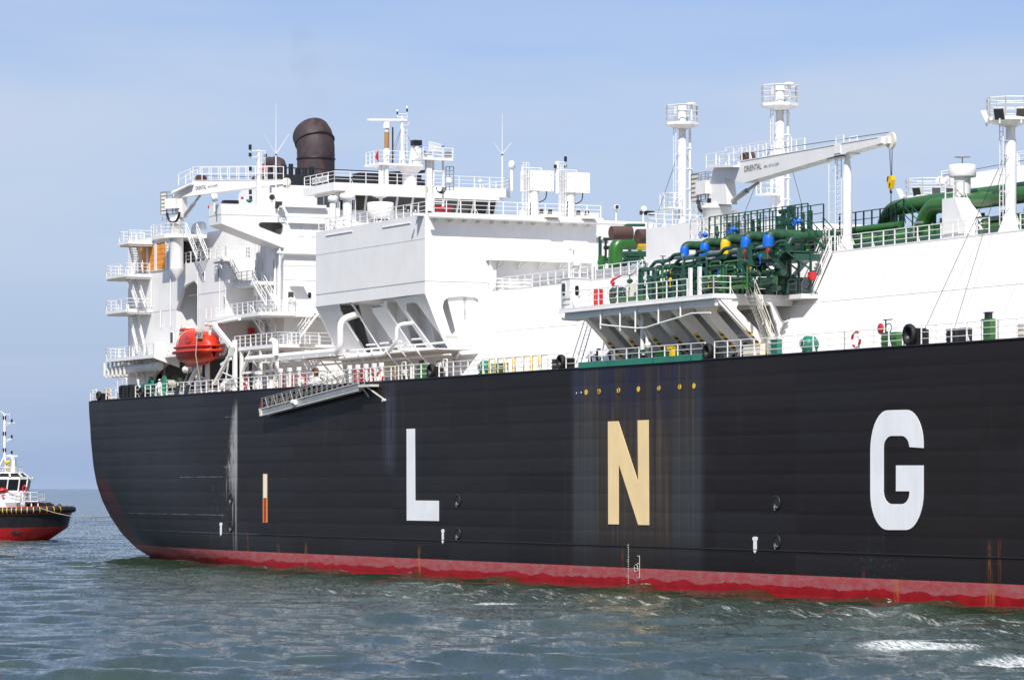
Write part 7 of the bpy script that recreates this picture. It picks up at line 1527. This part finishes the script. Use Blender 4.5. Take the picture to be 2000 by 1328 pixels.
part('window_bar', lambda m: [m.bar(Vector(lerp(q[0], q[1], (i+.5)/4))+Vector((.07, -.13, .12)), Vector(lerp(q[3], q[2], (i+.5)/4))+Vector((.07, -.13, -.08)), .10, .03) for i in range(4)], 'black', lb, kind='stuff')
part('grab_rail', lambda m: [m.tube([(LS+x, LT-HB*.99*math.cos(a), zg_+.1+(zt2-zg_)*1.03*math.sin(a)**.62) for a in [.12+i*.13 for i in range(10)]], .035, 5) for x in (-2.7, -1.6)], 'cream', lb, kind='stuff')
part('roof_rail', lambda m: [m.tube([(LS-1.5, LT+y, zt2+.16), (LS+2.6, LT+y, zt2+.14)], .03, 5) for y in (-.35, .35)]+[m.bar((LS-1.4+i*.8, LT+y, zt2-.05), (LS-1.4+i*.8, LT+y, zt2+.15), .03, .03) for i in range(6) for y in (-.35, .35)], 'cream', lb, kind='stuff')
part('boat_keel', lambda m: m.side([(LS-3.4, zk_+.15), (LS-3.1, zk_-.22), (LS+2.9, zk_-.1), (LS+3.4, zk_+.3)], LT-.07, LT+.07), 'orange', lb)
part('boat_hatch', lambda m: m.side(rrect(LS+.4, zg_+.75, LS+1.7, zg_+1.35, .15), LT-HB*.98, LT-HB*.85), 'orange', lb)
def davit(ds, lab):
    th = thing('boat_davit', lab, 'davit', (LS+5.2+ds, LT+.6, DECK), 'lifeboat davits')
    P = lambda u, v: (S(u, v, LT+.5)[0]+ds, LT+.5, S(u, v, LT+.5)[2])
    part('davit_arm', lambda m: (m.bar(P(417, 634), P(453, 678), .42, .34), m.bar(P(453, 676), P(450, 694), .42, .40), m.bar(P(450, 692), P(419, 750), .34, .30)), 'white_fitting', th)
    part('davit_post', lambda m: (m.bar((P(451, 640)[0], LT+.9, DECK), (P(451, 640)[0], LT+.9, P(451, 664)[2]), .34, .42), m.bar(P(451, 700), P(432, 712), .2, .24)), 'white_fitting', th)
    part('davit_head', lambda m: (m.cyl(P(416, 634), tuple(Vector(P(416, 634))+Vector((0, -.5, 0))), .22, n=12), m.box(tuple(Vector(P(413, 637))-Vector((0, .3, 0))), tuple(Vector(P(420, 631))+Vector((0, .3, 0))))), 'cream', th)
    part('davit_strut', lambda m: (m.bar(P(448, 694), P(441, 742), .12, .12), m.bar(P(436, 745), P(460, 738), .14, .18), m.bar(P(460, 738), P(430, 725), .1, .1)), 'white_fitting', th)
    part('fall_wire', lambda m: m.tube([tuple(Vector(P(416, 634))+Vector((0, -.5, 0))), (LS+3.3+(ds*.93), LT, zg_+1.6)], .03, 4), 'rope', th)
    part('suspension_block', lambda m: m.bar((LS+3.3+ds*.93, LT, zg_+1.2), (LS+3.3+ds*.93, LT, zg_+2.0), .2, .3), 'cream', th)
davit(0, 'white lifeboat davit arm right of the orange lifeboat'); davit(-7.4, 'white lifeboat davit arm behind the left end of the orange lifeboat')
part('davit_beam', lambda m: m.tube([S(402, 634, LT+1), S(468, 623, LT+1)], .16, 8), 'white_fitting')
part('boarding_brace', lambda m: (m.bar(S(367, 750, 2.2), S(384, 712, 2.2), .14, .14), m.bar(S(372, 752, 2.2), S(390, 712, 2.2), .14, .14), m.bar(S(360, 748, 2.6), S(370, 722, 2.6), .1, .1)), 'steel')
part('tricing_rope', lambda m: m.tube([(LS+3.9, LT-1.5, zg_+1.4), (LS+4.0, LT-1.7, zg_-.5), (LS+3.2, .6, DECK+.2)], .045, 5), 'rope')
part('boat_winch', lambda m: (m.cyl(S(362, 722, 2.8), tuple(Vector(S(362, 722, 2.8))+Vector((1.2, 0, 0))), .35, n=14), m.box((Ss(356, 3), 2.8, DECK), (Ss(372, 3), 3.4, DECK+.5))), 'white_fitting')
part('white_tank', lambda m: m.cyl((Ss(432, 3), 3.2, DECK+.8), (Ss(452, 3), 3.2, DECK+.8), .45, n=16), 'white')
part('white_riser', lambda m: m.cyl((Ss(385, 4), 4.2, DECK), (Ss(385, 4), 4.2, DECK+4.2), .35, n=14), 'white')
# ------------------------------------------------------------------ people
def person(base, label, face=0.0, helmet='white', overall='boiler'):
    x, y, z = base; th = thing('person', label, 'person', base)
    joints = {'pelvis': (0, 0, .93), 'waist': (0, 0, 1.10), 'chest': (0, 0, 1.34), 'neck': (0, 0, 1.50), 'head': (0.02, 0, 1.60), 'crown': (0.01, 0, 1.71)}
    pts = []; rad = []; ed = []
    def v(p, r): pts.append(p); rad.append(r); return len(pts)-1
    pel = v((0, 0, .95), .15); wai = v((0, 0, 1.12), .14); che = v((0, 0, 1.34), .165); nek = v((0, 0, 1.50), .06); hed = v((.015, 0, 1.60), .095); cro = v((.01, 0, 1.69), .085)
    ed += [(pel, wai), (wai, che), (che, nek), (nek, hed), (hed, cro)]
    for q in (-1, 1):
        hip = v((0, .09*q, .88), .10); kn = v((.03, .10*q, .50), .07); an = v((0, .11*q, .09), .05); to = v((.15, .12*q, .045), .04); ed += [(pel, hip), (hip, kn), (kn, an), (an, to)]
        sh = v((0, .19*q, 1.41), .068); el = v((.03 if q < 0 else .06, .25*q, 1.14), .05); wr = v((.16, .20*q, .95), .034); ha = v((.20, .17*q, .90), .038); ed += [(che, sh), (sh, el), (el, wr), (wr, ha)]
        for k in range(5): fi = v((.235+.01*k*(1 if k < 3 else -1), .17*q+(k-2)*.018, .845+.008*abs(k-2)+(.03 if k == 4 else 0)), .009); ed.append((ha, fi))
    ca, sa = math.cos(face), math.sin(face)
    me = bpy.data.meshes.new('body'); me.from_pydata([(p[0]*ca-p[1]*sa, p[0]*sa+p[1]*ca, p[2]) for p in pts], ed, []); ob = bpy.data.objects.new('body', me); COL.objects.link(ob)
    md = ob.modifiers.new('skin', 'SKIN'); 
    for i, r in enumerate(rad): me.skin_vertices[0].data[i].radius = (r, r)
    me.skin_vertices[0].data[0].use_root = True
    sb_ = ob.modifiers.new('s', 'SUBSURF'); sb_.levels = 1; sb_.render_levels = 1
    dg = bpy.context.evaluated_depsgraph_get(); nm = bpy.data.meshes.new_from_object(ob.evaluated_get(dg)); ob.modifiers.clear(); ob.data = nm; ob.parent = th
    nm.materials.clear(); nm.materials.append(M[overall]); nm.materials.append(M['skin']); nm.materials.append(M['black'])
    for p in nm.polygons:
        c = p.center; p.material_index = 1 if (c.z > 1.47 or (c.z < .94 and math.hypot(c.x, c.y) > .17 and c.z > .8)) else (2 if c.z < .09 else 0); p.use_smooth = True
    m = MB(); m.lathe((x, y, z+1.66), [(.125, -.02), (.12, .03), (.09, .09), (.02, .12)], 16); m.lathe((x+.02*ca, y+.02*sa, z+1.65), [(.10, 0), (.155, 0), (.15, .02)], 16); m.build('helmet', helmet, th)
    m = MB(); m.sphere((x+.10*ca, y+.10*sa, z+1.585), .02, 6, 4); m.build('nose', 'skin', th)
    for q in (-1, 1):
        m = MB(); m.sphere((x+.095*ca-.035*q*sa, y+.095*sa+.035*q*ca, z+1.615), .012, 6, 4); m.build('eye', 'black', th)
        m = MB(); m.sphere((x-.09*q*sa, y+.09*q*ca, z+1.60), .022, 6, 4); m.build('ear', 'skin', th)
    m = MB(); m.cbox((x+.095*ca, y+.095*sa, z+1.545), (.015, .04, .01)); m.build('mouth', 'red', th)
    return th
person((Ss(311.5, .75), .75, DECK), 'crewman in white overalls and helmet standing at the stern rail', -1.2)
person((Ss(331, 4.9), 4.9, DECK+.35), 'crewman in a white helmet half hidden behind the mooring winches', -1.0)
# ------------------------------------------------------------------ gangway
gz0, gz1 = S(514, 803, -.6), S(704, 753, -.6); gs0, gs1 = gz0[0], gz1[0]
gw_ = thing('gangway', 'grey accommodation ladder slung along the hull side with stanchions, sloping down aft', 'gangway', (gs1, -.6, gz1[2]))
def gp_(f, t, dz=0): return (gs0+(gs1-gs0)*f, t, gz0[2]+(gz1[2]-gz0[2])*f+dz)
for t in (-.80, -.22): part('side_girder', lambda m: m.poly([gp_(0, 0, -.42)[::2], gp_(1, 0, -.42)[::2], gp_(1, 0, .22)[::2], gp_(0, 0, .22)[::2]], lambda p, k: (p[0], t+(.07 if k else 0), p[1])), 'steel', gw_)
part('girder_flange', lambda m: (m.bar(gp_(0, -.82, .22), gp_(1, -.82, .22), .12, .06), m.bar(gp_(0, -.82, -.42), gp_(1, -.82, -.42), .12, .06)), 'cream', gw_)
for i in range(38): part('step', lambda m: m.bar(gp_((i+.5)/38, -.74, .05), gp_((i+.5)/38, -.16, .05), .22, .04), 'steel', gw_)
for t in (-.80, -.2):
    part('handrail', lambda m: (m.tube([gp_(.0, t, 1.15), gp_(.5, t, 1.2), gp_(1.0, t, 1.2)], .038, 6), m.tube([gp_(.02, t, .65), gp_(1, t, .68)], .028, 5)), 'steel', gw_)
    for i in range(20): f_ = .01+i*.052; part('stanchion', lambda m: m.bar(gp_(f_, t, .2), gp_(f_, t, 1.18), .055, .055), 'steel', gw_)
part('gangway_net', lambda m: [m.tube([gp_(.05+i*.09+j*.015, -.86, 1.1-1.0*math.sin(j*.52)) for j in range(7)], .03, 4) for i in range(5)], 'rope', gw_, kind='stuff')
part('lower_platform', lambda m: (m.poly([(gs0-.5, gz0[2]+.25), (gs0-.2, gz0[2]-.5), (gs0+.3, gz0[2]-.42), (gs0+.1, gz0[2]+.25)], lambda p, k: (p[0], -.5 if k else -.86, p[1]))), 'cream', gw_)
part('end_rail', lambda m: (m.bar((gs0-.45, -.80, gz0[2]+.2), gp_(.01, -.80, 1.15), .06, .06), m.bar((gs0-.5, -.22, gz0[2]+.2), gp_(.01, -.22, 1.15), .06, .06)), 'red', gw_)
part('fender_roller', lambda m: m.cyl(gp_(.36, -.98, .0), gp_(.39, -.98, -.05), .24, n=12), 'white_fitting', gw_)
part('upper_platform', lambda m: (m.box((gs1-.3, -.80, gz1[2]-.15), (gs1+2.6, .0, gz1[2]+.05)), m.bar((gs1+1.6, -.7, gz1[2]-.15), (gs1+4.0, -.06, gz1[2]-1.3), .1, .1), m.cyl((gs1+4.0, -.3, gz1[2]-1.35), (gs1+4.0, -.0, gz1[2]-1.35), .14, n=8), m.bar((gs1+.6, -.7, gz1[2]-.15), (gs1+.6, -.06, gz1[2]-1.0), .1, .1)), 'cream', gw_)
# ------------------------------------------------------------------ tugboat
TG = Vector((-61.6, 501, 0)); TR = R(-6)
tug = thing('tugboat', 'red and black tugboat with white wheelhouse and tall lamp mast at the left edge', 'tugboat', TG, world=True, rz=TR)
def tp(name, fn, mat='white', parent=None, **kw): m = MB(); fn(m); return m.build(name, mat, parent or tug, base=(0, 0, 0), **kw)
def hbw(x, z):
    q = max(0, min(1, z/4.0)); x0 = -(1-q)*3.3 if z < 1.6 else -(1-q)*.4*1.6; x0 = -3.3+2.75*min(1, z/1.7)+.55*max(0, min(1, (z-1.7)/2.0)); L = 8.5-1.5*q; B = 4.6+.75*q
    d = (x0-x)/L
    if d <= 0: return 0.0
    w = B*math.sqrt(max(0, 1-(1-min(1, d))**2.2))
    if x < -22: w *= 1-.25*((-22-x)/6)**2
    return w
xs = [0]+[-.02, -.06, -.15, -.3, -.5, -.8, -1.2, -1.7, -2.3, -3, -3.8, -4.7, -5.8, -7, -8.5, -10, -13, -16, -19, -22, -25, -28]
zl_ = [-1.2, 0, .6, 1.2, 1.72, 1.76, 2.4, 3.1, 3.5, 3.54, 4.0]
def x0z(z): return -3.3+2.75*min(1, max(z, 0)/1.7)+.55*max(0, min(1, (z-1.7)/2.0))
def f(m):
    for a in range(len(zl_)-1):
        m.mat(0 if zl_[a] < 1.74 else (1 if zl_[a] < 3.52 else 0)); vs = []; fs = []
        for z in (zl_[a], zl_[a+1]):
            sh = .25*(z/4)
            row = [(x0z(z)*(1+x/28)+x, hbw(x0z(z)*(1+x/28)+x, z), z+sh*max(0, 1+x/10)) for x in xs]
            row = [(p[0], p[1], p[2]) for p in row]; vs += row+[(p[0], -p[1], p[2]) for p in reversed(row)]
        n = len(xs)*2
        for i in range(n): fs.append((i, (i+1) % n, n+(i+1) % n, n+i))
        m.add(vs, fs, True)
tp('hull', f, ['tugred', 'black'])
tp('deck', lambda m: m.poly([(x, hbw(x, 4)) for x in xs[1:]]+[(x, -hbw(x, 4)) for x in reversed(xs[1:])], lambda p, k: (p[0], p[1], 3.9-(.1 if k else 0))), 'tugred')
def fpt(x, side): return (x, side*(hbw(x, 4.0)+.08), 4.12+.22*max(0, 1+x/10))
out = [fpt(x, -1) for x in reversed(xs)]+[fpt(x, 1) for x in xs[1:]]
tp('bow_fender', lambda m: m.tube([(p[0]+(.12 if abs(p[0]) < 1 else 0), p[1], p[2]) for p in out], .44, 12), 'rubber')
for i in range(15):
    d = .45+i*.62 if i else .2; x = -(i*.0+[.12, .5, 1.05, 1.75, 2.55, 3.4, 4.2, 5.0, 5.75, 6.45, 7.1, 7.75, 8.35, 8.95, 9.6][i]); p = Vector(fpt(x, -1)); q = Vector(fpt(x-.05, -1)); d_ = (q-p).normalized()
    tp('fender_band', lambda m: m.tube([p-d_*.05, p+d_*.05], .465, 12), 'yellow')
tp('gunwale', lambda m: m.tube([(p[0]-.3 if abs(p[0]) < 1 else p[0], p[1]*.94, p[2]+.45) for p in out], .06, 5), 'tugred')
def ux(u): return (u-138)/14.0
def vz(v): return CAM_H+(953-v)/14.0
tp('deckhouse', lambda m: m.poly([(ux(50), -1.6), (ux(44), -2.6), (ux(24), -3.3), (ux(-150), -3.3), (ux(-150), 3.3), (ux(24), 3.3), (ux(44), 2.6), (ux(50), 1.6)], lambda p, k: (p[0], p[1], vz(962) if k else 3.9)), 'white')
tp('deckhouse_lower', lambda m: m.poly([(ux(48), -1.9), (ux(40), -3.4), (ux(-140), -3.7), (ux(-140), 3.7), (ux(40), 3.4), (ux(48), 1.9)], lambda p, k: (p[0], p[1], vz(981) if k else 3.9)), 'grey')
pl_ = [(.0, -.9), (-.8, -2.2), (-2.3, -2.7), (-4.4, -2.7), (-5.6, -1.8), (-5.6, 1.8), (-4.4, 2.7), (-2.3, 2.7), (-.8, 2.2), (.0, .9)]
def wh(z, k, x): return [(x+p[0]*(k if p[0] > -2.5 else 1)+(k-1)*2.2*0, p[1]*k) for p in pl_]
xb = ux(50); lo_ = [(xb+p[0], p[1]*.92) for p in pl_]; hi = [(xb+.28+p[0]*1.0, p[1]*1.03) for p in pl_]
zw0, zw1, zw2 = vz(958), vz(936), vz(931)
tp('wheelhouse_base', lambda m: m.poly(lo_, lambda p, k: (p[0], p[1], zw0 if k else vz(975))), 'white')
tp('wheelhouse_head', lambda m: m.poly(hi, lambda p, k: (p[0], p[1], zw2 if k else zw1)), 'white')
n = len(pl_)
for i in range(n):
    a0, a1, b0, b1 = lo_[i], lo_[(i+1) % n], hi[i], hi[(i+1) % n]; q = [(*a0, zw0), (*a1, zw0), (*b1, zw1), (*b0, zw1)]
    c = Vector((xb-2.8, 0, 0)); q = [Vector(x) for x in q]; inner = [x+(Vector((c.x, 0, x.z))-x)*.05 for x in q]
    tp('window', lambda m: m.add([lerp(q[0], q[1], .04), lerp(q[0], q[1], .96), lerp(q[3], q[2], .96), lerp(q[3], q[2], .04)]+inner, [(0, 1, 2, 3), (7, 6, 5, 4), (0, 4, 5, 1), (1, 5, 6, 2), (2, 6, 7, 3), (3, 7, 4, 0)]), 'glass')
    o = tp('window_post', lambda m: m.bar(q[0], q[3], .22, .16), 'white')
tp('skylight_band', lambda m: m.lathe((xb-2.7, 0, zw2), [(2.9, 0), (2.1, .55)], 10, False), 'glass')
for i in range(10):
    a = 2*math.pi*(i)/10; tp('skylight_post', lambda m: m.bar((xb-2.7+2.92*math.cos(a), 2.92*math.sin(a), zw2+.0), (xb-2.7+2.1*math.cos(a), 2.1*math.sin(a), zw2+.6), .22, .12), 'white')
tp('wheelhouse_roof', lambda m: m.lathe((xb-2.7, 0, zw2+.5), [(2.25, 0), (2.2, .14), (.02, .18)], 20, False), 'white')
for y in (-1.8, -.3, 1.2): tp('roof_lamp', lambda m: m.cyl((xb+.35, y, zw1+.15), (xb+.55, y, zw1+.12), .16, n=10), 'cream')
zr_ = zw2+.66; mx_ = ux(5)
tp('mast', lambda m: (m.bar((mx_, 0, vz(890)), (mx_, 0, vz(808)), .3, .3), m.bar((mx_-1.0, -.8, zr_), (mx_, 0, vz(888)), .16, .16), m.bar((mx_+.35, -.8, zr_), (mx_, 0, vz(888)), .16, .16), m.bar((mx_-.5, .9, zr_), (mx_, 0, vz(888)), .16, .16)), 'white')
tp('mast_head', lambda m: (m.bar((mx_, 0, vz(809)), (mx_-.6, 0, vz(802)), .1, .1), m.bar((mx_, 0, vz(808)), (mx_+.7, 0, vz(808)), .07, .07), m.bar((mx_+.7, 0, vz(818)), (mx_+.7, 0, vz(807)), .04, .04)), 'white')
for v in (825, 857, 888): 
    tp('yard', lambda m: (m.bar((mx_, 0, vz(v if v == 825 else v+2)), (mx_+(1.5 if v == 825 else .95), 0, vz(v if v == 825 else v-1)), .07, .09), m.bar((mx_, 0, vz(v+7)), (mx_+.9, 0, vz(v)), .06, .06)), 'white')
    tp('mast_lamp', lambda m: m.cyl((mx_+1.0, 0, vz(v-1 if v == 825 else v-2)), (mx_+1.0, 0, vz(v-7 if v == 825 else v-8)), .14, n=8), 'black')
for v in (815, 846, 878):
    for dx in (-.15, .15): tp('mast_lamp', lambda m: m.cyl((mx_+dx, -.2, vz(v+3.5)), (mx_+dx, -.2, vz(v-3.5)), .11, n=8), 'black')
tp('radar_scanner', lambda m: (m.bar((ux(11), -.1, vz(890.5)), (ux(29.5), .3, vz(890)), .18, .2), m.cyl((ux(21), 0, vz(896)), (ux(21), 0, vz(891.5)), .3, n=10)), 'white')
tp('radar_mast', lambda m: (m.box((ux(20), -.4, zr_-.2), (ux(27), .4, vz(897))),), 'cream')
tp('fire_monitor', lambda m: (m.tube([(ux(9), -.9, vz(904)), (ux(17), -.7, vz(901))], [.30, .22], 12), m.cyl((ux(13), -.8, zr_), (ux(13), -.8, vz(903)), .12, n=8), m.lathe((ux(13), -.8, vz(915)), [(.1, -.1), (.42, 0), (.42, .15), (.1, .2)], 14)), 'yellow')
tp('monitor_mouth', lambda m: m.tube([(ux(8.7), -.91, vz(904.1)), (ux(9.2), -.9, vz(904))], .20, 12), 'black')
def trail_(pts, h=1.0, mat='white', n=2, step=.9, r=.045): m = MB(); rail_mb(m, pts, h=h, n=n, step=step, r=r, brace=False); m.build('railing', mat, tug, base=(0, 0, 0))
trail_([(ux(-10), -2.0, zr_-.1), (ux(36), -2.0, zr_-.1), (ux(36), 1.5, zr_-.1)], .8)
trail_([(ux(50), -2.4, vz(978)), (ux(78), -2.2, vz(978)), (ux(80), 1.5, vz(978))], 1.2)
trail_([(ux(10), -3.5, vz(979)), (ux(50), -2.8, vz(979))], 1.0)
tp('foredeck_platform', lambda m: m.box((ux(50), -2.5, vz(979.5)), (ux(80), 2.5, vz(978))), 'white')
for x in (ux(66), ux(79)): tp('support_leg', lambda m: m.bar((x, -2.2, 4.0), (x, -2.2, vz(979)), .15, .15), 'white')
tp('red_deflector', lambda m: (m.lathe((ux(11), -3.0, vz(958)), [(.05, -.4), (.75, -.1), (.8, .15), (.1, .45)], 14), m.bar((ux(12), -3.0, vz(960)), (ux(13.5), -3.4, vz(973)), .35, .3)), 'red')
tp('side_fin', lambda m: m.poly([(ux(0), vz(958)), (ux(5), vz(958)), (ux(26), vz(995)), (ux(8), vz(995))], lambda p, k: (p[0], -3.75 if k else -3.9, p[1])), 'white')
tp('liferaft_drum', lambda m: m.cyl((ux(47), -2.6, 4.9), (ux(56), -2.6, 4.9), .6, n=14), 'grey')
tp('anchor_winch', lambda m: (m.cyl((ux(68), -1.0, 4.8), (ux(68), 1.0, 4.8), .6, n=16), m.box((ux(72), -1.2, 4.0), (ux(88), -.7, 5.0))), 'white')
for i, u in enumerate((60, 65, 77, 84, 90, 96, 101)): tp('bollard', lambda m: (m.cyl((ux(u), -1.6+.1*i, 4.0), (ux(u), -1.6+.1*i, 4.95+.25*(i % 2)), .26, n=10), m.cbox((ux(u), -1.6+.1*i, 4.95+.2*(i % 2)), (.75, .4, .3))), 'black')
tp('bow_bitt', lambda m: (m.cyl((ux(108), -.5, 4.7), (ux(116), -.5, 4.75), .18, n=10), m.sphere((ux(116), -.5, 4.8), .3)), 'black')
tp('side_opening', lambda m: m.poly([(ux(34), vz(1033)), (ux(53), vz(1034)), (ux(52), vz(1040)), (ux(35), vz(1040))], lambda p, k: (p[0], -(hbw(p[0], 1.3)+.03) if k else -(hbw(p[0], 1.3)-.2), p[1])), 'black')
tp('ventilation_cowl', lambda m: m.cyl((ux(3), -2.8, 4.0), (ux(12), -2.8, 4.2), .5, n=12), 'black')
tp('name_lettering', lambda m: m.text('ATRECOR' if False else 'HYTRECOR', .42, lambda x, y, k: (ux(24)+x*.62, -2.72, vz(965)+y)), 'black') if False else None
m = MB(); m.text('STRECON', .42, lambda x, y, k: (ux(24.5)+x*.62, -3.34, vz(965)+y+.02)); m.build('name_lettering', 'black', tug, base=(0, 0, 0))
o = tp('lifebuoy_holder', lambda m: m.tube([(ux(52)+.25*math.cos(q*.52), -2.2, vz(955)+.5*math.sin(q*.52)) for q in range(12)], .1, 6, close=True), 'red')
# foam along the tug's side
# tow rope
rope_a = TG+Vector((ux(74), -.9, vz(990))); rope_b = W(1.2, 4.6, 4.6)
rp_ = MB(); pts = []
for i in range(25): f_ = i/24; p = rope_a.lerp(rope_b, f_); pts.append((p.x, p.y, p.z-1.0*math.sin(math.pi*f_)*(1-.35*f_)))
rp_.tube(pts, .05, 6); ro = rp_.build('tow_rope', 'rope', None, base=tuple(rope_a), world=True)
ro['label'] = 'pale tow rope sagging from the tugboat bow to the stern of the carrier'; ro['category'] = 'rope'
# ------------------------------------------------------------------ faint exhaust smoke
vm = bpy.data.materials.new('exhaust_smoke'); vm.use_nodes = True; nn = vm.node_tree.nodes; ll = vm.node_tree.links
for q in list(nn): nn.remove(q)
om = nn.new('ShaderNodeOutputMaterial'); pv = nn.new('ShaderNodeVolumePrincipled'); pv.inputs['Color'].default_value = (.10, .09, .09, 1)
tcx = nn.new('ShaderNodeTexCoord'); nz_ = nn.new('ShaderNodeTexNoise'); nz_.inputs['Scale'].default_value = .35; nz_.inputs['Detail'].default_value = 3
mr_ = nn.new('ShaderNodeMapRange'); mr_.inputs['From Min'].default_value = .42; mr_.inputs['From Max'].default_value = .72; mr_.inputs['To Max'].default_value = .035
ll.new(tcx.outputs['Object'], nz_.inputs['Vector']); ll.new(nz_.outputs['Fac'], mr_.inputs['Value']); ll.new(mr_.outputs[0], pv.inputs['Density']); ll.new(pv.outputs[0], om.inputs['Volume'])
M['smoke'] = vm
m = MB(); zf_ = Zs(233, fu, 22); m.tube([(fu, 22, zf_+.0), (fu-.4, 22, zf_+2.5), (fu-1.2, 21.6, zf_+6), (fu-2.4, 21.2, zf_+10)], [1.2, 1.5, 2.1, 1.2], 16)
o = m.build('exhaust_smoke', 'smoke', None, base=(fu, 22, zf_)); o['kind'] = 'stuff'; o['label'] = 'faint brown exhaust haze drifting up from the funnel'
